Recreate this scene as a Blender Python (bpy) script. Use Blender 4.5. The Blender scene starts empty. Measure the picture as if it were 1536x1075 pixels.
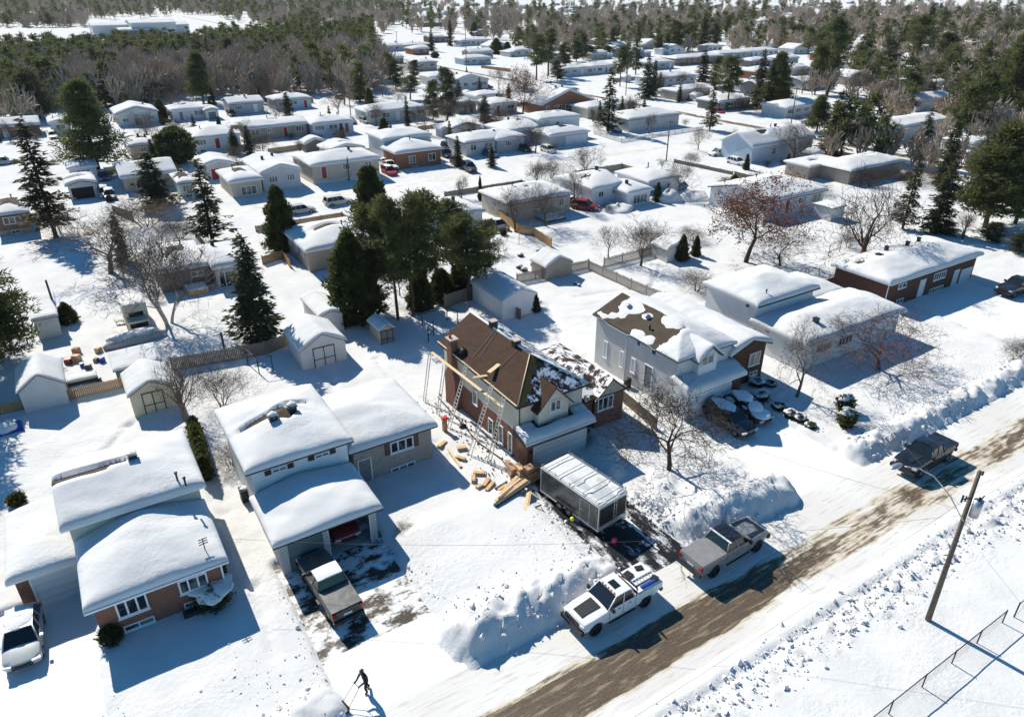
import bpy, bmesh, math, random
import numpy as np
from mathutils import Vector, Matrix, Quaternion
R = math.radians
S = bpy.context.scene
C = S.collection

# ---------------------------------------------------------------- camera, sky, sun, exposure
CAM_H = 33.0
F_PX, CX, CY = 1079.0, 768.0, 537.5          # focal length and centre of the 1536 x 1075 photograph
PITCH = math.atan(565 / 1079.0)
YAW = R(57.8)
cam_d = bpy.data.cameras.new('camera')
cam = bpy.data.objects.new('camera', cam_d)
C.objects.link(cam)
cam.location = (0, 0, CAM_H)
cam.rotation_euler = (R(90) - PITCH, 0, YAW - R(90))
cam_d.sensor_width = 36.0
cam_d.lens = F_PX / 1536 * 36
cam_d.clip_start = 0.5
cam_d.clip_end = 20000
S.camera = cam

SUN_ELEV, SHADOW_DIR = 39.5, -82.0
W = bpy.data.worlds.new('World'); S.world = W; W.use_nodes = True
wn = W.node_tree.nodes; wl = W.node_tree.links
bg = wn['Background']
sky = wn.new('ShaderNodeTexSky'); sky.sky_type = 'NISHITA'; sky.sun_disc = False
sky.sun_elevation = R(SUN_ELEV)
sky.sun_rotation = R(90 - (SHADOW_DIR + 180))
sky.air_density = 1.0; sky.dust_density = 0.4; sky.ozone_density = 2.0; sky.altitude = 200
tint = wn.new('ShaderNodeMix'); tint.data_type = 'RGBA'; tint.blend_type = 'MULTIPLY'; tint.inputs[0].default_value = 1
tint.inputs[7].default_value = (.40, 1.03, 1.36, 1)          # cool white balance of the photograph
wl.new(sky.outputs[0], tint.inputs[6]); wl.new(tint.outputs[2], bg.inputs[0]); bg.inputs[1].default_value = 0.063
sun_d = bpy.data.lights.new('sun', 'SUN'); sun_d.energy = 4.8; sun_d.angle = R(0.5); sun_d.color = (1.0, 0.935, 0.81)
sun = bpy.data.objects.new('sun', sun_d); C.objects.link(sun)
_d = Vector((math.cos(R(SHADOW_DIR)) * math.cos(R(SUN_ELEV)), math.sin(R(SHADOW_DIR)) * math.cos(R(SUN_ELEV)), -math.sin(R(SUN_ELEV))))
sun.rotation_euler = _d.to_track_quat('-Z', 'Y').to_euler()
S.view_settings.view_transform = 'Standard'; S.view_settings.look = 'None'
S.view_settings.exposure = 0.58; S.view_settings.gamma = 1.0
S.cycles.max_bounces = 5; S.cycles.diffuse_bounces = 3; S.cycles.glossy_bounces = 2
S.cycles.transmission_bounces = 2; S.cycles.transparent_max_bounces = 4; S.cycles.volume_bounces = 0

# ---------------------------------------------------------------- pixel -> place
_c, _s = math.cos(PITCH), math.sin(PITCH)
def ray(px, py):
    u = (px - CX) / F_PX; v = (py - CY) / F_PX
    f = _c - v * _s; z = -(_s + v * _c)
    return (u * math.sin(YAW) + f * math.cos(YAW), -u * math.cos(YAW) + f * math.sin(YAW), z)
def P(px, py, z=0.0):
    d = ray(px, py); k = (z - CAM_H) / d[2]
    return (d[0] * k, d[1] * k)
def PY(px, py, y):                           # on the plane y = const -> x, z
    d = ray(px, py); k = y / d[1]
    return (d[0] * k, CAM_H + d[2] * k)
def PX(px, py, x):                           # on the plane x = const -> y, z
    d = ray(px, py); k = x / d[0]
    return (d[1] * k, CAM_H + d[2] * k)
def pix(x, y, z=0.0):
    X = x * math.sin(YAW) - y * math.cos(YAW); Y = x * math.cos(YAW) + y * math.sin(YAW); Z = z - CAM_H
    dep = Y * _c - Z * _s; up = Y * _s + Z * _c
    if dep < 1: return (-9999, -9999)
    return (CX + F_PX * X / dep, CY - F_PX * up / dep)
CROP = {'A': (0, 0), 'B': (380, 0), 'C': (760, 0), 'D': (1136, 0), 'E': (0, 260), 'F': (380, 260), 'G': (760, 260), 'H': (1136, 260),
        '1': (0, 520), '2': (300, 540), '3': (620, 440), '4': (860, 400), '5': (1136, 520), '6': (0, 795), '7': (380, 795), '8': (760, 680), '9': (1136, 795)}
def K(c, x, y):
    o = CROP[c]; return (o[0] + x / 3.84, o[1] + y / 3.84)
def height_at(base, top, z0=0.0):            # height of a thing from the pixels of its foot and its top
    d0 = ray(*base); d1 = ray(*top)
    f = lambda d: (d[0] * math.cos(YAW) + d[1] * math.sin(YAW)) / -d[2]
    return CAM_H - (CAM_H - z0) * f(d0) / f(d1)

# ---------------------------------------------------------------- materials
MATS = {}
class NT:
    def __init__(s, name):
        s.m = bpy.data.materials.new(name); s.m.use_nodes = True
        s.t = s.m.node_tree; s.n = s.t.nodes; s.l = s.t.links; s.b = s.n['Principled BSDF']
        MATS[name] = s.m
    def new(s, k, **kw):
        n = s.n.new(k)
        for a, v in kw.items(): setattr(n, a, v)
        return n
    def put(s, sock, v):
        if isinstance(v, bpy.types.NodeSocket): s.l.new(v, sock)
        elif isinstance(v, (tuple, list)) and len(v) == 3 and sock.type == 'RGBA': sock.default_value = (*v, 1)
        else: sock.default_value = v
    def pos(s):
        return s.new('ShaderNodeNewGeometry').outputs['Position']
    def obj(s):
        return s.new('ShaderNodeTexCoord').outputs['Object']
    def scale(s, vec, sc):
        n = s.new('ShaderNodeMapping'); s.put(n.inputs[0], vec); n.inputs['Scale'].default_value = sc; return n.outputs[0]
    def noise(s, vec, scale, detail=3, rough=0.55):
        n = s.new('ShaderNodeTexNoise'); s.put(n.inputs['Vector'], vec); n.inputs['Scale'].default_value = scale
        n.inputs['Detail'].default_value = detail; n.inputs['Roughness'].default_value = rough; return n.outputs[0]
    def math(s, op, a, b=0.0, clamp=False):
        n = s.new('ShaderNodeMath', operation=op, use_clamp=clamp); s.put(n.inputs[0], a); s.put(n.inputs[1], b); return n.outputs[0]
    def ramp(s, v, a, b, lo=0.0, hi=1.0):    # smooth map a..b -> lo..hi
        n = s.new('ShaderNodeMapRange', interpolation_type='SMOOTHSTEP'); s.put(n.inputs[0], v)
        n.inputs[1].default_value = a; n.inputs[2].default_value = b; n.inputs[3].default_value = lo; n.inputs[4].default_value = hi
        return n.outputs[0]
    def mix(s, f, a, b):
        n = s.new('ShaderNodeMix', data_type='RGBA'); s.put(n.inputs[0], f); s.put(n.inputs[6], a); s.put(n.inputs[7], b); return n.outputs[2]
    def sep(s, v):
        n = s.new('ShaderNodeSeparateXYZ'); s.put(n.inputs[0], v); return n.outputs
    def bump(s, h, strength=0.5, dist=0.1, normal=None):
        n = s.new('ShaderNodeBump'); s.put(n.inputs['Height'], h); n.inputs['Strength'].default_value = strength
        n.inputs['Distance'].default_value = dist
        if normal is not None: s.put(n.inputs['Normal'], normal)
        return n.outputs[0]
    def out(s, col, rough=0.8, normal=None, metal=0.0, spec=0.5):
        s.put(s.b.inputs['Base Color'], col); s.put(s.b.inputs['Roughness'], rough); s.b.inputs['Metallic'].default_value = metal
        s.b.inputs['Specular IOR Level'].default_value = spec
        if normal is not None: s.put(s.b.inputs['Normal'], normal)
        return s.m
def plain(name, col, rough=0.7, var=0.12, vs=3.0, metal=0.0, spec=0.4, bump=0.0):
    t = NT(name); p = t.pos()
    n = t.noise(p, vs, 3)
    c0 = tuple(max(0, x * (1 - var)) for x in col); c1 = tuple(min(1, x * (1 + var)) for x in col)
    t.out(t.mix(t.ramp(n, .3, .7), c0, c1), rough, t.bump(n, bump, .02) if bump else None, metal, spec)
    return t.m
def snow_mat(name, col=(.665, .665, .665), dirt=0.0, lump=0.25):
    t = NT(name); p = t.pos()
    a = t.noise(p, 0.35, 4); b = t.noise(p, 3.2, 5, .6); c = t.noise(p, 16, 3, .6)
    col2 = t.mix(t.ramp(a, .3, .7), tuple(x * .90 for x in col), col)
    col2 = t.mix(t.ramp(c, .35, .7, 0, .16), col2, tuple(x * .62 for x in col))
    if dirt:
        d = t.noise(t.scale(p, (1, .6, 1)), 1.1, 6, .72)
        col2 = t.mix(t.ramp(d, .62, .74, 0, dirt), col2, (.52, .45, .37))
    rg = t.ramp(t.noise(p, .16, 3), .42, .62, .25, 1.0)
    nb = t.bump(t.math('MULTIPLY', b, rg), lump, .22)
    nb = t.bump(t.math('MULTIPLY', c, rg), .3, .03, nb)
    t.out(col2, .85, nb, 0, .0)
    return t.m
snow_mat('snow_ground', dirt=.22, lump=.38)
snow_mat('snow_roof', (.675, .675, .675), lump=.26)
snow_mat('snow_shrub', (.74, .75, .76), lump=.4)

def road_mat(name, center, spread, strength, tan=(.50, .43, .33), along='x', lane=None):
    t = NT(name); p = t.pos(); sx = t.sep(p)
    ax, ac = (sx[0], sx[1]) if along == 'x' else (sx[1], sx[0])
    st = t.scale(p, (.16, 1.5, 1) if along == 'x' else (1.5, .16, 1))
    st2 = t.scale(p, (.55, 4.2, 1) if along == 'x' else (4.2, .55, 1))
    n1 = t.noise(st, 1.0, 5, .62); n2 = t.noise(st2, 1.0, 4, .6); n3 = t.noise(p, .09, 2)
    dist = t.math('ABSOLUTE', t.math('SUBTRACT', ac, center))
    band = t.ramp(dist, spread * .35, spread, 1, 0)
    fade = t.ramp(ax, 24, 38, 1, .52) if lane else 1.0
    v = t.math('ADD', t.math('MULTIPLY', band, t.math('MULTIPLY', fade, strength)), t.math('SUBTRACT', n1, .5))
    v = t.math('ADD', v, t.math('MULTIPLY', t.math('SUBTRACT', n2, .5), .9))
    v = t.math('ADD', v, t.math('MULTIPLY', t.math('SUBTRACT', t.noise(p, .5, 5, .7), .5), .55))
    asph = t.ramp(v, .36, .54)
    slush = t.ramp(v, .17, .44)
    lines = t.ramp(n2, .52, .66, 0, .55)
    base = t.mix(t.ramp(n3, .4, .6), (.66, .655, .64), (.59, .575, .55))
    base = t.mix(lines, base, (.47, .42, .36))
    col = t.mix(slush, base, tan)
    grain = t.noise(p, 14, 3, .7)
    acol = t.mix(t.ramp(grain, .3, .7), (.055, .040, .027), (.125, .092, .060))
    acol = t.mix(t.ramp(n2, .5, .7, 0, .6), acol, (.34, .27, .18))
    col = t.mix(asph, col, acol)
    hgt = t.math('ADD', t.math('MULTIPLY', n2, .6), t.math('MULTIPLY', grain, .15))
    t.out(col, t.math('SUBTRACT', .85, t.math('MULTIPLY', asph, .25)), t.bump(hgt, .5, .06), 0, .3)
    return t.m
road_mat('road_packed', 19.6, 1.95, .88, lane=True)
road_mat('street_packed', 121.0, 3.0, .20)
road_mat('collector_packed', 154.0, 2.6, .60, along='y')

def patchy(name, thr, dark, light=(.70, .70, .70), scale=.8, stretch=(1, .45, 1), soft=.07, wet=.35):
    t = NT(name); p = t.pos()
    n = t.noise(t.scale(p, stretch), scale, 6, .68); g = t.noise(p, 9, 4, .7)
    v = t.math('ADD', n, t.math('MULTIPLY', t.math('SUBTRACT', g, .5), .22))
    f = t.ramp(v, thr - soft, thr + soft)
    t.out(t.mix(f, light, dark), t.mix(f, (.8, .8, .8), (wet,) * 3), t.bump(t.math('SUBTRACT', g, t.math('MULTIPLY', f, .6)), .5, .05), 0, .15)
    return t.m
patchy('drive_asphalt', .44, (.016, .017, .02), (.62, .63, .65), .9, (1, .35, 1))
patchy('drive_pavers', .50, (.045, .032, .024), (.72, .72, .72), .95, (.6, 1.0, 1))
patchy('drive_snow', .74, (.34, .25, .17), (.72, .715, .70), .9, (1, .5, 1), .12, .7)
patchy('roof_dark_snow', .49, (.018, .019, .024), (.62, .66, .72), 1.5, (1, 1, 1), .035, .6)
patchy('roof_dark_dust', .40, (.014, .015, .018), (.5, .53, .58), .9, (1, 1, 1), .04, .6)
patchy('roof_brown_snow', .50, (.045, .026, .02), (.8, .8, .82), 1.3, (1, 1, 1), .03, .8)

def brick_mat(name, c1, c2, mortar, sc=1.0):
    t = NT(name); o = t.pos(); s = t.sep(o)
    cmb = t.new('ShaderNodeCombineXYZ'); t.put(cmb.inputs[0], t.math('ADD', s[0], s[1])); t.put(cmb.inputs[1], s[2])
    b = t.new('ShaderNodeTexBrick'); t.l.new(cmb.outputs[0], b.inputs['Vector'])
    b.inputs['Scale'].default_value = 3.2 * sc; b.inputs['Mortar Size'].default_value = .018
    b.inputs['Brick Width'].default_value = .75; b.inputs['Row Height'].default_value = .24
    t.put(b.inputs['Color1'], c1); t.put(b.inputs['Color2'], c2); t.put(b.inputs['Mortar'], mortar)
    n = t.noise(o, 1.4, 5, .65)
    t.out(t.mix(t.ramp(n, .35, .75, 0, .38), b.outputs[0], tuple(x * .45 for x in c1)), .85, t.bump(b.outputs[1], -.4, .01), 0, .2)
    return t.m
brick_mat('brick_red', (.25, .105, .068), (.19, .078, .052), (.27, .20, .165))
brick_mat('brick_dark', (.14, .058, .036), (.09, .04, .028), (.13, .09, .07))
brick_mat('brick_grey', (.40, .345, .30), (.30, .25, .215), (.36, .33, .30))
brick_mat('brick_orange', (.36, .14, .075), (.29, .11, .06), (.32, .23, .17))
brick_mat('brick_brown', (.24, .15, .10), (.17, .105, .075), (.25, .2, .17))

def siding_mat(name, col, pitch=5.2, vertical=False):
    t = NT(name); p = t.pos(); s = t.sep(p)
    z = t.math('ADD', s[0], s[1]) if vertical else s[2]
    w = t.math('FRACT', t.math('MULTIPLY', z, pitch))
    n = t.noise(p, .8, 4)
    line = t.ramp(w, 0.0, .16, .72, 1.0)
    base = t.mix(t.ramp(n, .35, .7), tuple(x * .90 for x in col), col)
    t.out(t.mix(line, tuple(x * .5 for x in col), base), .6, t.bump(w, .35, .02), 0, .3)
    return t.m
for nm, c in dict(siding_white=(.72, .73, .74), siding_cream=(.68, .61, .49), siding_grey=(.42, .43, .44), siding_beige=(.50, .44, .36),
                  siding_blue=(.46, .56, .64), siding_tan=(.38, .32, .26), siding_green=(.52, .55, .47), siding_dark=(.17, .16, .155),
                  siding_paleyellow=(.62, .57, .42), siding_light=(.60, .60, .585)).items():
    siding_mat(nm, c)
siding_mat('wood_fence', (.20, .165, .13), 6.5, True)
siding_mat('wood_fence_new', (.40, .235, .10), 6.5, True)
siding_mat('wood_fence_pale', (.34, .29, .235), 6.5, True)
siding_mat('garage_white', (.66, .67, .68), 2.0)
siding_mat('garage_grey', (.34, .35, .36), 2.0)
siding_mat('garage_teal', (.12, .16, .17), 2.0)

def shingle(name, c0, c1, rows=7.0):
    t = NT(name); p = t.pos(); s = t.sep(p)
    cmb = t.new('ShaderNodeCombineXYZ'); t.put(cmb.inputs[0], s[1]); t.put(cmb.inputs[1], t.math('ADD', s[2], t.math('MULTIPLY', s[0], .55)))
    b = t.new('ShaderNodeTexBrick'); t.l.new(cmb.outputs[0], b.inputs['Vector']); b.inputs['Scale'].default_value = rows
    b.inputs['Mortar Size'].default_value = .03; t.put(b.inputs['Color1'], c0); t.put(b.inputs['Color2'], c1); t.put(b.inputs['Mortar'], tuple(x * .5 for x in c0))
    n = t.noise(p, 1.1, 6, .72)
    t.out(t.mix(t.ramp(n, .45, .6, 0, .75), b.outputs[0], tuple(x * .7 for x in c0)), .9, t.bump(n, .4, .02), 0, .2)
    return t.m
shingle('shingle_brown', (.058, .031, .021), (.082, .044, .029))
shingle('shingle_greybrown', (.075, .058, .042), (.105, .08, .058))
shingle('shingle_dark', (.05, .045, .042), (.07, .06, .055))
shingle('shingle_olive', (.055, .05, .02), (.08, .07, .03))

plain('trim_white', (.74, .75, .76), .5, .04)
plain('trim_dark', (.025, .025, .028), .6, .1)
plain('trim_brown', (.10, .055, .035), .6, .1)
plain('door_grey', (.16, .18, .19), .5, .1)
plain('door_red', (.30, .012, .02), .45, .1)
plain('concrete', (.42, .40, .37), .9, .15, bump=.3)
plain('chimney_cap', (.45, .36, .30), .9, .1)
plain('metal_dark', (.03, .03, .033), .45, .1, metal=.3)
plain('metal_galv', (.45, .46, .47), .4, .1, metal=.8)
plain('aluminium', (.62, .62, .60), .45, .08, metal=.6)
plain('wood_new', (.56, .36, .19), .75, .22, 9)
plain('wood_plank', (.62, .47, .29), .7, .15, 9)
plain('wood_old', (.12, .095, .075), .85, .25, 5, bump=.4)
plain('cardboard', (.36, .21, .13), .85, .25, 4)
plain('dark_wrap', (.03, .03, .033), .5, .3)
plain('rubber', (.012, .012, .013), .8, .2)
plain('cloth_black', (.010, .011, .014), .85, .3, 9)
plain('skin', (.45, .27, .2), .6, .05)
plain('plastic_red', (.55, .02, .03), .4, .1)
plain('plastic_pink', (.75, .06, .11), .4, .1)
plain('plastic_yellow', (.75, .72, .05), .4, .1)
plain('plastic_blue', (.02, .06, .30), .4, .1)
plain('tarp_teal', (.05, .19, .21), .6, .15)
plain('debris_dark', (.03, .022, .018), .9, .4, 6)
plain('amber', (.75, .25, .02), .3, .05)
plain('tail_red', (.35, .01, .01), .25, .05)
plain('lens_clear', (.62, .64, .66), .12, .03)
plain('wire', (.06, .06, .065), .6, .1)
plain('wire_fine', (.22, .22, .23), .5, .1)
plain('soil_dark', (.045, .038, .03), .95, .3)

def paint(name, col, rough=.28, dirt=.15):
    t = NT(name); p = t.obj()
    n = t.noise(p, 2.2, 5, .65); z = t.sep(p)[2]
    d = t.math('MULTIPLY', t.ramp(n, .35, .75), t.ramp(z, .3, 1.2, 1.0, .35))
    c = t.mix(t.math('MULTIPLY', d, dirt * 3, True), col, (.42, .38, .33))
    t.out(c, t.math('ADD', rough, t.math('MULTIPLY', d, .3)), None, 0, .5)
    t.b.inputs['Coat Weight'].default_value = .35
    return t.m
paint('paint_white', (.78, .78, .77), .25, .12)
paint('paint_black', (.010, .011, .014), .2, .045)
paint('paint_grey', (.20, .20, .20), .35, .18)
paint('paint_silver', (.42, .44, .45), .3, .12)
paint('paint_darkgrey', (.06, .062, .065), .3, .12)
paint('paint_charcoal', (.045, .046, .05), .35, .14)
paint('paint_red', (.34, .012, .02), .3, .08)
paint('paint_maroon', (.10, .02, .03), .3, .1)
paint('paint_blue', (.04, .09, .20), .3, .1)
paint('paint_beige', (.52, .48, .40), .4, .15)
paint('trailer_side', (.045, .047, .05), .3, .22)
t = NT('glass_dark'); t.out((.012, .016, .02), .06, None, 0, .6)
t = NT('glass_house'); pn = t.noise(t.pos(), .8, 2); t.out(t.mix(t.ramp(pn, .45, .6), (.010, .014, .018), (.13, .15, .15)), .08, None, 0, .6)

def foliage(name, c0, c1, c2, sc=.9):
    t = NT(name); oi = t.new('ShaderNodeObjectInfo').outputs['Random']
    n = t.noise(t.pos(), sc, 4, .7); n2 = t.noise(t.pos(), 7, 2)
    c = t.mix(t.ramp(n, .32, .68), c0, c1)
    c = t.mix(t.ramp(n2, .52, .72, 0, .75), c, c2)
    c = t.mix(t.math('MULTIPLY', oi, .35), c, tuple(x * .6 for x in c1))
    t.out(c, .75, None, 0, .15)
    if name[:6] in ('needle', 'leaves'):     # thin needles and leaves let some light through
        tr = t.new('ShaderNodeBsdfTranslucent'); t.put(tr.inputs[0], c); mx = t.new('ShaderNodeMixShader'); mx.inputs[0].default_value = .45
        t.l.new(t.b.outputs[0], mx.inputs[1]); t.l.new(tr.outputs[0], mx.inputs[2]); t.l.new(mx.outputs[0], t.n['Material Output'].inputs[0])
    return t.m
foliage('needles_spruce', (.045, .056, .030), (.095, .105, .045), (.17, .155, .07))
foliage('needles_pine', (.060, .076, .034), (.135, .148, .050), (.27, .255, .08))
foliage('needles_cedar', (.046, .062, .024), (.10, .115, .034), (.20, .185, .06))
foliage('needles_brownish', (.055, .05, .026), (.11, .09, .042), (.15, .11, .05))
foliage('leaves_rust', (.14, .050, .03), (.22, .085, .045), (.10, .045, .03))
foliage('bark_brown', (.075, .050, .035), (.13, .088, .062), (.18, .125, .09), 2)
foliage('bark_grey', (.10, .075, .058), (.17, .13, .10), (.24, .19, .15), 2)
foliage('bark_birch', (.36, .31, .26), (.55, .49, .43), (.62, .57, .52), 2)
foliage('bark_dark', (.030, .021, .018), (.06, .042, .034), (.09, .065, .055), 2)
foliage('bark_purple', (.085, .043, .043), (.12, .065, .06), (.16, .10, .09), 2)
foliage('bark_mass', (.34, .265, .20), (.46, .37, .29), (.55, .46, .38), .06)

# ---------------------------------------------------------------- mesh helpers
class MB:
    def __init__(s): s.v = []; s.f = []; s.mi = []; s.cur = 0; s.sm = []
    def add(s, vs, fs, smooth=False):
        o = len(s.v); s.v.extend(vs)
        for f in fs: s.f.append(tuple(i + o for i in f)); s.mi.append(s.cur); s.sm.append(smooth)
        return s
    def box(s, x0, y0, z0, x1, y1, z1):
        return s.add([(x0, y0, z0), (x1, y0, z0), (x1, y1, z0), (x0, y1, z0), (x0, y0, z1), (x1, y0, z1), (x1, y1, z1), (x0, y1, z1)],
                     [(0, 3, 2, 1), (4, 5, 6, 7), (0, 1, 5, 4), (1, 2, 6, 5), (2, 3, 7, 6), (3, 0, 4, 7)])
    def obox(s, c, size, rz=0, rx=0, ry=0):
        M = Matrix.Translation(c) @ Matrix.Rotation(rz, 4, 'Z') @ Matrix.Rotation(ry, 4, 'Y') @ Matrix.Rotation(rx, 4, 'X')
        a, b, d = size[0] / 2, size[1] / 2, size[2] / 2
        vs = [tuple(M @ Vector(p)) for p in [(-a, -b, -d), (a, -b, -d), (a, b, -d), (-a, b, -d), (-a, -b, d), (a, -b, d), (a, b, d), (-a, b, d)]]
        return s.add(vs, [(0, 3, 2, 1), (4, 5, 6, 7), (0, 1, 5, 4), (1, 2, 6, 5), (2, 3, 7, 6), (3, 0, 4, 7)])
    def tube(s, p, q, r0, r1=None, n=6, cap=True):
        if r1 is None: r1 = r0
        p = Vector(p); q = Vector(q); d = q - p
        if d.length < 1e-6: return s
        d.normalize(); a = d.orthogonal().normalized(); b = d.cross(a)
        vs = []
        for c, r in ((p, r0), (q, r1)):
            for i in range(n):
                t = 2 * math.pi * i / n; vs.append(tuple(c + a * (r * math.cos(t)) + b * (r * math.sin(t))))
        fs = [(i, (i + 1) % n, n + (i + 1) % n, n + i) for i in range(n)]
        if cap: fs += [tuple(range(n - 1, -1, -1)), tuple(range(n, 2 * n))]
        return s.add(vs, fs, n > 4)
    def prism(s, poly, z0, z1):              # poly in xy
        n = len(poly)
        return s.add([(x, y, z0) for x, y in poly] + [(x, y, z1) for x, y in poly],
                     [tuple(range(n - 1, -1, -1)), tuple(range(n, 2 * n))] + [(i, (i + 1) % n, n + (i + 1) % n, n + i) for i in range(n)])
    def blob(s, c, r, seed=0, n=14, m=8, lump=.2):
        rnd = random.Random(seed); vs = []; fs = []
        ph = [rnd.uniform(0, 6.28) for _ in range(6)]
        for j in range(m + 1):
            th = math.pi * j / m
            for i in range(n):
                f = 2 * math.pi * i / n
                k = 1 + lump * (math.sin(3 * f + ph[0] + th * 2) * .4 + math.sin(5 * f + ph[1] - th * 3) * .3 + math.sin(2 * f + 4 * th + ph[2]) * .4)
                vs.append((c[0] + r[0] * k * math.sin(th) * math.cos(f), c[1] + r[1] * k * math.sin(th) * math.sin(f), c[2] + r[2] * k * math.cos(th)))
        for j in range(m):
            for i in range(n): fs.append((j * n + i, (j + 1) * n + i, (j + 1) * n + (i + 1) % n, j * n + (i + 1) % n))
        return s.add(vs, fs, True)
    def mesh(s, name, mats):
        me = bpy.data.meshes.new(name); me.from_pydata(s.v, [], s.f)
        for m in mats: me.materials.append(MATS[m])
        if len(mats) > 1: me.polygons.foreach_set('material_index', s.mi)
        me.polygons.foreach_set('use_smooth', s.sm); me.update()
        return me
    def build(s, name, mat, parent=None, loc=None, rz=0.0, label=None):
        mats = [mat] if isinstance(mat, str) else mat
        o = bpy.data.objects.new(name, s.mesh(name, mats)); C.objects.link(o)
        if parent is not None: o.parent = parent
        if loc is not None: o.location = loc
        if rz: o.rotation_euler.z = rz
        if label: o['label'] = label
        return o
def np_mesh(name, V, Fq, mats, smooth=False, mi=None):
    me = bpy.data.meshes.new(name); V = np.asarray(V, dtype=np.float32); Fq = np.asarray(Fq, dtype=np.int32)
    k = Fq.shape[1]
    me.vertices.add(len(V)); me.vertices.foreach_set('co', V.ravel())
    me.loops.add(Fq.size); me.loops.foreach_set('vertex_index', Fq.ravel())
    me.polygons.add(len(Fq)); me.polygons.foreach_set('loop_start', np.arange(0, Fq.size, k, dtype=np.int32))
    me.polygons.foreach_set('loop_total', np.full(len(Fq), k, dtype=np.int32))
    for m in mats: me.materials.append(MATS[m])
    if mi is not None: me.polygons.foreach_set('material_index', np.asarray(mi, dtype=np.int32))
    me.polygons.foreach_set('use_smooth', np.full(len(Fq), smooth)); me.update(calc_edges=True); me.validate()
    return me
def tag(o, label=None, cat=None, group=None, kind=None):
    if label: o['label'] = label
    if cat: o['category'] = cat
    if group: o['group'] = group
    if kind: o['kind'] = kind
    return o
def thing(name, label, cat, loc=(0, 0, 0), rz=0.0, group=None):
    o = bpy.data.objects.new(name, None); C.objects.link(o); o.location = loc; o.rotation_euler.z = rz
    o.empty_display_size = .3
    return tag(o, label, cat, group)
def copy_tree(o, parent=None):
    c = o.copy(); C.objects.link(c)
    if parent is not None: c.parent = parent
    for ch in list(o.children): copy_tree(ch, c)
    return c
# value noise
_rs = np.random.RandomState(7); _L = _rs.rand(256, 256)
def vnoise(x, y):
    xi = np.floor(x).astype(int); yi = np.floor(y).astype(int); fx = x - xi; fy = y - yi
    fx = fx * fx * (3 - 2 * fx); fy = fy * fy * (3 - 2 * fy)
    a = _L[xi % 256, yi % 256]; b = _L[(xi + 1) % 256, yi % 256]; c = _L[xi % 256, (yi + 1) % 256]; d = _L[(xi + 1) % 256, (yi + 1) % 256]
    return (a * (1 - fx) + b * fx) * (1 - fy) + (c * (1 - fx) + d * fx) * fy
def fbm(x, y, o=4):
    s = 0; a = .5
    for i in range(o): s = s + a * vnoise(x * 2 ** i + 17 * i, y * 2 ** i + 31 * i); a *= .5
    return s
def sstep(a, b, x):
    t = np.clip((x - a) / (b - a), 0, 1); return t * t * (3 - 2 * t)

# ---------------------------------------------------------------- ground, roads, driveways
def axis(lo, hi, step, far_lo, far_hi, g=1.09):
    a = list(np.arange(lo, hi, step)); s = step; x = a[-1]
    while x < far_hi: s = min(s * g, 60); x += s; a.append(x)
    b = []; s = step; x = lo
    while x > far_lo: s = min(s * g, 60); x -= s; b.append(x)
    return np.array(b[::-1] + a)
GX = axis(-13, 72, .24, -900, 2600); GY = axis(8.5, 60, .24, -300, 2600)
# cleared places: x0, y0, x1, y1, material or None (lowered snow only)
CLEAR = [(-40, 17.4, 200, 23.6, 'road'),
         (-9.7, 23.4, -4.75, 41.5, 'drive_snow'), (5.7, 23.4, 12.2, 28.5, 'drive_snow'), (5.7, 28.5, 12.2, 37.2, 'drive_pavers'),
         (23.7, 23.4, 28.7, 37.2, 'drive_asphalt'), (39.6, 23.4, 46.6, 37.3, 'drive_snow'), (79, 23.4, 92, 41, 'drive_snow'),
         (-60, 117.2, 400, 124.6, 'street'), (150.4, -60, 157.6, 900, 'collector')]
BANKS = [  # x0, y0, x1, y1, half width, height, roughness
    (13.4, 25.6, 22.4, 25.3, 1.6, 1.5, .75), (13.6, 26.2, 16.5, 26.6, 1.8, 1.2, .3),
    (30.6, 26.0, 38.3, 25.5, 1.9, 1.55, .6), (30.2, 28.6, 32.5, 30.6, 1.4, .5, .6), (29.6, 33.5, 31.5, 36.5, 1.3, .9, .4),
    (47.8, 25.2, 64.5, 25.2, 1.15, 1.05, .9), (67, 25.2, 78, 25.2, 1.2, 1.0, .9), (93, 25.2, 140, 25.2, 1.2, 1.0, .9),
    (1.6, 25.0, 4.7, 25.6, 1.3, .9, .6), (-4.4, 25.0, 1.6, 24.9, .9, .35, 1.0), (-30, 25, -10.6, 25, 1.2, .8, .8),
    (-4.3, 27, -4.3, 40, .35, .22, .2), (5.2, 27, 5.2, 35, .5, .16, .3), (12.7, 27, 12.7, 33, .5, .22, .3), (23.1, 27, 23.3, 33.4, .5, .30, .8),
    (27.3, 25.4, 27.6, 30.5, .24, .17, .5), (29.3, 26.5, 29.3, 30, .45, .35, 1.4), (38.9, 26, 38.9, 31, .5, .3, 1.2), (47.1, 26.5, 47.1, 31, .5, .3, 1.2)]
rb = random.Random(5)
for yb in (115.4, 126.3):
    xx = -50
    while xx < 330:
        L = rb.uniform(6, 13)
        if not 147 < xx < 162: BANKS.append((xx, yb, xx + L, yb, 1.2, rb.uniform(.7, 1.4), .8))
        xx += L + rb.uniform(4, 9)
for xb in (148.6, 159.4):
    yy = 30
    while yy < 500:
        L = rb.uniform(8, 20)
        if not 108 < yy < 130: BANKS.append((xb, yy, xb, yy + L, 1.3, rb.uniform(.5, 1.2), .7))
        yy += L + rb.uniform(3, 8)
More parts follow.
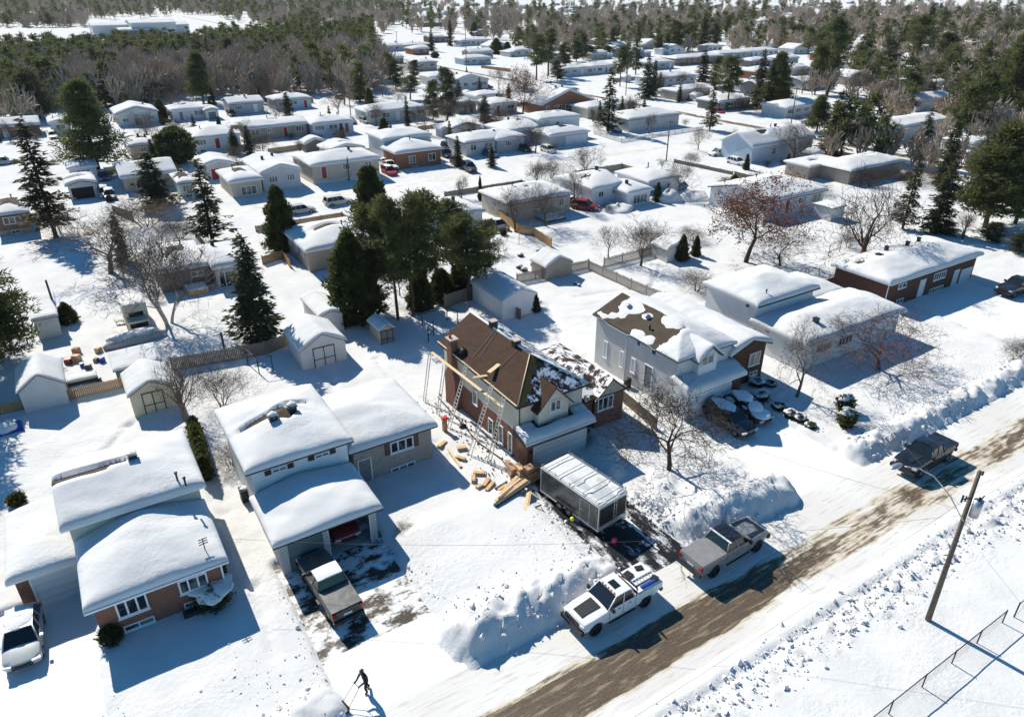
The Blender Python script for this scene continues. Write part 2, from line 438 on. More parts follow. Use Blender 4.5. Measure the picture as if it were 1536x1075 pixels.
TRACKS = [((19.6, 37), (20.6, 44), (21.4, 50), (22, 60)), ((3.6, 30), (4.0, 36), (4.0, 44), (4.2, 52)), ((-6, 44), (-5, 52), (0, 60), (1.8, 61.5)), ((31, 38), (33.4, 44), (35, 52)), ((14, 50), (17, 58), (16, 66), (20, 72)), ((40, 44), (39, 52), (44, 62)),
          ((13, 73), (17, 77), (25, 80), (30, 88)), ((30, 62), (36, 70), (34, 80)), ((48, 62), (58, 60), (66, 66), (60, 74)), ((60, 78), (70, 84), (80, 92)), ((52, 84), (60, 92), (58, 104)), ((-6, 72), (0, 78), (8, 76), (12, 84)), ((2, 84), (8, 92), (18, 98))]
def ground_h(X, Y):
    h = .30 + .16 * (fbm(X * .12, Y * .12) - .47) + .05 * (fbm(X * .7, Y * .7) - .47)
    # trodden yards are rougher
    h = h + .10 * (fbm(X * 1.3 + 5, Y * 1.3, 3) - .44) * sstep(36, 42, Y)
    # the deep undisturbed lawn in front of the house under repair
    m = sstep(12.4, 14.2, X) * sstep(23.4, 21.8, X) * sstep(24.4, 26, Y) * sstep(36.4, 34.5, Y)
    h = h + .62 * m
    for tr in TRACKS:
        for (x0, y0), (x1, y1) in zip(tr, tr[1:]):
            k = (X > min(x0, x1) - 2) & (X < max(x0, x1) + 2) & (Y > min(y0, y1) - 2) & (Y < max(y0, y1) + 2)
            if not k.any(): continue
            xx, yy = X[k], Y[k]; bx, by = x1 - x0, y1 - y0; t = np.clip(((xx - x0) * bx + (yy - y0) * by) / (bx * bx + by * by), 0, 1)
            d = np.hypot(xx - x0 - t * bx, yy - y0 - t * by) + .7 * (fbm(xx * .5, yy * .5, 2) - .37)
            h[k] = h[k] - .17 * sstep(.5, .1, d) * (.5 + fbm(xx * 2.2, yy * 2.2, 2)) 
    # verge south of the road: churned clods
    ed = .35 * (fbm(X * .25, Y * .25) - .5)
    cl = sstep(13.5, 14.4, Y + ed * 3) * sstep(16.1, 15.4, Y + ed)
    h = h + cl * (1.5 * np.maximum(fbm(X * 2.0, Y * 2.0, 3) - .48, 0) - .06)
    h = h - .22 * sstep(.5, 0, np.abs(Y - 15.75 - ed * .5)) * (.4 + fbm(X * 1.2, Y * 1.2, 2))
    h = h - .10 * sstep(15.9, 17.2, Y) * sstep(17.6, 17.2, Y)
    for (x0, y0, x1, y1, k) in CLEAR:
        n = .45 * (fbm(X * .9 + 3, Y * .9) - .47)
        e = .40
        m = sstep(x0 - e, x0, X + n) * sstep(x1 + e, x1, X + n) * sstep(y0 - e, y0, Y + n * .6) * sstep(y1 + e, y1, Y + n)
        h = h * (1 - m) - .10 * m
    for (x0, y0, x1, y1, w, ht, ro) in BANKS:
        bx, by = x1 - x0, y1 - y0; L2 = bx * bx + by * by + 1e-6
        # only where it matters
        t = np.clip(((X - x0) * bx + (Y - y0) * by) / L2, 0, 1)
        d = np.hypot(X - x0 - t * bx, Y - y0 - t * by) / w
        k = d < 1.6
        if not k.any(): continue
        xx, yy = X[k], Y[k]
        dd = d[k] + .55 * (fbm(xx * .8, yy * .8, 3) - .47)
        prof = np.clip(1 - dd * dd, 0, 1) ** .8
        cl = (fbm(xx * 1.9 + 9, yy * 1.9, 4) - .42) * 1.1 * ro
        h[k] = np.maximum(h[k], h[k] * .4 + prof * ht * (.78 + cl))
    return h
XX, YY = np.meshgrid(GX, GY, indexing='ij')
HH = ground_h(XX, YY)
nx, ny = XX.shape
V = np.stack([XX.ravel(), YY.ravel(), HH.ravel()], 1)
ii, jj = np.meshgrid(np.arange(nx - 1), np.arange(ny - 1), indexing='ij'); a = (ii * ny + jj).ravel()
Fq = np.stack([a, a + ny, a + ny + 1, a + 1], 1)
g = bpy.data.objects.new('ground', np_mesh('ground', V, Fq, ['snow_ground'], True)); C.objects.link(g)
tag(g, 'deep white snow lying over yards and lawns', kind='structure')
def sheet(name, x0, y0, x1, y1, z, mat, label, step=1.0):
    nx = max(2, int((x1 - x0) / step)); ny = max(2, int((y1 - y0) / step))
    X, Y = np.meshgrid(np.linspace(x0, x1, nx + 1), np.linspace(y0, y1, ny + 1), indexing='ij')
    Z = z + .03 * (fbm(X * .8, Y * 1.6, 3) - .47)
    if name == 'driveway': Z = Z - .10 * sstep(24.4, 23.2, Y)
    V = np.stack([X.ravel(), Y.ravel(), Z.ravel()], 1)
    ii, jj = np.meshgrid(np.arange(nx), np.arange(ny), indexing='ij'); a = (ii * (ny + 1) + jj).ravel()
    o = bpy.data.objects.new(name, np_mesh(name, V, np.stack([a, a + ny + 1, a + ny + 2, a + 1], 1), [mat], True)); C.objects.link(o)
    return tag(o, label, kind='structure')
sheet('road', -40, 17.0, 200, 24.2, .02, 'road_packed', 'packed snow road with a worn brown asphalt lane', .5)
sheet('street', -60, 117, 400, 125, .02, 'street_packed', 'packed snow street between the house rows', 1.0)
sheet('main_road', 150, -60, 158, 900, .05, 'collector_packed', 'road with brown wheel tracks running away from camera', 2.0)
DL = ['driveway of the leftmost house, packed snow', 'lower half of the drive where the shoveller stands', 'patchy paver drive before the double garage',
      'black asphalt drive cleared beside the dark trailer', 'packed snow drive of the grey sided house', 'packed snow drive of the dark brick house']
for i, (x0, y0, x1, y1, m) in enumerate(CLEAR[1:7]):
    sheet('driveway', x0 - .4, y0 - (.5 if i != 2 else 0) + (.0), x1 + .4, y1 + (.4 if i != 1 else 0), .055, m, DL[i], .5)

# ---------------------------------------------------------------- buildings
def roof_h(kind, x0, y0, x1, y1, p):
    """kind: 'x' or 'y' ridge direction, then flags of hipped ends: a (low end), b (high end); 'flat', 'shed+y' ..."""
    if kind == 'flat': return lambda x, y: 0 * x
    if kind == 'shed': return lambda x, y: p * (y - y0)
    if kind == 'shedx': return lambda x, y: p * (x - x0)
    ax = kind[0]
    def f(x, y, k=None):
        L = [y - y0, y1 - y] if ax == 'x' else [x - x0, x1 - x]
        if 'a' in kind: L.append(x - x0 if ax == 'x' else y - y0)
        if 'b' in kind: L.append(x1 - x if ax == 'x' else y1 - y)
        if k is None:
            r = L[0]
            for q in L[1:]: r = np.minimum(r, q)
            return p * r
        e = sum(np.exp(-q / k) for q in L)
        return p * (-k * np.log(e))
    return f
def roof_poly(kind, x0, y0, x1, y1, p):
    """vertices (x, y, height) and faces of the roof planes"""
    if kind in ('flat', 'shed', 'shedx'):
        f = roof_h(kind, x0, y0, x1, y1, p)
        return [(x, y, float(f(x, y))) for x, y in ((x0, y0), (x1, y0), (x1, y1), (x0, y1))], [(0, 1, 2, 3)]
    ax = kind[0]
    if ax == 'x':
        h = (y1 - y0) / 2; ym = (y0 + y1) / 2; ra = x0 + (h if 'a' in kind else 0); rbb = x1 - (h if 'b' in kind else 0)
        if ra > rbb: ra = rbb = (x0 + x1) / 2
        v = [(x0, y0, 0), (x1, y0, 0), (x1, y1, 0), (x0, y1, 0), (ra, ym, p * h), (rbb, ym, p * h)]
        f = [(0, 1, 5, 4), (2, 3, 4, 5)]
        if 'a' in kind: f.append((3, 0, 4))
        if 'b' in kind: f.append((1, 2, 5))
        return v, f
    h = (x1 - x0) / 2; xm = (x0 + x1) / 2; ra = y0 + (h if 'a' in kind else 0); rbb = y1 - (h if 'b' in kind else 0)
    if ra > rbb: ra = rbb = (y0 + y1) / 2
    v = [(x0, y0, 0), (x1, y0, 0), (x1, y1, 0), (x0, y1, 0), (xm, ra, p * h), (xm, rbb, p * h)]
    f = [(3, 0, 4, 5), (1, 2, 5, 4)]
    if 'a' in kind: f.append((0, 1, 4))
    if 'b' in kind: f.append((2, 3, 5))
    return v, f
def snow_layer(parent, kind, x0, y0, x1, y1, z, p, T=.38, step=.3, bare=(), seed=0, mask=None, over=.015, k=.45, rough=.10, drift=0):
    """a rounded blanket of snow on a roof plane set"""
    x0 -= over; x1 += over; y0 -= over; y1 += over
    nx = max(3, int(round((x1 - x0) / step))); ny = max(3, int(round((y1 - y0) / step)))
    def ax(a, b, n):
        t = np.linspace(0, 1, n + 1); e = min(.10, .12 / max(.1, b - a) * 1.0)
        t = np.concatenate([[0], [e * .25, e * .7], t[1:-1], [1 - e * .7, 1 - e * .25], [1]]); t = np.unique(t); return a + (b - a) * t
    X, Y = np.meshgrid(ax(x0, x1, nx), ax(y0, y1, ny), indexing='ij')
    f = roof_h(kind, x0, y0, x1, y1, p)
    try: base = np.maximum(f(X, Y, k), -.05) + (.30 * k * p if kind[0] in 'xy' else 0)
    except TypeError: base = f(X, Y)
    hard = f(X, Y)
    d = np.minimum(np.minimum(X - x0, x1 - X), np.minimum(Y - y0, y1 - Y))
    wv = .7 + .5 * (fbm(X * .9 + seed, Y * .9) )
    edge = np.sqrt(np.clip(1 - (1 - np.clip(d / (.55 * wv), 0, 1)) ** 2, 0, 1))
    th = T * (.80 + .8 * (fbm(X * .35 + seed * 3.1, Y * .35 + seed, 3) - .45) + rough * 1.6 * (fbm(X * 1.6 + seed, Y * 1.6, 3) - .45) + .28 * (fbm(X * .5 + seed, Y * 2.2 + X * .6, 3) - .45))
    rim_ = .06 + .42 * fbm(X * 1.3 + seed, Y * 1.3, 2)
    th = th * .84 * (rim_ + (1 - rim_) * edge) * np.clip(d / .05, 0, 1) ** .5 + .02
    if drift: th = th + drift * edge * sstep(0, 1, (Y - y0) / (y1 - y0))
    base = np.where(d < .5, hard * (1 - edge) + base * edge, base)
    for (bx, by, brx, bry, amt) in bare:
        dd = np.hypot((X - bx) / brx, (Y - by) / bry) + .9 * (fbm(X * 1.2 + seed, Y * 1.2, 4) - .47)
        th = th - amt * sstep(1.15, .75, dd)
        base = np.where(dd < 1, hard, base)
    if mask is not None: th, base = mask(X, Y, th, base, hard)
    Z = z + base + th
    nx, ny = X.shape
    V = np.stack([X.ravel(), Y.ravel(), Z.ravel()], 1)
    ii, jj = np.meshgrid(np.arange(nx - 1), np.arange(ny - 1), indexing='ij'); a = (ii * ny + jj).ravel()
    Fq = np.stack([a, a + ny, a + ny + 1, a + 1], 1)
    rim = [i * ny for i in range(nx)] + [(nx - 1) * ny + j for j in range(1, ny)] + [i * ny + ny - 1 for i in range(nx - 2, -1, -1)] + [j for j in range(ny - 2, 0, -1)]
    low = V[rim].copy(); hz = z + np.array([float(f(q[0], q[1])) for q in low]); low[:, 2] = np.minimum(hz - .04, low[:, 2] - .04)
    n0 = len(V); m = len(rim); V = np.concatenate([V, low])
    sk = np.array([(rim[i], n0 + i, n0 + (i + 1) % m, rim[(i + 1) % m]) for i in range(m)])
    Fq = np.concatenate([Fq, sk])
    o = bpy.data.objects.new('snow_layer', np_mesh('snow_layer', V, Fq, ['snow_roof'], True)); C.objects.link(o); o.parent = parent
    return o
def wing(root, x0, y0, x1, y1, ze, kind='xab', p=.3, wall='siding_white', over=.40, T=.38, zb=-.15, roof='shingle_greybrown', trim='trim_white',
         snow=True, step=.3, bare=(), seed=0, mask=None, lower=None, fascia=.17, front_open=None, gable=None, rough=.1, k=.45, drift=0, label=None):
    """walls + roof (> snow) of one wing; x0..y1 is the eave rectangle, ze the eave height"""
    a, b, c, d = x0 + over, y0 + over, x1 - over, y1 - over
    f = roof_h(kind, x0, y0, x1, y1, p)
    m = MB(); zt = ze + p * over - .10
    if kind in ('flat', 'shed', 'shedx'): zt = ze - .04
    if front_open:
        m.box(a, b + .2, zb, a + .15, d, zt); m.box(c - .15, b + .2, zb, c, d, zt); m.box(a + .15, d - .15, zb, c - .15, d, zt)
        cuts = sorted(front_open); xp = a
        for (q0, q1, zq) in cuts:
            m.box(xp, b, zb, q0, b + .2, zt); m.box(q0, b, zq, q1, b + .2, zt); xp = q1
        m.box(xp, b, zb, c, b + .2, zt)
    else:
        m.box(a, b, zb, c, d, zt)
    if kind[0] == 'x':
        ym = (y0 + y1) / 2; zr = ze + p * (y1 - y0) / 2 - .10
        for fl, xx in (('a', a), ('b', c - .15)):
            if fl not in kind:
                m.add([(xx, b, zt), (xx, d, zt), (xx, ym, zr), (xx + .15, b, zt), (xx + .15, d, zt), (xx + .15, ym, zr)], [(0, 2, 1), (3, 4, 5), (0, 3, 5, 2), (1, 2, 5, 4)])
    if kind[0] == 'y':
        xm = (x0 + x1) / 2; zr = ze + p * (x1 - x0) / 2 - .10
        for fl, yy in (('a', b), ('b', d - .15)):
            if fl not in kind:
                m.add([(a, yy, zt), (c, yy, zt), (xm, yy, zr), (a, yy + .15, zt), (c, yy + .15, zt), (xm, yy + .15, zr)], [(0, 1, 2), (3, 5, 4), (0, 2, 5, 3), (1, 4, 5, 2)])
    w = m.build('wall', wall, root, label=label)
    if lower:                                # a band of another cladding round the foot of the wall
        zl, lm = lower; MB().box(a - .04, b - .04, zb, c + .04, d + .04, zl).build('lower_wall', lm, root)
    v, fs = roof_poly(kind, x0, y0, x1, y1, p)
    top = [(q[0], q[1], ze + q[2]) for q in v]; bot = [(q[0], q[1], ze + q[2] - fascia) for q in v]
    n = len(v); r = MB(); r.add(top + bot, [])
    r.cur = 0
    for q in fs: r.f.append(q); r.mi.append(0); r.sm.append(False)
    for q in fs: r.f.append(tuple(i + n for i in reversed(q))); r.mi.append(1); r.sm.append(False)
    cnt = {}
    for q in fs:
        for i in range(len(q)):
            e = (q[i], q[(i + 1) % len(q)]); cnt[tuple(sorted(e))] = cnt.get(tuple(sorted(e)), []) + [e]
    for e in cnt.values():
        if len(e) == 1: i, j = e[0]; r.f.append((j, i, i + n, j + n)); r.mi.append(1); r.sm.append(False)
    ro = r.build('roof', [roof, trim], root)
    if snow: snow_layer(ro, kind, x0, y0, x1, y1, ze, p, T, step, bare, seed, mask, k=k, rough=rough, drift=drift)
    return ro
def window(root, side, plane, u0, z0, u1, z1, panes=2, frame='trim_white', glass='glass_house', shutters=None, fw=.07, sill=True, name='window', rows=1):
    """u runs along x on front walls (F), along y on side walls (L at -x, R at +x)"""
    if u0 > u1: u0, u1 = u1, u0
    if z0 > z1: z0, z1 = z1, z0
    s = -1 if side in 'FL' else 1
    def bx(m, a, za, b, zb_, d0, d1):
        d0, d1 = sorted((plane + s * d0, plane + s * d1))
        if side in 'FB': m.box(a, d0, za, b, d1, zb_)
        else: m.box(d0, a, za, d1, b, zb_)
    m = MB()
    bx(m, u0, z0, u1, z0 + fw, 0, .07); bx(m, u0, z1 - fw, u1, z1, 0, .07)
    bx(m, u0, z0 + fw, u0 + fw, z1 - fw, 0, .07); bx(m, u1 - fw, z0 + fw, u1, z1 - fw, 0, .07)
    for i in range(1, panes):
        c = u0 + (u1 - u0) * i / panes; bx(m, c - fw / 2, z0 + fw, c + fw / 2, z1 - fw, 0, .06)
    if sill: bx(m, u0 - .05, z0 - .07, u1 + .05, z0 - .002, 0, .11)
    o = m.build(name, frame, root)
    g = MB(); bx(g, u0 + fw * .5, z0 + fw * .5, u1 - fw * .5, z1 - fw * .5, -.02, .025); g.build('pane', glass, o)
    if shutters:
        sw = shutters[1]
        for a, b in ((u0 - sw - .04, u0 - .04), (u1 + .04, u1 + .04 + sw)):
            q = MB(); bx(q, a, z0 - .03, b, z1 + .03, 0, .045); q.build('shutter', shutters[0], root)
    return o
def winF(root, y, c, pts, **kw):             # pts: two opposite corners in crop pixels on the wall plane y
    q = [PY(*K(c, *p), y) for p in pts]
    zs = [z for _, z in q]; xs = [x for x, _ in q]
    return window(root, 'F', y, min(xs), min(zs), max(xs), max(zs), **kw)
def winL(root, x, c, pts, **kw):
    q = [PX(*K(c, *p), x) for p in pts]
    zs = [z for _, z in q]; ys = [y for y, _ in q]
    return window(root, 'L', x, min(ys), min(zs), max(ys), max(zs), **kw)
def door(root, side, plane, u, z, w=.9, h=2.05, mat='door_grey', name='door', frame='trim_white', handle=True):
    s = -1 if side in 'FL' else 1
    def bx(m, a, za, b, zb_, d0, d1):
        d0, d1 = sorted((plane + s * d0, plane + s * d1))
        if side == 'F': m.box(a, d0, za, b, d1, zb_)
        else: m.box(d0, a, za, d1, b, zb_)
    m = MB(); bx(m, u, z, u + w, z + h, 0, .04); o = m.build(name, mat, root)
    f = MB(); bx(f, u - .08, z, u, z + h + .08, 0, .07); bx(f, u + w, z, u + w + .08, z + h + .08, 0, .07); bx(f, u, z + h, u + w, z + h + .08, 0, .07); f.build('frame', frame, o)
    if handle: q = MB(); bx(q, u + w - .14, z + 1.0, u + w - .08, z + 1.05, .04, .10); q.build('handle', 'metal_galv', o)
    return o
def garage_door(root, y, x0, x1, z0, z1, mat='garage_white', rows=4, frame='trim_white'):
    m = MB(); n = rows; hh = (z1 - z0) / n
    for i in range(n): m.box(x0, y - .05, z0 + i * hh + .012, x1, y, z0 + (i + 1) * hh - .012)
    m.box(x0, y - .03, z0, x1, y + .01, z1)
    o = m.build('garage_door', mat, root)
    f = MB(); f.box(x0 - .1, y - .08, z0, x0, y + .01, z1 + .1); f.box(x1, y - .08, z0, x1 + .1, y + .01, z1 + .1); f.box(x0, y - .08, z1, x1, y + .01, z1 + .1)
    f.build('frame', frame, o)
    return o
def vent(roof, x, y, z, s=.22, snow=.12, mat='metal_dark'):
    m = MB(); m.box(x - s, y - s, z - .3, x + s, y + s, z + .28); m.box(x - s * 1.25, y - s * 1.25, z + .28, x + s * 1.25, y + s * 1.25, z + .36)
    o = m.build('roof_vent', mat, roof)
    if snow: MB().blob((x, y, z + .36), (s * 1.2, s * 1.2, snow), 3).build('snow_cap', 'snow_roof', o)
    return o
def stack(roof, x, y, z, h=.6, r=.06, mat='metal_dark'):
    m = MB(); m.tube((x, y, z - .3), (x, y, z + h), r, n=8); m.tube((x, y, z + h), (x, y, z + h + .08), r * 1.7, n=8); return m.build('flue_pipe', mat, roof)
def gutter(roof, x0, x1, y, z, mat='trim_white'):
    MB().box(x0, y - .10, z - .14, x1, y, z - .02).build('gutter', mat, roof)
def downpipe(root, x, y, z0, z1, mat='trim_white'):
    MB().box(x - .05, y - .06, z0, x + .05, y - .0, z1).build('downpipe', mat, root)
def rect(fl, fr, bk, z):
    a = P(*fl, z); b = P(*fr, z); c = P(*bk, z)
    return a[0], (a[1] + b[1]) / 2, b[0], c[1]

# --- house one, far left: split level with a brick front
def house_one():
    t = thing('split_level_house', 'split level house with red brick front wall and big snow roof at the far left', 'house', (0, 0, 0))
    zl, zu, zg = 3.1, 4.7, 2.7
    x0, y0, x1, _ = rect(K('6', 480, 480), K('6', 1315, 170), K('1', 1200, 905), zl)
    ux0, uy0, ux1, uy1 = rect(K('1', 345, 1065), K('1', 1185, 795), K('1', 1070, 480), zu)
    wing(t, x0, y0, x1, uy0 + .6, zl, 'ya', .28, 'brick_red', T=.50, seed=1, k=.6)
    gutter(t, x0, x1, y0, zl)
    r = wing(t, ux0, uy0, ux1, uy1, zu, 'xb', .27, 'siding_green', T=.45, seed=2, bare=[(ux0 + 1.6, (uy0 + uy1) / 2 + .15, 1.9, .45, .9), (ux0 + 3.6, (uy0 + uy1) / 2 + .3, .8, .3, .7)])
    vent(r, ux0 + 4.6, (uy0 + uy1) / 2 + .1, zu + 1.15, .25)
    for px in ((1015, 740), (1063, 768)):
        a = P(*K('1', *px), zu + .9); stack(r, a[0], a[1], zu + .8, .25)
    gx0, gy0, gx1, gy1 = rect(K('6', 30, 310), K('6', 430, 185), K('1', 325, 890), zg)
    wing(t, gx0, gy0, gx1 + .3, gy1, zg, 'ya', .2, 'brick_red', T=.42, seed=3, over=.35)
    yf = y0 + .40
    winF(t, yf, '6', [(685, 510), (835, 355)], panes=3, fw=.10); winF(t, yf, '6', [(1040, 370), (1185, 235)], panes=3, fw=.10)
    winF(t, yf, '6', [(720, 585), (885, 487)], panes=2); winF(t, yf, '6', [(1065, 448), (1145, 388)], panes=1)
    yg = gy0 + .35
    a = PY(*K('6', 222, 395), yg); b = PY(*K('6', 425, 330), yg)
    garage_door(t, yg, a[0], gx1 - .1, 0, 2.25, 'garage_white')
    a = PY(*K('6', 1220, 60), y0 + 1.3)
    m = MB(); zz = zl + .8; m.tube((x1 - 1.0, y0 + 1.0, zl), (x1 - 1.0, y0 + 1.0, zl + 1.35), .03)
    for k in range(3): m.tube((x1 - 1.25, y0 + 1.0, zl + .95 + k * .17), (x1 - .75, y0 + 1.05, zl + .95 + k * .17), .03)
    m.build('antenna', 'metal_dark', r)
    m = MB(); m.box(x1 - .38, y0 + .9, 1.2, x1 - .12, y0 + 1.3, 1.9); m.build('electric_meter', 'metal_dark', t)
    downpipe(t, x1 - .44, y0 + .36, 0, zl)
    return (x0, y0, x1, yf)
H1 = house_one()
tag(MB().box(H1[0] + 4.5, H1[3] - .75, .15, H1[0] + 5.9, H1[3] - .3, .62).build('garden_bench', 'trim_dark'), 'dark snowy bench under the windows of the red brick front', 'bench')

# --- house two: white and grey brick split level with a double garage
def house_two():
    t = thing('split_level_house', 'white and grey brick split level house with open double garage', 'house')
    zu, zr, zg = 5.0, 3.4, 2.8
    ux0, uy0, ux1, uy1 = rect(K('2', 262, 660), K('2', 885, 460), K('2', 650, 145), zu)
    rx0, ry0, rx1, ry1 = rect(K('2', 905, 525), K('2', 1370, 375), K('2', 1140, 100), zr)
    gx0, gy0, gx1, gy1 = rect(K('2', 415, 1075), K('2', 1060, 855), K('2', 915, 620), zg)
    ap = (ux0 + ux1) / 2 + .1; ym = (uy0 + uy1) / 2
    r = wing(t, ux0, uy0, ux1, uy1, zu, 'xab', .27, 'siding_white', T=.48, seed=4, trim='trim_dark',
             bare=[(ap + .1, ym - .1, .75, .75, .9), (ap - 1.6, ym + .1, 1.7, .22, .8), (ap + 1.2, ym + .9, .9, .30, .8)])
    vent(r, ap - .75, ym - .7, zu + 1.15, .28, .2); vent(r, ap + .75, ym - .15, zu + 1.2, .28, .2)
    wing(t, rx0 - .6, ry0, rx1, ry1, zr, 'xb', .27, 'brick_grey', T=.45, seed=5, trim='trim_dark')
    yf = uy0 + .4
    for c, sh in (([(415, 652), (498, 602)], 1), ([(662, 590 - 22), (742, 522)], 1)):
        winF(t, yf, '2', c, panes=2, shutters=('trim_dark', .42), frame='trim_white')
    yr = ry0 + .4
    winF(t, yr, '2', [(1098, 540), (1225, 432)], panes=3, shutters=('trim_brown', .4), fw=.1)
    winF(t, yr, '2', [(1102, 655), (1238, 575)], panes=3, fw=.09)
    a = PY(*K('2', 950, 690), yr); door(t, 'F', yr, a[0] - .35, .2, mat='door_grey')
    # open garage
    a, c = gx0 + .45, gx1 - .45; yw = gy0 + .4; xm = a + (c - a) * .46
    rg = wing(t, gx0, gy0, gx1, uy0 + .35, zg, 'ya', .17, 'siding_grey', T=.50, seed=6, trim='trim_dark', k=.6,
              front_open=[(a + .45, xm - .15, 2.35), (xm + .2, c - .45, 2.35)])
    garage_door(t, yw + .12, a + .47, xm - .17, 0, 2.33, 'garage_teal', frame='trim_white')
    m = MB(); m.box(xm + .15, yw - .03, 0, xm + .20, yw + .1, 2.4); m.box(c - .45, yw - .03, 0, c - .40, yw + .1, 2.4); m.box(xm + .15, yw - .03, 2.35, c - .4, yw + .1, 2.42)
    m.build('garage_opening_frame', 'trim_white', t)
    MB().box(a + .1, yw + .1, .02, c - .1, uy0 + .3, .07).build('garage_floor', 'concrete', t)
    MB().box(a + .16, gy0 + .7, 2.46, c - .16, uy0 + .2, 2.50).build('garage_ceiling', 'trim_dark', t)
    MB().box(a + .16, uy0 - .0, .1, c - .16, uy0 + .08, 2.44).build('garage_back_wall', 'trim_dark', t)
    return gx0, gy0, gx1, uy0, xm, c, yw, ux0, ux1, zu
H2 = house_two()

# --- house three: two-storey brick house having its roof redone
X3, Y3 = None, None
def house_three():
    t = thing('brick_house', 'two storey brick and cream house with brown roof being reshingled in the middle', 'house')
    ze, p = 5.4, .0
    x0 = P(776, 611, ze)[0]; y0 = P(776, 611, ze)[1]; x1 = P(884, 575, ze)[0]; y1 = P(660, 512, ze)[1]
    w = x1 - x0; p = .62
    over = .35
    xa, yb, xc, yd = x0 + over, y0 + over, x1 - over, y1 - over
    zs = 2.75                                 # brick below, cream siding above
    MB().box(xa, yb, -.15, xc, yd, zs).build('brick_wall', 'brick_red', t)
    zt = ze + p * over - .1; xm = (x0 + x1) / 2
    m = MB(); m.box(xa + .02, yb + .02, zs, xc - .02, yd - .02, zt)
    zr = ze + p * w / 2 - .12
    m.add([(xa, yd - .15, zt), (xc, yd - .15, zt), (xm, yd - .15, zr), (xa, yd - .02, zt), (xc, yd - .02, zt), (xm, yd - .02, zr)], [(0, 1, 2), (3, 5, 4), (0, 2, 5, 3), (1, 4, 5, 2)])
    m.build('siding_wall', 'siding_cream', t)
    # roof: gable at the back, hipped front, planes in different states of repair
    hh = p * w / 2; yh = y0 + w / 2
    v = [(x0, y0, ze), (x1, y0, ze), (x1, y1, ze), (x0, y1, ze), (xm, yh, ze + hh), (xm, y1, ze + hh)]
    r = MB(); n = 6; r.add(v + [(a, b, c - .2) for a, b, c in v], [])
    for q, mi in (((3, 0, 4, 5), 0), ((1, 2, 5, 4), 1), ((0, 1, 4), 1)): r.f.append(q); r.mi.append(mi); r.sm.append(False); r.f.append(tuple(i + 6 for i in reversed(q))); r.mi.append(2); r.sm.append(False)
    for i, j in ((3, 0), (0, 1), (1, 2), (2, 5), (5, 3)): r.f.append((j, i, i + 6, j + 6)); r.mi.append(2); r.sm.append(False)
    ro = r.build('roof', ['shingle_brown', 'roof_dark_snow', 'trim_dark'], t)
    # strips on the ridge, hips and eaves
    m = MB(); m.tube((xm, yh + .1, ze + hh + .03), (xm, y1 - .1, ze + hh + .03), .10, n=6); m.tube((xm + .05, yh, ze + hh + .02), (x1 - .05, y0 + .05, ze + .04), .08, n=6)
    m.build('ridge_snow', 'snow_roof', ro)
    m = MB(); m.tube((xm - .05, yh, ze + hh), (x0 + .05, y0 + .05, ze + .03), .05, n=5); m.build('hip_board', 'wood_plank', ro)
    m = MB(); m.box(x0 - .06, y0 + .1, ze + .03, x0 + .04, y1, ze + .10); m.build('eave_board', 'wood_plank', ro)
    m = MB()                                  # the last stepped courses of new shingles on the hipped end
    for i in range(5):
        f0 = i / 5 * .92; f1 = (i + 1) / 5 * .92
        za, zb_ = ze + hh * f0 + .025, ze + hh * f1 + .025; ya, yb_ = y0 + w / 2 * f0, y0 + w / 2 * f1
        xa_, xb_ = x0 + w / 2 * f0, x0 + w / 2 * f1; e = .75 + .3 * (i % 2)
        m.add([(xa_, ya, za), (xa_ + e, ya, za), (xb_ + e * .9, yb_, zb_), (xb_, yb_, zb_)], [(0, 1, 2, 3)])
    m.build('new_shingle_courses', 'shingle_olive', ro)
    def on(px, py):                            # point on the left roof plane under a photo pixel
        d = ray(px, py); k = (ze - p * x0 - CAM_H) / (d[2] - p * d[0]); return d[0] * k, d[1] * k, CAM_H + d[2] * k
    for c in ((460, 185), (592, 295)):
        a = on(*K('3', *c)); q = MB(); q.box(a[0] - .28, a[1] - .28, a[2] - .4, a[0] + .28, a[1] + .28, a[2] + .42); q.build('roof_vent', 'metal_dark', ro)
        MB().box(a[0] - .32, a[1] - .32, a[2] + .42, a[0] + .32, a[1] + .32, a[2] + .5).build('vent_cap', 'chimney_cap', ro)
    a = on(*K('3', 285, 345)); MB().blob((a[0], a[1], a[2] + .2), (.35, .35, .3), 2).build('turbine_vent', 'metal_dark', ro)
    a = on(*K('3', 465, 450))
    MB().obox((a[0], a[1], a[2] + .28), (1.3, .36, .10), R(20), 0, R(-8)).build('roof_bracket_boards', 'wood_plank', ro)
    MB().obox((a[0] - 1.0, a[1] + .4, a[2] - .35), (1.2, .3, .10), R(-15)).build('loose_board', 'wood_new', ro)
    m = MB()
    for c0, c1 in (((480, 205), (345, 370)), ((490, 210), (380, 375)), ((600, 330), (490, 440))):
        a, b = on(*K('3', *c0)), on(*K('3', *c1)); m.tube((a[0], a[1], a[2] + .05), (b[0], b[1], b[2] + .05), .022, n=4)
    m.build('safety_ropes', 'trim_dark', ro)
    # chimney against the left wall
    cy = PX(*K('3', 240, 640), xa)[0]
    a = P(*K('3', 238, 290), 6.1); cy = a[1]
    m = MB(); m.box(xa - .55, cy - .9, -.15, xa + .0, cy + .9, 3.1); m.add([(xa - .55, cy - .9, 3.1), (xa, cy - .9, 3.1), (xa, cy + .9, 3.1), (xa - .55, cy + .9, 3.1), (xa - .5, cy - .4, 3.9), (xa, cy - .4, 3.9), (xa, cy + .4, 3.9), (xa - .5, cy + .4, 3.9)], [(0, 1, 5, 4), (1, 2, 6, 5), (2, 3, 7, 6), (3, 0, 4, 7)])
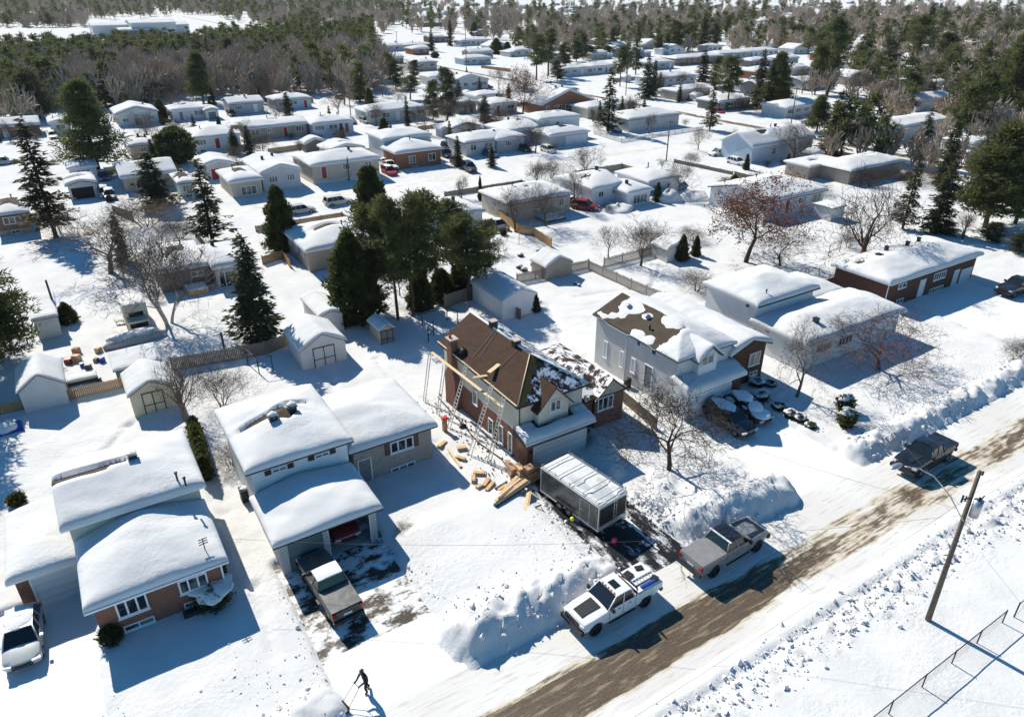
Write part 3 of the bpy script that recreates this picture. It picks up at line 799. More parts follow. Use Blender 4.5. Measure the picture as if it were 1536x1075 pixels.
    m.box(xa - .5, cy - .4, 3.9, xa + .15, cy + .4, 6.6)
    ch = m.build('chimney', 'brick_red', t)
    MB().box(xa - .58, cy - .48, 6.6, xa + .23, cy + .48, 6.72).build('chimney_cap', 'chimney_cap', ch)
    MB().tube((xa - .3, cy + .1, 6.7), (xa - .3, cy + .1, 6.95), .12, n=8).build('chimney_pot', 'brick_red', ch)
    # bump-out gable over the garage roof
    yg = y0 - .25
    ax, _ = PY(*K('3', 722, 650), yg); bx, _ = PY(*K('3', 893, 650), yg)
    pk = PY(*K('3', 830, 525), yg); cxm = (ax + bx) / 2
    zeb = 4.95; zpk = max(zeb + 1.0, pk[1])
    m = MB(); m.box(ax, yg, 2.9, bx, y0 + 1.4, zeb); m.add([(ax, yg, zeb), (bx, yg, zeb), (cxm, yg, zpk - .12), (ax, y0 + 2.6, zeb), (bx, y0 + 2.6, zeb), (cxm, y0 + 2.6, zpk - .12)], [(0, 1, 2), (3, 5, 4), (0, 2, 5, 3), (1, 4, 5, 2)])
    m.build('gable_wall', 'siding_cream', t)
    rr = MB(); o = .3; s = (zpk - zeb) / ((bx - ax) / 2)
    vv = [(ax - o, yg - o, zeb - o * s), (cxm, yg - o, zpk), (bx + o, yg - o, zeb - o * s), (ax - o, y0 + 1.2, zeb - o * s), (cxm, y0 + 3.0, zpk), (bx + o, y0 + 1.2, zeb - o * s)]
    rr.add(vv + [(a, b, c - .14) for a, b, c in vv], [])
    for q, mi in (((0, 1, 4, 3), 0), ((1, 2, 5, 4), 1)):
        rr.f.append(q); rr.mi.append(mi); rr.sm.append(False); rr.f.append(tuple(i + 6 for i in reversed(q))); rr.mi.append(2); rr.sm.append(False)
    for i, j in ((0, 1), (1, 2), (2, 5), (4, 3), (3, 0), (5, 4)): rr.f.append((j, i, i + 6, j + 6)); rr.mi.append(2); rr.sm.append(False)
    rr.build('gable_roof', ['shingle_brown', 'roof_dark_snow', 'trim_dark'], t)
    winF(t, yg, '3', [(785, 685), (852, 600)], panes=2, fw=.09)
    # garage roof and brick garage front
    zg = 3.0
    gx0, gy0 = P(*K('3', 650, 870), zg); gx1, _ = P(*K('3', 1050, 725), zg)
    gx0 = min(gx0, x0 + .05)
    MB().box(gx0 + .35, gy0 + .4, -.15, gx1 - .5, yb + .1, zg - .02).build('garage_wall', 'brick_red', t)
    gr = MB(); pg = .30; yb2 = yb + .05
    gr.add([(gx0, gy0, zg), (gx1, gy0, zg), (gx1, yb2, zg + pg * (yb2 - gy0)), (gx0, yb2, zg + pg * (yb2 - gy0)), (gx0, gy0, zg - .2), (gx1, gy0, zg - .2), (gx1, yb2, zg - .2), (gx0, yb2, zg - .2)],
           [(0, 1, 2, 3), (4, 7, 6, 5), (0, 4, 5, 1), (1, 5, 6, 2), (3, 7, 4, 0), (2, 6, 7, 3)])
    g2 = gr.build('garage_roof', 'trim_dark', t)
    f = lambda X, Y, th, base, hard: (np.where(Y > yg - .25, np.where((X > ax - .3) & (X < bx + .4), -.3, th * .5), th), base)
    snow_layer(g2, 'shed', gx0, gy0, gx1, yb2 - .1, zg, pg, .52, .25, seed=9, mask=f, rough=.25)
    gutter(g2, gx0, gx1, gy0, zg - .02, 'trim_white')
    yw = gy0 + .4
    a = PY(*K('3', 695, 950), yw)[0]; b = PY(*K('3', 985, 850), yw)[0]
    garage_door(t, yw, a, b, 0, 2.15, 'garage_white')
    for q in (a - .35, b + .35): MB().box(q - .07, yw - .16, 1.75, q + .07, yw, 2.05).build('wall_lamp', 'trim_dark', t)
    # right wing with its own little gable
    zr2 = 3.1; yw2 = yb + .1
    wx0 = gx1 - 2.1
    wx0, _ = PY(*K('3', 1040, 700), y0 + 1.2); wx1, _ = PY(*K('3', 1185, 640), y0 + 1.2)
    wy = y0 + 1.2
    w2 = wing(t, x1 - .9, wy - .4, wx1 + .5, y1 - 2.2, zr2 + .1, 'yab', .42, 'brick_red', over=.4, roof='roof_brown_snow', trim='trim_dark', snow=False)
    MB().box(wx0 - .25, wy - .35, 0, wx1 + .08, wy + .3, zr2 - .1).build('bay_wall', 'brick_red', t)
    # small gable over the window
    gx_a, gx_b = wx0 - .45, wx1 + .45; gm = (gx_a + gx_b) / 2; zq = zr2; pk2 = zq + 1.55
    m = MB(); m.add([(gx_a + .2, wy - .38, zq), (gx_b - .2, wy - .38, zq), (gm, wy - .38, pk2 - .1), (gx_a + .2, wy + 1.5, zq), (gx_b - .2, wy + 1.5, zq), (gm, wy + 1.5, pk2 - .1)], [(0, 1, 2), (3, 5, 4), (0, 3, 4, 1), (0, 2, 5, 3), (1, 4, 5, 2)]); m.build('gable_wall', 'siding_beige', t)
    m = MB(); vv = [(gx_a, wy - .6, zq - .06), (gm, wy - .6, pk2 + .05), (gx_b, wy - .6, zq - .06), (gx_a, wy + 2.4, zq - .06), (gm, wy + 2.4, pk2 + .05), (gx_b, wy + 2.4, zq - .06)]
    m.add(vv + [(a_, b_, c_ - .13) for a_, b_, c_ in vv], [])
    for q, mi in (((0, 1, 4, 3), 0), ((1, 2, 5, 4), 0)):
        m.f.append(q); m.mi.append(mi); m.sm.append(False); m.f.append(tuple(i + 6 for i in reversed(q))); m.mi.append(1); m.sm.append(False)
    for i, j in ((0, 1), (1, 2), (2, 5), (4, 3), (3, 0), (5, 4)): m.f.append((j, i, i + 6, j + 6)); m.mi.append(1); m.sm.append(False)
    m.build('gable_roof', ['roof_brown_snow', 'trim_dark'], t)
    winF(t, wy - .35, '3', [(1058, 680), (1152, 575)], panes=3, fw=.09)
    # left wall windows
    for c in ([(345, 625), (370, 570)], [(435, 800), (460, 735)], [(495, 850), (518, 770)], [(548, 905), (572, 815)]):
        winL(t, xa, '3', c, panes=1, fw=.08)
    downpipe(t, xa + .05, yb - .0, zg, ze - .1, 'trim_brown'); downpipe(t, gx0 + .4, gy0 + .38, 0, zg - .1, 'trim_brown')
    return dict(x0=x0, y0=y0, x1=x1, y1=y1, xa=xa, gx0=gx0, gy0=gy0, gx1=gx1, ze=ze, wx1=wx1, wy=wy)
H3 = house_three()

# --- house four: pale grey siding, dark brick porch
def house_four():
    t = thing('two_storey_house', 'pale grey siding house with a half bare brown roof right of the brick house', 'house')
    ze = 5.3
    x0, y0 = P(*K('4', 605, 548), ze); _, y1 = P(*K('4', 120, 268), ze)
    a = P(*K('4', 940, 430), ze); x1 = a[0]; w = x1 - x0
    def mask(X, Y, th, base, hard):
        # the left plane is bare towards the back, with islands of snow
        n = fbm(X * .9 + 4, Y * .5, 4)
        left = X < x0 + w * .50
        isl = np.zeros_like(X) - 9
        for (fx, fy, rx, ry) in ((.36, .80, .17, .09), (.07, .92, .05, .10), (.12, .84, .05, .05), (.33, .58, .05, .03), (.06, .48, .05, .045), (.42, .38, .05, .07), (.05, .33, .07, .06)):
            isl = np.maximum(isl, 1 - np.hypot((X - x0 - fx * w) / (rx * w), (Y - y0 - fy * (y1 - y0)) / (ry * (y1 - y0))) - 3.4 * (n - .47) + .1)
        # the drift's own edge thins out gently
        edge_d = (X - (x0 + w * .50)) / .5; edge_d = np.maximum(edge_d, (y0 + 2.4 + 1.6 * (X - x0) / w + 1.6 * (n - .47) - Y) / .6)
        f = np.clip(np.maximum(edge_d, 0), 0, 1)
        return np.where(left, np.where(edge_d > 0, th * f, np.clip(isl * .12, -.15, .045)), th), np.where(left, hard, base)
    r = wing(t, x0, y0, x1, y1, ze, 'ya', .40, 'siding_light', T=.30, step=.18, seed=11, mask=mask, roof='shingle_greybrown', trim='trim_dark', over=.3)
    for fx, fy in ((.34, .80), (.33, .57)): stack(r, x0 + fx * w, y0 + fy * (y1 - y0), ze + .40 * fx * w, .2, .16, 'metal_galv')
    stack(r, x0 + .2 * w, y0 + .45 * (y1 - y0), ze + .08 * w, .3, .08)
    yf = y0 - .35                             # dormer bay with its own gable
    bx0 = PY(*K('4', 722, 580), yf)[0]; bx1 = PY(*K('4', 828, 540), yf)[0]; cm = (bx0 + bx1) / 2
    MB().box(bx0, yf, 3.0, bx1, y0 + 1.0, 5.1).add([(bx0, yf, 5.1), (bx1, yf, 5.1), (cm, yf, 6.1), (bx0, yf + 2.6, 5.1), (bx1, yf + 2.6, 5.1), (cm, yf + 2.6, 6.1)], [(0, 1, 2), (3, 5, 4), (0, 2, 5, 3), (1, 4, 5, 2)]).build('bay_wall', 'siding_white', t)
    winF(t, yf, '4', [(735, 572), (812, 498)], panes=2, fw=.08)
    q = wing(t, bx0 - .35, yf - .35, bx1 + .35, y0 + 3.2, 5.0, 'y', .85, 'siding_white', over=.37, T=.3, zb=4.9, seed=12, trim='trim_dark')
    # garage under a deep drift
    zg = 2.9
    gx0, gy0 = P(*K('4', 590, 725), zg); gx1, _ = P(*K('4', 1003, 612), zg)
    gx0 = x0 - .1
    gy0 = P(*K('4', 1003, 612), zg)[1]
    wing(t, gx0, gy0, gx1, y0 + .6, zg, 'shed', .30, 'siding_white', over=.35, T=.62, seed=13, trim='trim_white', drift=-.1)
    a = PY(*K('4', 720, 790), gy0 + .35)[0]; b = PY(*K('4', 900, 700), gy0 + .35)[0]
    garage_door(t, gy0 + .35, a - .3, b, 0, 2.2, 'garage_white')
    MB().box(b + .15, gy0 + .28, 0, gx1 - .3, gy0 + 1.2, zg - .1).build('porch_pier', 'brick_dark', t)
    # right wing, lower ridge running back
    zr = 4.0
    rx1, ry0 = P(*K('4', 1150, 435), zr); rx0 = x1 - .6
    ry1 = y0 + 12.5
    rr = wing(t, rx0, ry0, rx1, y1 + 1.0, zr, 'y', .36, 'brick_dark', over=.4, T=.55, seed=14, trim='trim_dark', k=.7)
    winF(t, ry0 + .4, '4', [(1005, 575), (1080, 480)], panes=2, fw=.09); winF(t, ry0 + .4, '4', [(1010, 630), (1058, 592)], panes=2)
    for c in ([(172, 515), (200, 435)], [(268, 570), (292, 492)], [(330, 600), (362, 535)], [(365, 450), (395, 425)], [(450, 500), (485, 475)]):
        winL(t, x0 + .3, '4', c, panes=1, fw=.09, glass='trim_white' if c[0][0] < 340 else 'glass_house')
    y_, z_ = PX(*K('4', 425, 690), x0 + .3); door(t, 'L', x0 + .3, y_ - .45, max(0, z_), mat='door_grey')
    downpipe(t, x0 + .25, PX(*K('4', 310, 400), x0 + .3)[0], 0, 5.1); 
    MB().tube((x0 - .2, PX(*K('4', 325, 625), x0)[0], .3), (x0 - .2, PX(*K('4', 325, 625), x0)[0], 1.1), .35, n=12).build('barrel', 'trim_dark', t)
    return dict(x0=x0, y0=y0, x1=x1, y1=y1, gy0=gy0, gx1=gx1, rx1=rx1, ry0=ry0)
H4 = house_four()

# --- house five: white split level
def house_five():
    t = thing('split_level_house', 'long white split level house with a row of tall front windows', 'house')
    ze, zl = 5.0, 3.2
    x0, y0, x1, y1 = rect(K('4', 1075, 235), K('4', 1410, 115), K('4', 755, 90), ze)
    y1 = P(*K('4', 755, 90), ze)[1]
    lx0, ly0 = P(*K('H', 320, 985), zl); lx1 = P(*K('H', 885, 795), zl)[0]
    lx0 = min(lx0, x0 + .1)
    r = wing(t, x0, y0, x1, y1, ze, 'xab', .28, 'siding_white', T=.48, seed=15)
    stack(r, x0 + 2.2, y0 + 1.0, ze + .6, .3); 
    r2 = wing(t, lx0, ly0, lx1, y0 + .8, zl, 'xab', .26, 'siding_white', T=.50, seed=16, lower=(.3, 'brick_dark'))
    r3 = wing(t, x1 - .8, y0 + .3, lx1 - 1.0, y1 - .5, zl + .1, 'xab', .26, 'siding_white', T=.50, seed=17)
    vent(r2, lx0 + 3.6, ly0 + 2.0, zl + .9, .22, 0)
    yf = ly0 + .4
    winF(t, yf, 'H', [(328, 1040), (425, 965)], panes=4, fw=.08); winF(t, yf, 'H', [(460, 1000), (550, 920)], panes=4, fw=.08)
    winL(t, x0 + .4, '4', [(990, 228), (1022, 210)], panes=1); winL(t, lx0 + .4, '4', [(1108, 372), (1140, 345)], panes=2)
    downpipe(t, lx0 + .44, ly0 + .4, 0, zl); gutter(r2, lx0, lx1, ly0, zl)
    gutter(r, x0, x1, y0, ze, 'trim_dark')
house_five()

# --- house six: dark brick bungalow with an attached garage
def house_six():
    t = thing('brick_bungalow', 'long dark brick bungalow with white windows and garage at the right', 'house')
    ze = 3.4
    x0, y0, x1, y1 = rect(K('H', 765, 640), K('H', 1308, 463), K('H', 430, 522), ze)
    r = wing(t, x0, y0, x1, y1, ze, 'xab', .25, 'brick_dark', T=.50, seed=18, over=.45, bare=[(x0 + 2.2, y1 - 2.2, .9, .6, .5), (x0 + 1.4, y1 - 1.0, .8, .4, .4)])
    for c in ((745, 432), (865, 405), (930, 382)):
        a = P(*K('H', *c), ze + 1.2); vent(r, a[0], a[1], ze + 1.15, .18, 0)
    a = P(*K('H', 700, 480), ze + .9); vent(r, a[0], a[1], ze + .9, .3, 0)
    yf = y0 + .45
    winF(t, yf, 'H', [(808, 668), (860, 625)], panes=2); winF(t, yf, 'H', [(795, 755), (840, 715)], panes=2)
    winF(t, yf, 'H', [(1010, 620), (1090, 555)], panes=5, fw=.08); winF(t, yf, 'H', [(985, 695), (1070, 640)], panes=5, fw=.08)
    a = PY(*K('H', 915, 715), yf); door(t, 'F', yf, a[0], a[1], mat='garage_white', w=1.0, h=2.1)
    a = PY(*K('H', 1110, 655), yf); door(t, 'F', yf, a[0], a[1], mat='garage_white', w=.95, h=2.1)
    a = PY(*K('H', 1155, 635), yf); b = PY(*K('H', 1235, 540), yf); garage_door(t, yf, a[0], b[0], a[1], b[1], 'garage_white')
    downpipe(t, x0 + .48, yf, 0, ze); gutter(r, x0, x1, y0, ze)
house_six()

# ---------------------------------------------------------------- vehicles (length along x, nose at +x)
def side_extrude(prof, hw, name, mat, parent, bev=.05, taper=0.0, ztaper=.9):
    """prof: closed outline in x,z; carried across the car in stations so that bonnet, sides and ends are crowned"""
    bm = bmesh.new(); n = len(prof); xs = [p[0] for p in prof]; zs = [p[1] for p in prof]; xm, xl = (max(xs) + min(xs)) / 2, (max(xs) - min(xs)) / 2
    zl, zh = min(zs), max(zs); zc = (zl + zh) / 2; st = (-1, -.965, -.86, -.5, 0, .5, .86, .965, 1); rings = []
    for s in st:
        e = 1 - abs(s); ring = []
        inset = bev * (1.3 if abs(s) == 1 else .38 if abs(s) > .96 else 0)
        for x, z in prof:
            u = abs(x - xm) / xl; zz = z - inset if z > zc else z + inset * .2
            crown = .035 * (1 - s * s) if z > zc else 0
            xx = x - math.copysign(inset * .8 * (u > .9), x - xm)
            if u > .95: xx -= math.copysign(.09 * s * s, x - xm)
            y = s * hw * (1 - .08 * max(0, u - .72) / .28)
            if z > ztaper: y *= 1 - taper * (z - ztaper)
            if z < zl + .12: y *= .975
            ring.append(bm.verts.new((xx, y, zz + crown)))
        rings.append(ring)
    for a, b in zip(rings, rings[1:]):
        for i in range(n): bm.faces.new((a[i], a[(i + 1) % n], b[(i + 1) % n], b[i]))
    bm.faces.new(rings[0][::-1]); bm.faces.new(rings[-1])
    bmesh.ops.recalc_face_normals(bm, faces=bm.faces); bmesh.ops.triangulate(bm, faces=[f for f in bm.faces if len(f.verts) > 4])
    for f in bm.faces: f.smooth = True
    me = bpy.data.meshes.new(name); bm.to_mesh(me); bm.free(); me.materials.append(MATS[mat]); me.set_sharp_from_angle(angle=R(38))
    o = bpy.data.objects.new(name, me); C.objects.link(o); o.parent = parent
    return o
def arch(cx, r, zc, zb):
    """points of a wheel arch from rear to front along the underside"""
    a0 = math.asin(max(-1, min(1, (zb - zc) / r))); pts = []
    for i in range(9):
        t = math.pi - a0 - (math.pi - 2 * a0) * i / 8
        pts.append((cx + r * math.cos(t), zc + r * math.sin(t)))
    return pts
def wheel(root, x, y, r, w, rim='metal_dark'):
    m = MB(); n = 20; s = 1 if y > 0 else -1
    prof = [(-w / 2, r * .62), (-w / 2, r * .93), (-w * .36, r), (w * .36, r), (w / 2, r * .93), (w / 2, r * .62)]
    vs = []; fs = []
    for i in range(n):
        t = 2 * math.pi * i / n
        for (dy, rr) in prof: vs.append((x + rr * math.cos(t), y + dy, r + rr * math.sin(t)))
    k = len(prof)
    for i in range(n):
        for j in range(k - 1): fs.append((i * k + j, i * k + j + 1, ((i + 1) % n) * k + j + 1, ((i + 1) % n) * k + j))
    m.add(vs, fs, True); o = m.build('wheel', 'rubber', root)
    q = MB(); yy = y + s * w * .30
    q.tube((x, y - s * w * .1, r), (x, yy, r), r * .62, n=18)
    for i in range(6):
        t = math.pi / 3 * i; q.tube((x, yy + s * .02, r), (x + r * .58 * math.cos(t), yy + s * .03, r + r * .58 * math.sin(t)), .045, .03, n=4)
    q.build('rim', rim, o)
    return o
def greenhouse(root, base, roof, zb, zr, hb, hr, paint_m, pillars=(), glass='glass_dark', roof_m=None, thick=.07):
    """base, roof: (x rear, x front) at belt and roof height"""
    m = MB(); (b0, b1), (r0, r1) = base, roof
    m.add([(b0, -hb, zb), (b1, -hb, zb), (b1, hb, zb), (b0, hb, zb), (r0, -hr, zr), (r1, -hr, zr), (r1, hr, zr), (r0, hr, zr)],
          [(0, 3, 2, 1), (0, 1, 5, 4), (1, 2, 6, 5), (2, 3, 7, 6), (3, 0, 4, 7), (4, 5, 6, 7)]); m.build('window_glass', glass, root)
    q = MB(); e = .03
    xm = (r0 + r1) / 2
    nx = 6; vs = []; fs = []
    for i in range(nx + 1):
        x = r0 - e + (r1 - r0 + 2 * e) * i / nx; cr = 1 - ((x - xm) / (r1 - r0 + 2 * e) * 2) ** 2
        for j in range(5):
            yy = (-1 + j / 2) * (hr + e); cy = 1 - (j / 2 - 1) ** 2
            vs.append((x, yy, zr + .01 + .05 * cr * (.4 + .6 * cy) + .035 * cy))
    for i in range(nx):
        for j in range(4): fs.append((i * 5 + j, (i + 1) * 5 + j, (i + 1) * 5 + j + 1, i * 5 + j + 1))
    q.add(vs, fs, True); q.box(r0 - e, -hr - e, zr - thick * .6, r1 + e, hr + e, zr + .012)
    q.build('roof_panel', roof_m or paint_m, root)
    p = MB()
    for s in (-1, 1):
        p.tube((b1, s * hb, zb), (r1, s * hr, zr), .045, .04, 6); p.tube((b0, s * hb, zb), (r0, s * hr, zr), .065, .055, 6)
        for u in pillars:
            xb = b0 + (b1 - b0) * u; xr = r0 + (r1 - r0) * u; p.tube((xb, s * (hb + .005), zb), (xr, s * (hr + .01), zr), .045, .04, 4)
        p.tube((b0, s * hb, zb + .01), (b1, s * hb, zb + .01), .03, n=5)
    p.build('window_pillars', paint_m, root)
def lights(root, xf, xr, hw, zf, zrr, h=.16):
    for s in (-1, 1):
        MB().obox((xf - .10, s * (hw - .26), zf), (.22, .40, h), s * R(12)).build('headlight', 'lens_clear', root)
        MB().obox((xr + .06, s * (hw - .16), zrr), (.16, .22, h * 1.8)).build('taillight', 'tail_red', root)
def pickup(label, loc, rz, col='paint_white', roof_col=None, bed='open', hood=None, rims='metal_dark', L=5.9, group=None, bumper='metal_dark', snow=(), lift=0.0, extras=None):
    t = thing('pickup_truck', label, 'pickup truck', (loc[0], loc[1], loc[2] if len(loc) > 2 else .04), rz, group)
    k = L / 5.9; r = .41 + lift * .4; zb = .50 + lift; hw = .98; xa, xf = -1.78 * k, 1.95 * k; ar = r + .10
    zH = 1.18 + lift; zB = 1.30 + lift; xc = 1.05 * k
    prof = [(-2.9 * k, zb + .08)] + arch(xa, ar, r, zb) + arch(xf, ar, r, zb) + [(2.86 * k, zb + .02), (2.95 * k, zb + .25), (2.93 * k, zH - .22), (2.80 * k, zH - .05), (2.2 * k, zH + .03), (xc + .25, zH + .10), (xc, zB), (-.92 * k, zB)]
    zbed = zB if bed == 'cover' else .92 + lift
    prof += [(-.93 * k, zbed), (-2.93 * k, zbed), (-2.95 * k, zb + .3)]
    b = side_extrude(prof, hw, 'body', col, t, .045, .05, .9)
    if bed != 'cover':
        m = MB(); zt = 1.34 + lift
        for s in (-1, 1): m.box(-2.95 * k, min(s * .98, s * .86), .9 + lift, -.93 * k, max(s * .98, s * .86), zt)
        m.box(-1.02 * k, -.86, .9 + lift, -.93 * k, .86, zt); m.build('bed_walls', col, t)
        MB().box(-2.97 * k, -.9, .72 + lift, -2.89 * k, .9, zt - .01).build('tailgate', col, t)
        MB().box(-2.88 * k, -.85, .91 + lift, -1.03 * k, .85, .95 + lift).build('bed_liner', 'rubber', t)
    else:
        MB().box(-2.93 * k, -.93, zB + .0, -.95 * k, .93, zB + .05).build('bed_cover', extras or 'paint_charcoal', t)
        MB().box(-2.97 * k, -.9, .72 + lift, -2.9 * k, .9, zB - .05).build('tailgate', col, t)
    greenhouse(t, (-.90 * k, xc + .12), (-.62 * k, .42 * k), zB - .03, 1.90 + lift, .92, .74, col, (.45,), roof_m=roof_col)
    for x in (xa, xf):
        for s in (-1, 1): wheel(t, x, s * (hw - .15), r, .28, rims)
    MB().box(2.84 * k, -.95, zb - .02, 3.05 * k, .95, zb + .25).build('front_bumper', bumper, t)
    MB().box(-3.12 * k, -.93, zb + .02, -2.94 * k, .93, zb + .22).build('rear_bumper', bumper, t)
    MB().box(2.90 * k, -.62, zb + .28, 2.985 * k, .62, zH - .10).build('grille', 'metal_dark', t)
    lights(t, 2.93 * k, -3.0 * k, hw, zH - .20, 1.1 + lift)
    for s in (-1, 1):
        m = MB(); m.obox((.92 * k, s * 1.10, 1.38 + lift), (.12, .24, .24), 0); m.tube((.95 * k, s * .95, 1.33 + lift), (.92 * k, s * 1.08, 1.35 + lift), .03, n=4); m.build('side_mirror', 'metal_dark', t)
        m = MB()
        for xx in (.35, -.45): m.box(xx * k - .09, min(s * .975, s * 1.0), 1.12 + lift, xx * k + .09, max(s * .975, s * 1.0), 1.155 + lift)
        m.build('door_handles', 'metal_dark', t)
        m = MB()
        for xx in (xc - .02, .02, -.88 * k): m.box(xx - .008, min(s * .972, s * .984), .62 + lift, xx + .008, max(s * .972, s * .984), 1.26 + lift)
        m.box(-.88 * k, min(s * .95, s * 1.03), .38 + lift * .8, xc, max(s * .95, s * 1.03), .44 + lift * .8)
        m.build('running_board', 'metal_dark', t)
    if hood: MB().add([(1.30 * k, -.45, zH + .165), (2.60 * k, -.38, zH + .075), (2.60 * k, .38, zH + .075), (1.30 * k, .45, zH + .165), (1.30 * k, -.45, zH + .0), (2.60 * k, -.38, zH - .1), (2.60 * k, .38, zH - .1), (1.30 * k, .45, zH + .0)],
                      [(0, 1, 2, 3), (0, 4, 5, 1), (1, 5, 6, 2), (2, 6, 7, 3), (3, 7, 4, 0)]).build('hood_panel', hood, t)
    MB().box(-2.985 * k, -.26, .86 + lift, -2.97 * k, .26, 1.0 + lift).build('licence_plate', 'lens_clear', t)
    return t
def car(label, loc, rz, col='paint_silver', kind='suv', L=4.6, snow=0, rims='metal_galv', name=None, cat=None, group=None, parts=True):
    hh = dict(suv=(1.68, 1.02, .36), sedan=(1.45, .92, .33), hatch=(1.55, .95, .33))[kind]
    H_, zB, r = hh; k = L / 4.6; hw = .92
    t = thing(name or ('parked_suv' if kind == 'suv' else 'parked_car'), label, cat or ('suv' if kind == 'suv' else 'car'), (loc[0], loc[1], loc[2] if len(loc) > 2 else .04), rz, group)
    xa, xf = -1.38 * k, 1.40 * k; ar = r + .07; zb = .30
    tail = [(-2.28 * k, zB - .05), (-2.30 * k, .6)] if kind != 'sedan' else [(-1.4 * k, zB + .03), (-2.22 * k, zB - .03), (-2.30 * k, .6)]
    prof = [(-2.25 * k, zb + .1)] + arch(xa, ar, r, zb) + arch(xf, ar, r, zb) + [(2.22 * k, zb + .04), (2.30 * k, .55), (2.22 * k, zB - .26), (1.9 * k, zB - .14), (1.05 * k, zB)] + tail
    side_extrude(prof, hw, 'body', col, t, .05, .06, .75)
    base, rf = dict(suv=((-2.18, 1.12), (-1.95, .35)), sedan=((-1.75, 1.15), (-1.0, .30)), hatch=((-2.1, 1.15), (-1.55, .35)))[kind]
    greenhouse(t, (base[0] * k, base[1] * k), (rf[0] * k, rf[1] * k), zB - .03, H_, .86, .66, col, (.33, .62))
    for x in (xa, xf):
        for s in (-1, 1): wheel(t, x, s * (hw - .12), r, .22, rims)
    if parts:
        lights(t, 2.26 * k, -2.32 * k, hw, zB - .32, zB - .2, .13)
        MB().box(2.24 * k, -.5, .42, 2.325 * k, .5, .62).build('grille', 'metal_dark', t)
        for s in (-1, 1): MB().obox((.85 * k, s * 1.0, zB + .08), (.16, .16, .13)).build('side_mirror', col, t)
    if snow:
        m = MB(); m.blob(((rf[0] + rf[1]) / 2 * k, 0, H_ + .02), ((rf[1] - rf[0]) / 2 * k + .1, .72, .20 * snow), 4, 18, 8, .12)
        if snow > 1: m.blob((1.35 * k, 0, zB - .12), (1.0, .90, .17 * snow), 6, 22, 10, .05); m.blob((.3 * k, 0, zB + .12), (1.3, .84, .26 * snow), 8, 22, 10, .05); m.blob((-1.2 * k, 0, zB + .05), (1.2, .90, .34 * snow), 9, 22, 10, .05)
        m.build('snow_cover', 'snow_shrub', t)
    return t
UP, DOWN, LEFT, RIGHT = R(90), R(-90), R(180), 0.0
# the white pickup at the kerb: nose to the left
a = P(845, 940); b = P(978, 890)
wp = pickup('white pickup truck with black hood panel and ladder over its bed on the road', ((a[0] + b[0]) / 2 + .1, 22.95, .05), LEFT + R(1.5), 'paint_white', bed='open', hood='metal_dark', rims='metal_dark', L=6.0, lift=.10)
MB().box(-.25, -.33, 2.06, .22, .33, 2.095).build('sunroof', 'glass_dark', wp)
m = MB()
for i in range(5): m.obox((.42, -.5 + i * .25, 2.085), (.09, .07, .04))
m.build('roof_marker_lights', 'amber', wp)
MB().box(-3.0, -.90, 1.46, -1.15, .90, 1.52).build('bed_board', 'drive_snow', wp)
m = MB(); m.obox((-1.5, -.45, 1.57), (.6, .5, .12), .2); m.obox((-2.5, -.55, 1.56), (.5, .3, .1), -.3); m.obox((-2.7, .6, 1.57), (.35, .4, .14), .4); m.build('bed_cargo', 'metal_dark', wp)
m = MB(); m.tube((-.98, -.92, 1.35), (-.98, -.92, 2.02), .035); m.tube((-.98, .92, 1.35), (-.98, .92, 2.02), .035); m.tube((-.98, -.92, 2.0), (-.98, .92, 2.0), .035)
m.tube((-1.08, -.92, 1.8), (-1.08, .92, 1.8), .03); m.build('headache_rack', 'metal_dark', wp)
m = MB()
for yy in (.05, .42): m.box(-2.95, yy - .03, 1.53, -1.25, yy + .03, 1.60)
for i in range(7): m.box(-2.85 + i * .24, .02, 1.55, -2.80 + i * .24, .45, 1.58)
lad = m.build('truck_ladder', 'aluminium'); lad.location = wp.location; lad.rotation_euler = wp.rotation_euler
tag(lad, 'short aluminium ladder lying on the bed of the white pickup', 'ladder')
m = MB(); m.obox((-2.1, .72, 1.58), (1.2, .16, .12)); tb = m.build('tool_tube', 'plastic_blue'); tb.location = wp.location; tb.rotation_euler = wp.rotation_euler
tag(tb, 'blue tool case beside the ladder on the white pickup', 'case')
# grey pickup behind it, tail to the left
gp = pickup('dusty grey pickup truck parked on the road with its tail to the black drive', (30.4, 22.6, .05), R(2), 'paint_grey', roof_col='paint_black', bed='cover', L=6.4, lift=.16, extras='paint_grey', rims='metal_dark')
MB().add([(1.35, -.85, 1.47), (2.85, -.75, 1.36), (2.85, .75, 1.36), (1.35, .85, 1.47)], [(0, 1, 2, 3)]).build('hood_panel', 'paint_black', gp)
m = MB(); m.tube((3.2, -.8, .75), (3.2, .8, .75), .06); m.tube((3.2, -.5, .75), (3.1, -.45, 1.25), .05); m.tube((3.2, .5, .75), (3.1, .45, 1.25), .05); m.tube((3.1, -.45, 1.25), (3.1, .45, 1.25), .05); m.build('bull_bar', 'metal_dark', gp)
m = MB(); m.tube((.5, .8, 2.1), (.9, .95, 2.9), .015, n=4); m.build('antenna', 'metal_dark', gp)
MB().box(-.75, -.86, 2.08, -.62, .86, 2.12).build('roof_strip', 'lens_clear', gp)
pickup('black and silver pickup truck parked alone further up the road', (51.0, 21.6, .05), LEFT + R(1), 'paint_black', roof_col='paint_black', bed='cover', hood='paint_black', L=5.8, extras='paint_black', rims='metal_galv', lift=.04)
pickup('dark pickup truck with frosted roof on the patchy drive before the double garage', (7.75, 33.1, .06), UP + R(3), 'paint_darkgrey', roof_col='snow_shrub', bed='cover', L=5.8, extras='paint_charcoal', bumper='metal_dark')
car('silver grey hatchback on the far left drive with a snowy roof', (-7.95, 38.5, .06), DOWN + R(-3), 'paint_silver', 'hatch', 4.3, snow=.45)
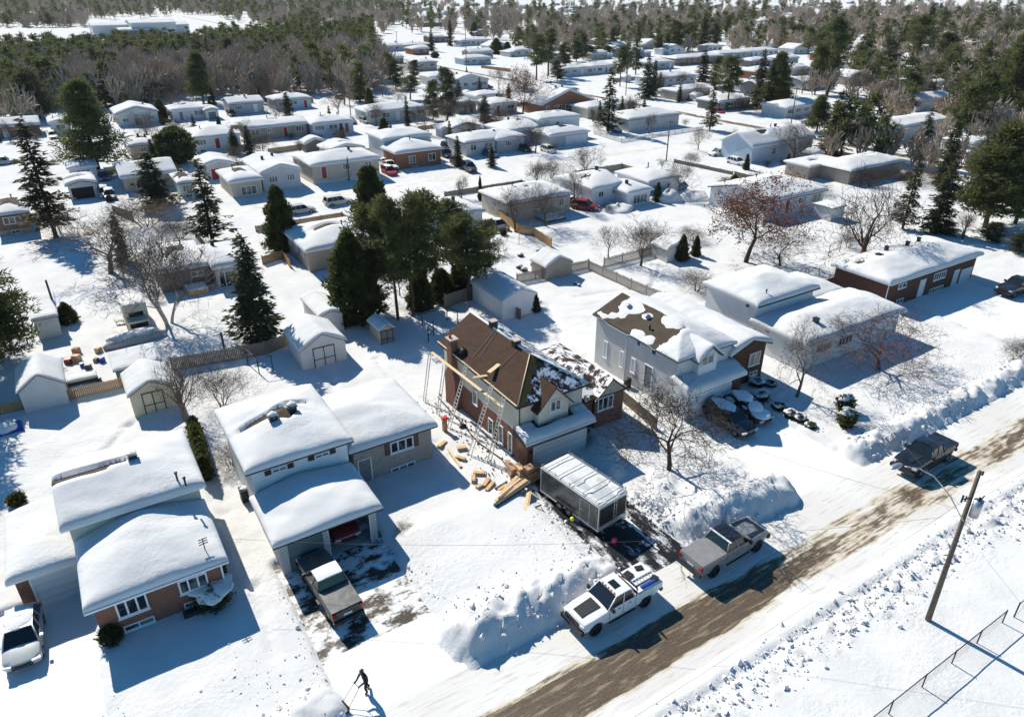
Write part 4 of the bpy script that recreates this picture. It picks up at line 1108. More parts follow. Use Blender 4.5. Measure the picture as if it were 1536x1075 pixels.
car('black four wheel drive with snow on its roof in front of the grey sided house', (42.4, 33.3, .06), DOWN + R(-1), 'paint_black', 'suv', 4.7, snow=.5)
car('car buried under blue shaded snow beside the black four wheel drive', (45.0, 33.8, .02), DOWN + R(2), 'paint_maroon', 'hatch', 4.5, snow=1.9)
pickup('black pickup truck on the drive of the dark brick bungalow at the right edge', (93.5, 35.5, .06), LEFT + R(-4), 'paint_black', bed='open', L=5.9, rims='metal_galv')
gx = (H2[4] + .2 + H2[5] - .45) / 2
car('red car parked inside the open right bay of the double garage', (gx, H2[6] + 2.55, .08), DOWN, 'paint_red', 'hatch', 4.2)

# --- cargo trailer
def trailer():
    z = 2.45; A = P(812, 702, z); B_ = P(899, 762, z); D_ = P(939, 737, z)
    L = math.hypot(A[0] - B_[0], A[1] - B_[1]); w = math.hypot(D_[0] - B_[0], D_[1] - B_[1]); rz = math.atan2(B_[1] - A[1], B_[0] - A[0])
    t = thing('cargo_trailer', 'dark enclosed cargo trailer with snowy roof rack on the black drive', 'trailer', (A[0], A[1], .05), rz)
    zf = .50; Z = z - .05
    m = MB(); m.box(0, 0, zf, L, w, Z); m.build('body', 'trailer_side', t)
    m = MB()
    for (x, y) in ((0, 0), (L, 0), (L, w), (0, w)): m.box(x - .035, y - .035, zf - .06, x + .035, y + .035, Z + .02)
    m.box(-.04, -.045, zf - .10, L + .04, .0, zf + .02); m.box(L, -.04, zf - .1, L + .05, w + .04, zf + .25); m.box(L + .001, -.04, Z - .16, L + .05, w + .04, Z)
    m.build('corner_trim', 'aluminium', t)
    ro = MB().box(-.05, -.05, Z, L + .05, w + .05, Z + .06).build('roof', 'aluminium', t)
    m = MB()
    for i in range(5): m.box(.5 + i * (L - .9) / 4 - .02, 0, Z + .26, .5 + i * (L - .9) / 4 + .02, w, Z + .30)
    for y in (.02, w - .02):
        for i in range(5): m.box(.1 + i * (L - .2) / 4 - .02, y - .02, Z + .06, .1 + i * (L - .2) / 4 + .02, y + .02, Z + .42)
        m.box(.1, y - .015, Z + .24, L - .1, y + .015, Z + .28)
    m.build('roof_rack', 'metal_galv', ro)
    snow_layer(ro, 'flat', .03, .05, L - .03, w - .05, Z + .06, 0, .10, .14, seed=21, rough=.3, bare=[(L - .9, w * .5, 1.0, .9, .10), (L * .55, w * .3, 1.1, .4, .10), (L * .72, w * .8, .5, .3, .1)])
    m = MB(); m.box(L + .02, .18, zf + .3, L + .06, w / 2 - .02, Z - .2); m.box(L + .02, w / 2 + .30, zf + .3, L + .06, w - .15, Z - .2); m.build('rear_door', 'metal_dark', t)
    m = MB()
    for y in (w / 2 + .02, w / 2 + .26): m.tube((L + .12, y, zf + .1), (L + .12, y, Z + .25), .022)
    for i in range(6): m.tube((L + .12, w / 2 + .02, zf + .3 + i * .3), (L + .12, w / 2 + .26, zf + .3 + i * .3), .018)
    m.build('rear_ladder', 'aluminium', t)
    m = MB(); x0, x1 = L * .70, L * .70 + .85
    m.box(x0, -.02, zf + .1, x1, 0, Z - .22); o = m.build('side_door', 'trailer_side', t)
    m = MB(); m.box(x0 - .03, -.035, zf + .07, x0, 0, Z - .19); m.box(x1, -.035, zf + .07, x1 + .03, 0, Z - .19); m.box(x0 - .03, -.035, Z - .22, x1 + .03, 0, Z - .19); m.box(x0 - .03, -.035, zf + .07, x1 + .03, 0, zf + .1); m.box(x0 + .08, -.05, 1.35, x0 + .2, 0, 1.4)
    m.build('door_frame', 'aluminium', o)
    for x in (L * .36, L * .52):
        for y in (-.0, w): wheel(t, x, y, .36, .22, 'metal_galv')
    m = MB(); m.box(L * .36 - .5, -.20, .78, L * .52 + .5, .0, .84); m.build('fender', 'metal_dark', t)
    m = MB(); m.tube((-.1, .3, .4), (-1.3, w / 2, .4), .05); m.tube((-.1, w - .3, .4), (-1.3, w / 2, .4), .05); m.build('tow_bar', 'metal_dark', t)
    return t
trailer()

# --- the person pushing a snow scoop
def person():
    x, y = P(551, 1037)
    t = thing('person', 'person in black winter clothes clearing the drive with a snow scoop', 'person', (x, y, .04), R(195))
    J = dict(pel=(0, 0, .96), sp=(.04, 0, 1.16), ch=(.10, 0, 1.38), nk=(.14, 0, 1.52), hd=(.18, 0, 1.64), tp=(.19, 0, 1.75),
             lh=(0, .10, .92), lk=(.16, .12, .52), la=(.08, .12, .10), lt=(.24, .13, .06), rh=(0, -.10, .92), rk=(-.02, -.12, .50), ra=(-.24, -.12, .11), rt=(-.08, -.13, .06),
             ls=(.10, .19, 1.43), le=(.22, .27, 1.15), lw=(.45, .20, 1.04), rs=(.10, -.19, 1.43), re=(.20, -.27, 1.16), rw=(.44, -.20, 1.03))
    Rr = dict(pel=.15, sp=.155, ch=.17, nk=.07, hd=.105, tp=.075, lh=.11, lk=.078, la=.06, lt=.045, rh=.11, rk=.078, ra=.06, rt=.045, ls=.085, le=.062, lw=.045, rs=.085, re=.062, rw=.045)
    E = [('pel', 'sp'), ('sp', 'ch'), ('ch', 'nk'), ('nk', 'hd'), ('hd', 'tp'), ('pel', 'lh'), ('lh', 'lk'), ('lk', 'la'), ('la', 'lt'), ('pel', 'rh'), ('rh', 'rk'), ('rk', 'ra'), ('ra', 'rt'), ('ch', 'ls'), ('ls', 'le'), ('le', 'lw'), ('ch', 'rs'), ('rs', 're'), ('re', 'rw')]
    for s, w in ((1, 'lw'), (-1, 'rw')):     # gloved hands: palm, four fingers, thumb
        pw = Vector(J[w]); J[w + 'p'] = tuple(pw + Vector((.07, 0, -.01))); Rr[w + 'p'] = .036; E.append((w, w + 'p'))
        for i in range(4):
            b = pw + Vector((.10, (i - 1.5) * .022, -.012)); c = b + Vector((.04 + .006 * (i in (1, 2)), 0, -.02)); d = c + Vector((.0, 0, -.035))
            for nme, q, rr in (('a', b, .012), ('b', c, .011), ('c', d, .009)): J[f'{w}{i}{nme}'] = tuple(q); Rr[f'{w}{i}{nme}'] = rr
            E += [(w + 'p', f'{w}{i}a'), (f'{w}{i}a', f'{w}{i}b'), (f'{w}{i}b', f'{w}{i}c')]
        q = pw + Vector((.06, -s * .045, -.02)); q2 = q + Vector((.035, 0, -.02))
        J[w + 't'] = tuple(q); Rr[w + 't'] = .013; J[w + 'u'] = tuple(q2); Rr[w + 'u'] = .011; E += [(w + 'p', w + 't'), (w + 't', w + 'u')]
    names = list(J); me = bpy.data.meshes.new('body'); me.from_pydata([J[n] for n in names], [(names.index(a), names.index(b)) for a, b in E], [])
    o = bpy.data.objects.new('body', me); C.objects.link(o); o.parent = t
    o.modifiers.new('skin', 'SKIN'); sd = me.skin_vertices[0].data
    for i, n in enumerate(names): sd[i].radius = (Rr[n], Rr[n]); sd[i].use_root = n == 'pel'
    o.modifiers.new('sub', 'SUBSURF').levels = 1; me.materials.append(MATS['cloth_black'])
    m = MB(); m.blob((.285, 0, 1.625), (.035, .06, .075), 2, 10, 6, .05); m.tube((.31, 0, 1.63), (.335, 0, 1.61), .014, .012, 5); m.build('face', 'skin', t)
    m = MB()
    for s in (-1, 1): m.blob((.318, s * .028, 1.645), (.008, .012, .008), 1, 6, 4, 0)
    m.box(.312, -.022, 1.578, .32, .022, 1.586); m.build('eyes_and_mouth', 'cloth_black', t)
    MB().blob((.17, 0, 1.72), (.125, .12, .09), 3, 12, 7, .06).build('knit_hat', 'dark_wrap', t)
    s = thing('snow_scoop', 'black snow scoop pushed by the person on the drive', 'snow scoop', (x, y, .04), R(195))
    m = MB(); m.tube((.55, -.22, .99), (.55, .22, .99), .016); m.tube((.55, -.22, .99), (1.35, -.26, .22), .014); m.tube((.55, .22, .99), (1.35, .26, .22), .014); m.build('handle', 'metal_dark', s)
    m = MB(); m.add([(1.3, -.33, .30), (1.3, .33, .30), (1.36, .33, .05), (1.36, -.33, .05), (1.85, .33, .03), (1.85, -.33, .03), (1.31, -.33, .31), (1.31, .33, .31)], [(0, 1, 2, 3), (3, 2, 4, 5), (0, 3, 5), (1, 4, 2)]); m.build('scoop_pan', 'metal_dark', s)
person()

# ---------------------------------------------------------------- trees
def tris(cent, d1, d2):
    """one triangle + one half-size twin per spray: centre, along, across (N,3)"""
    a = cent - d2; b = cent + d2; c = cent + d1
    V = np.stack([a, b, c], 1).reshape(-1, 3); F = np.arange(len(V)).reshape(-1, 3); return V, F
def rnd_unit(rs, n):
    v = rs.normal(size=(n, 3)); return v / np.linalg.norm(v, axis=1, keepdims=True)
def tube_chain(rows, n=4):
    """rows: (p, q, r0, r1) arrays -> verts, quads"""
    A = np.array([r[0] for r in rows], float); B = np.array([r[1] for r in rows], float); r0 = np.array([r[2] for r in rows]); r1 = np.array([r[3] for r in rows])
    d = B - A; L = np.linalg.norm(d, axis=1, keepdims=True) + 1e-9; d = d / L
    up = np.where(np.abs(d[:, 2:3]) < .9, np.array([[0, 0, 1.]]), np.array([[1., 0, 0]])); a = np.cross(d, up); a /= np.linalg.norm(a, axis=1, keepdims=True); b = np.cross(d, a)
    V = []
    for c, r in ((A, r0), (B, r1)):
        for i in range(n):
            t = 2 * math.pi * i / n; V.append(c + a * (r * math.cos(t))[:, None] + b * (r * math.sin(t))[:, None])
    V = np.stack(V, 1); N = len(rows); base = (np.arange(N) * 2 * n)[:, None]
    F = np.concatenate([base + np.array([[i, (i + 1) % n, n + (i + 1) % n, n + i]]) for i in range(n)], 0)
    return V.reshape(-1, 3), F
def spruce_geo(seed, h, r, clear=.06, dens=1.0, droop=.25, power=.85, spray=.34, thin=False):
    rs = np.random.RandomState(seed); rows = [((0, 0, -.3), (0, 0, h * .5), r * .055 + .04, r * .035 + .02), ((0, 0, h * .5), (0, 0, h), r * .035 + .02, .015)]
    C_, D1, D2 = [], [], []
    nl = int(h * 3.4 * dens)
    for i in range(nl):
        t = clear + (1 - clear) * (i + rs.rand()) / nl; z = h * t
        L0 = r * (1 - t) ** power * (.75 + .25 * math.sin(t * 40)) + .12
        if t < clear + .06: L0 *= .8
        for k in range(rs.randint(4, 7)):
            az = rs.rand() * 6.283; L = L0 * rs.uniform(.55, 1.12)
            dr = -droop * rs.uniform(.4, 1.3) + .35 * max(0, t - .7)
            e = np.array([math.cos(az) * L, math.sin(az) * L, L * dr])
            if L > .5: rows.append(((0, 0, z), tuple(np.array([0, 0, z]) + e * .9), .012 + .012 * L, .008))
            m = max(3, int(L / spray * 3.4)); s = rs.rand(m) ** .7
            c = np.array([0, 0, z]) + e * s[:, None] + rs.normal(size=(m, 3)) * [.10, .10, .07] * (1 if not thin else .6)
            side = np.array([-math.sin(az), math.cos(az), 0])
            off = rs.uniform(-1, 1, m)[:, None] * side * (L * .30 * (1.1 - s))[:, None]
            out = e / (L + 1e-6) + side * np.sign(off @ side)[:, None] * .7 + rs.normal(size=(m, 3)) * .25
            out[:, 2] -= .12
            out /= np.linalg.norm(out, axis=1, keepdims=True)
            ac = np.cross(out, rs.normal(size=(m, 3)) * .5 + [0, 0, 1]); ac /= np.linalg.norm(ac, axis=1, keepdims=True)
            sz = spray * rs.uniform(.6, 1.3, m)[:, None] * (.8 if thin else 1)
            C_.append(c + off); D1.append(out * sz * 1.3); D2.append(ac * sz * .34)
    return rows, tris(np.concatenate(C_), np.concatenate(D1), np.concatenate(D2))
def puff(rs, c, rad, n, spray, up=.3, flat=.7):
    u = rnd_unit(rs, n) * (rs.rand(n, 1) ** .45) * rad * np.array([1, 1, flat]); p = np.array(c) + u
    out = u / (np.linalg.norm(u, axis=1, keepdims=True) + 1e-6) + rs.normal(size=(n, 3)) * .5 + [0, 0, up]; out /= np.linalg.norm(out, axis=1, keepdims=True)
    ac = np.cross(out, rnd_unit(rs, n)); ac /= np.linalg.norm(ac, axis=1, keepdims=True) + 1e-9
    sz = spray * rs.uniform(.6, 1.3, (n, 1)); return p, out * sz * 1.35, ac * sz * .19
def pine_geo(seed, h, r, clear=.4, n=46, spray=.32, shape='oval', per=75):
    rs = np.random.RandomState(seed); ln = rs.uniform(-.04, .04, 2) * h
    rows = []; prev = np.array([0, 0, -.3]); T = []
    for i in range(1, 7):
        q = np.array([ln[0] * i / 6 + rs.normal() * .02 * h * .3, ln[1] * i / 6 + rs.normal() * .02 * h * .3, h * .97 * i / 6]); rr = (r * .055 + .05)
        rows.append((prev, q, rr * (1 - (i - 1) / 6.6), rr * (1 - i / 6.6))); prev = q; T.append(q)
    C_, D1, D2 = [], [], []
    for k in range(n):
        t = clear + (1 - clear) * ((k + rs.rand()) / n); u = (t - clear) / (1 - clear)
        w = {'oval': (math.sin(math.pi * (u * .80 + .16)) ** .7), 'cone': (1 - u) ** .75 * .95 + .1, 'flat': min(1, .45 + u) * (1 - .45 * max(0, u - .8) / .2)}[shape]
        az = rs.rand() * 6.283; L = r * w * rs.uniform(.45, 1.05); j = min(5, int(t * 6)); cx = T[j]
        b = np.array([cx[0] * t, cx[1] * t, h * t * .97]); e = b + np.array([math.cos(az) * L, math.sin(az) * L, L * rs.uniform(-.05, .38)])
        mid = (b + e) / 2 + np.array([0, 0, -L * .06]); rows.append((b, mid, .02 + .016 * L, .015 + .01 * L)); rows.append((mid, e, .015 + .01 * L, .008))
        for q, f in ((e, 1), (b + (e - b) * .68 + rs.normal(size=3) * .25, .8), (b + (e - b) * .4 + rs.normal(size=3) * .25, .55)):
            pr = (.24 + r * .15) * f * rs.uniform(.75, 1.25); a = puff(rs, q, pr, int(per * f), spray, .35, .55)
            C_.append(a[0]); D1.append(a[1]); D2.append(a[2])
    return rows, tris(np.concatenate(C_), np.concatenate(D1), np.concatenate(D2))
def cedar_geo(seed, h, r, spray=.22, n=3500, top=.8, round_=False, multi=1):
    rs = np.random.RandomState(seed); rows = [((0, 0, -.2), (0, 0, h * .8), .06 + r * .05, .02)]
    u = rs.rand(n); az = rs.rand(n) * 6.283
    w = (np.sqrt(np.clip(1 - (2 * u - 1) ** 2, 0, 1)) if round_ else np.minimum(1, (.35 + u * 6)) * (1 - u) ** (top * .62))
    lump = .80 + .30 * np.sin(az * 3 + u * 9 + seed) * np.sin(az * 5 - u * 13) + .12 * np.sin(az * 9 + u * 30)
    rr = r * w * lump * (1 - .45 * rs.rand(n) ** 2.2)
    p = np.stack([np.cos(az) * rr, np.sin(az) * rr, .05 + u * h * (.96 + .04 * np.sin(az * 2 + seed))], 1)
    out = np.stack([np.cos(az) * .55, np.sin(az) * .55, np.full(n, .8)], 1) + rs.normal(size=(n, 3)) * .35; out /= np.linalg.norm(out, axis=1, keepdims=True)
    ac = np.cross(out, rnd_unit(rs, n)); ac /= np.linalg.norm(ac, axis=1, keepdims=True) + 1e-9; sz = spray * rs.uniform(.6, 1.4, (n, 1))
    return rows, tris(p, out * sz * 1.3, ac * sz * .35)
def bare_geo(seed, h, r, levels=5, trunk=.14, fork=.28, up=.25, twist=.5, kids=(3, 4, 4, 4, 3), stems=1, tr=None, birch=False, tw=.015):
    rs = np.random.RandomState(seed); rows = []; tips = []
    r0 = tr or (.035 * h ** .9)
    def grow(p, d, L, rad, lv):
        n = 3 if lv < 3 else 2; q = p; dd = d
        pts = []
        for i in range(n):
            dd = dd + rs.normal(size=3) * .16 * twist * (1 + lv * .4) + np.array([0, 0, up * .22]); dd = dd / np.linalg.norm(dd)
            q2 = q + dd * L / n; a = rad * (1 - .45 * i / n); b = rad * (1 - .45 * (i + 1) / n); rows.append((q, q2, a, b)); q = q2; pts.append((q2, dd, b))
        if lv >= levels: tips.append(q); return
        ph = rs.rand() * 6.28
        for k in range(kids[min(lv, len(kids) - 1)]):
            j = rs.randint(0 if lv else 1, n); b, bd, br = pts[j]
            if k == 0: b, bd, br = pts[-1]
            aa = ph + k * 2.4 + rs.uniform(-.4, .4); o1 = np.cross(bd, [.3, .2, 1.]); o1 /= np.linalg.norm(o1) + 1e-9; s = o1 * math.cos(aa) + np.cross(bd, o1) * math.sin(aa)
            nd = bd * (.58 if k else .95) + s * (rs.uniform(.5, .95) if k else .30); nd[2] += up * .35; nd /= np.linalg.norm(nd)
            grow(b, nd, L * rs.uniform(.62, .84), max(tw, br * (.80 if k == 0 else .58)), lv + 1)
    for s in range(stems):
        az = rs.rand() * 6.28; ln = .0 if stems == 1 else rs.uniform(.2, .45)
        grow(np.array([math.cos(az) * .12 * (stems > 1), math.sin(az) * .12 * (stems > 1), -.2]), np.array([math.cos(az) * ln, math.sin(az) * ln, 1.0]), h * fork, r0, 0)
    A = np.array([q for _, q, _, _ in rows]); zm = A[:, 2].max(); rm = np.percentile(np.hypot(A[:, 0], A[:, 1]), 86)
    sx, sz = r / rm, h / zm
    tm = np.median(np.array(tips), 0)        # bring a leaning crown back over its foot
    def fx(p): p = np.array(p, float); f = max(0, p[2] / tm[2]) ** 1.3; return (p - [tm[0] * f, tm[1] * f, 0]) * [sx, sx, sz]
    rows = [(fx(p), fx(q), a, b) for p, q, a, b in rows]
    return rows, np.array([fx(q) for q in tips])
MK = {}
def make_meshes(kind, seed, h, r, leaf, bark, **kw):
    if kind == 'spruce': rows, (V, F) = spruce_geo(seed, h, r, **kw)
    elif kind == 'pine': rows, (V, F) = pine_geo(seed, h, r, **kw)
    elif kind == 'cedar': rows, (V, F) = cedar_geo(seed, h, r, **kw)
    else:
        lf = kw.pop('leaves', 0); rows, tips = bare_geo(seed, h, r, **kw); V = None
        if lf:
            rs = np.random.RandomState(seed); idx = rs.randint(0, len(tips), lf); c = tips[idx] + rs.normal(size=(lf, 3)) * .22
            o = rnd_unit(rs, lf); ac = np.cross(o, rnd_unit(rs, lf)); V, F = tris(c, o * .20, ac * .09)
    big = [q for q in rows if q[2] > .05]; small = [q for q in rows if q[2] <= .05]
    Vt, Ft = tube_chain(big or rows[:1], 6); MK['big'] = (Vt, Ft); MK['small'] = tube_chain(small or rows[-2:], 3)
    if small: V2, F2 = tube_chain(small, 3); Ft2 = F2 + len(Vt); Vt = np.concatenate([Vt, V2]); Ft = np.concatenate([Ft, Ft2])
    return (Vt, Ft), (None if V is None else (V, F))
def tree_proto(kind, seed, h, r, leaf, bark, **kw):
    (Vt, Ft), cr = make_meshes(kind, seed, h, r, leaf, bark, **kw)
    if kind == 'bare' and cr is None:        # stout wood and fine twigs are two parts
        k = MK['big']; tw = {'bark_birch': 'bark_grey'}.get(bark, bark)
        return [('trunk', np_mesh('trunk', *k, [bark], False)), ('crown', np_mesh('crown', *MK['small'], [tw], False))]
    return [('trunk', np_mesh('trunk', Vt, Ft, [bark], False)), ('crown', np_mesh('crown', cr[0], cr[1], [leaf], False))]
PROTO = {}
def proto(key):
    if key in PROTO: return PROTO[key]
    k = key[0]; s = key[1]
    spec = {
        'spruce': ('spruce', 30 + s, 10, (2.6, 3.0, 2.3)[s % 3], 'needles_spruce', 'bark_dark', dict(clear=.05, dens=2.1, power=.72)),
        'spruce_open': ('spruce', 50 + s, 10, 2.7, 'needles_brownish' if s % 2 else 'needles_spruce', 'bark_dark', dict(clear=.10, dens=1.5, droop=.12, power=.75)),
        'pine': ('pine', 60 + s, 10, (3.0, 3.4)[s % 2], 'needles_pine', 'bark_brown', dict(clear=.16, n=96, shape='cone', per=66)),
        'tallpine': ('pine', 70 + s, 10, (2.3, 2.0, 2.5)[s % 3], 'needles_pine', 'bark_brown', dict(clear=.36, n=60, shape='oval', per=56, spray=.26)),
        'whitepine': ('pine', 80 + s, 10, 3.4, 'needles_pine', 'bark_dark', dict(clear=.10, n=96, shape='cone', per=66)),
        'darkpine': ('pine', 90 + s, 10, 2.8, 'needles_spruce', 'bark_dark', dict(clear=.12, n=84, shape='oval', per=58, spray=.28)),
        'cedar': ('cedar', 100 + s, 10, 2.6, 'needles_cedar', 'bark_dark', dict(n=9000, spray=.36)),
        'cedarslim': ('cedar', 110 + s, 10, 2.4, 'needles_spruce', 'bark_dark', dict(n=5000, spray=.5, top=1.0)),
        'cedarround': ('cedar', 120 + s, 10, 5.0, 'needles_cedar', 'bark_dark', dict(n=9000, spray=.6, round_=True)),
        'bare': ('bare', 130 + s, 10, 4.2, None, ('bark_brown', 'bark_grey', 'bark_dark')[s % 3], dict(levels=6, kids=(4, 4, 4, 3, 3, 3), fork=.20)),
        'barewide': ('bare', 140 + s, 10, 6.2, None, ('bark_dark', 'bark_purple', 'bark_brown')[s % 3], dict(levels=6, kids=(5, 4, 4, 3, 3, 3), fork=.15, twist=.6, up=.10, tw=.019)),
        'birch': ('bare', 150 + s, 10, 3.6, None, 'bark_birch', dict(levels=6, kids=(4, 4, 3, 3, 3, 2), fork=.24, up=.42, stems=3, tr=.13)),
        'bareslim': ('bare', 160 + s, 10, 2.6, None, ('bark_grey', 'bark_brown')[s % 2], dict(levels=5, kids=(4, 4, 4, 3, 3), fork=.24, up=.5, stems=2)),
        'bush': ('bare', 170 + s, 10, 6.5, None, ('bark_dark', 'bark_brown')[s % 2], dict(levels=5, kids=(4, 4, 3, 3, 3), fork=.26, up=.2, stems=7, tr=.12)),
        'oak': ('bare', 180 + s, 10, 5.0, 'leaves_rust', 'bark_dark', dict(levels=6, kids=(4, 4, 4, 3, 3, 2), fork=.20, leaves=5200)),
        'larch': ('bare', 190 + s, 10, 3.0, None, 'bark_brown', dict(levels=6, kids=(5, 4, 4, 3, 3, 2), fork=.30, up=.05)),
    }[k]
    kind, seed, h, r, leaf, bark, kw = spec
    PROTO[key] = tree_proto(kind, seed, h, r, leaf, bark, **kw)
    return PROTO[key]
RADIUS = {'spruce': 2.6, 'spruce_open': 2.7, 'pine': 3.2, 'tallpine': 2.3, 'whitepine': 3.6, 'darkpine': 3.0, 'cedar': 2.6, 'cedarslim': 2.4, 'cedarround': 5.0,
          'bare': 4.2, 'barewide': 6.2, 'birch': 3.6, 'bareslim': 2.6, 'bush': 6.5, 'oak': 5.0, 'larch': 3.0}
KINDNAME = {'spruce': ('spruce_tree', 'spruce'), 'spruce_open': ('spruce_tree', 'spruce'), 'pine': ('pine_tree', 'pine'), 'tallpine': ('pine_tree', 'pine'), 'whitepine': ('pine_tree', 'pine'),
            'darkpine': ('pine_tree', 'pine'), 'cedar': ('cedar_tree', 'cedar'), 'cedarslim': ('cedar_tree', 'cedar'), 'cedarround': ('cedar_tree', 'cedar'), 'bare': ('bare_tree', 'bare tree'),
            'barewide': ('bare_tree', 'bare tree'), 'birch': ('birch_tree', 'birch'), 'bareslim': ('bare_tree', 'bare tree'), 'bush': ('bare_shrub', 'shrub'), 'oak': ('oak_tree', 'oak'), 'larch': ('bare_tree', 'bare tree')}
TREES = []
rt = random.Random(11)
def tree(kind, seed, x, y, h, r=None, label=None, group=None, z=.15):
    ps = proto((kind, seed)); nm, cat = KINDNAME[kind]
    t = thing(nm, label, cat, (x, y, z), rt.uniform(0, 6.28), group)
    for n, me in ps:
        o = bpy.data.objects.new(n, me); C.objects.link(o); o.parent = t
    sz = h / 10; sx = sz if r is None else r / RADIUS[kind]
    t.scale = (sx, sx, sz); TREES.append(t); return t
def tpx(kind, seed, crop, bx, by, tx, ty, wpx, label, crop2=None, z=0.0, group=None):
    """foot pixel, top pixel and crown width in crop pixels"""
    b = K(crop, bx, by); tp = K(crop2 or crop, tx, ty); x, y = P(*b, z); h = max(.6, height_at(b, tp, z))
    dep = (x * math.cos(YAW) + y * math.sin(YAW)) * _c + (CAM_H - h / 2) * _s
    return tree(kind, seed, x, y, h - z, (wpx / 3.84) / F_PX * dep / 2, label, group)
T_ = tpx
# near trees, one by one
T_('barewide', 0, '8', 930, 110, 930, -450, 740, 'wide dark bare tree in front of the brick house beside its black drive')
T_('bare', 1, '4', 1282, 765, 1325, 330, 330, 'slender bare tree on the lawn between the grey and white houses')
T_('barewide', 1, '5', 695, 145, 700, -230, 640, 'purplish bare crab tree in front of the row of tall windows')
T_('bush', 0, '5', 1480, 100, 1490, -60, 170, 'small bare bush at the right edge on the sunlit lawn')
T_('bush', 0, '2', 135, 275, 140, 30, 320, 'bare dark shrub behind the white split level house')
T_('bareslim', 0, '1', 1080, 430, 990, 60, 300, 'leaning bare bush beside the cream shed')
T_('bush', 1, '7', 880, 30, 860, -40, 130, 'small brown bare shrub at the corner of the double garage')
T_('bush', 1, '1', 1330, 700, 1330, 560, 240, 'thin bare shrub in the gap left of the white split level house')
T_('cedar', 0, 'E', 400, 872, 392, 752, 128, 'low round cedar beside the white shed at the far left', z=0)
T_('whitepine', 0, 'E', 12, 1075, 10, 400, 560, 'large white pine cut by the left edge of the picture')
tree('whitepine', 1, -12.6, 71.5, 15.5, 4.6, 'white pine mostly outside the left edge that shades the snowy yard')
T_('bare', 2 - 2, 'E', 640, 590, 560, 150, 560, 'wide brown bare tree left of the birch')
T_('birch', 0, 'E', 975, 880, 925, 290, 560, 'big pale birch with several stems behind the motorhome')
T_('spruce', 0, 'E', 1492, 985, 1385, 368, 420, 'dark spruce just behind the brown board fence')
T_('spruce_open', 0, 'E', 1228, 408, 1140, -75, 330, 'open spruce beside the wide snowy side yard')
T_('spruce_open', 1, 'E', 325, 372, 190, -300, 400, 'tall brownish spruce at the left behind the bare trees')
T_('spruce', 1, 'E', 905, 200, 860, -120, 300, 'dense spruce left of the red garage')
T_('whitepine', 1, 'A', 575, 1000, 500, 470, 420, 'huge dark white pine towering over the left houses')
T_('darkpine', 0, 'A', 235, 690, 200, 400, 260, 'dark pine left of the huge white pine')
T_('pine', 0, 'A', 1175, 600, 1150, 300, 190, 'tall blue green pine at the edge of the wood')
T_('spruce', 2, 'A', 1232, 612, 1226, 510, 70, 'small spruce at the foot of the tall blue green pine')
T_('darkpine', 1, 'A', 835, 590, 840, 410, 240, 'dark broad pine in front of the wood')
T_('cedar', 0, 'A', 935, 695, 935, 575, 90, 'round little cedar between two cream bungalows')
T_('cedarround', 0, 'A', 1025, 950, 1010, 740, 230, 'rounded evergreen with a spotty crown behind the white roof')
T_('spruce', 0, 'A', 1358, 895, 1350, 738, 120, 'left one of two small spruces by the pale deck'); T_('spruce', 1, 'A', 1440, 895, 1425, 728, 110, 'right one of two small spruces by the pale deck')
T_('spruce', 2, 'B', 203, 672, 193, 535, 120, 'spruce in front of the small blue bungalow')
T_('pine', 1, 'B', 602, 502, 588, 370, 110, 'short pine alone in the snow at the end of the wood')
T_('cedar', 1, 'B', 672, 622, 670, 512, 62, 'block of dark cedar at the end of the brown shed'); T_('cedar', 1, 'B', 755, 768, 752, 685, 72, 'clump of cedars on the drive of the pale green house')
T_('darkpine', 0, 'B', 822, 522, 820, 350, 110, 'dark pine left of the bare tree in the far yards'); T_('bare', 1, 'B', 870, 500, 865, 340, 110, 'bare grey tree between dark pines in the far yards')
T_('darkpine', 1, 'B', 932, 455, 922, 348, 90, 'dark pine right of the bare tree in the far yards'); T_('tallpine', 0, 'B', 905, 580, 900, 435, 130, 'pine rising behind the pale green house')
T_('spruce', 0, 'B', 888, 732, 890, 560, 64, 'narrow dark spruce at the corner of the pale green house')
T_('darkpine', 0, 'B', 1035, 700, 1035, 470, 130, 'left pine of the tall pair behind the domed roof'); T_('darkpine', 1, 'B', 1120, 712, 1100, 395, 190, 'tallest pine behind the domed roof')
T_('spruce', 1, 'B', 1333, 702, 1320, 555, 130, 'spruce standing before the white bungalows'); T_('spruce', 2, 'B', 1373, 965, 1370, 852, 95, 'little spruce on the front lawn by the pile of snow')
T_('cedarslim', 0, 'B', 470, 1055, 464, 952, 46, 'slim cedar against the beige front of the long bungalow')
T_('cedar', 0, 'F', 690, 330, 690, -30, 260, 'tall dense cedar beside the street behind the pines')
T_('cedar', 1, 'F', 180, 455, 60, 85, 230, 'leaning cone shaped cedar at the corner of the beige house')
T_('cedarslim', 0, 'F', 1308, 168, 1312, 25, 34, 'very slim cedar at the corner of the beige bungalow')
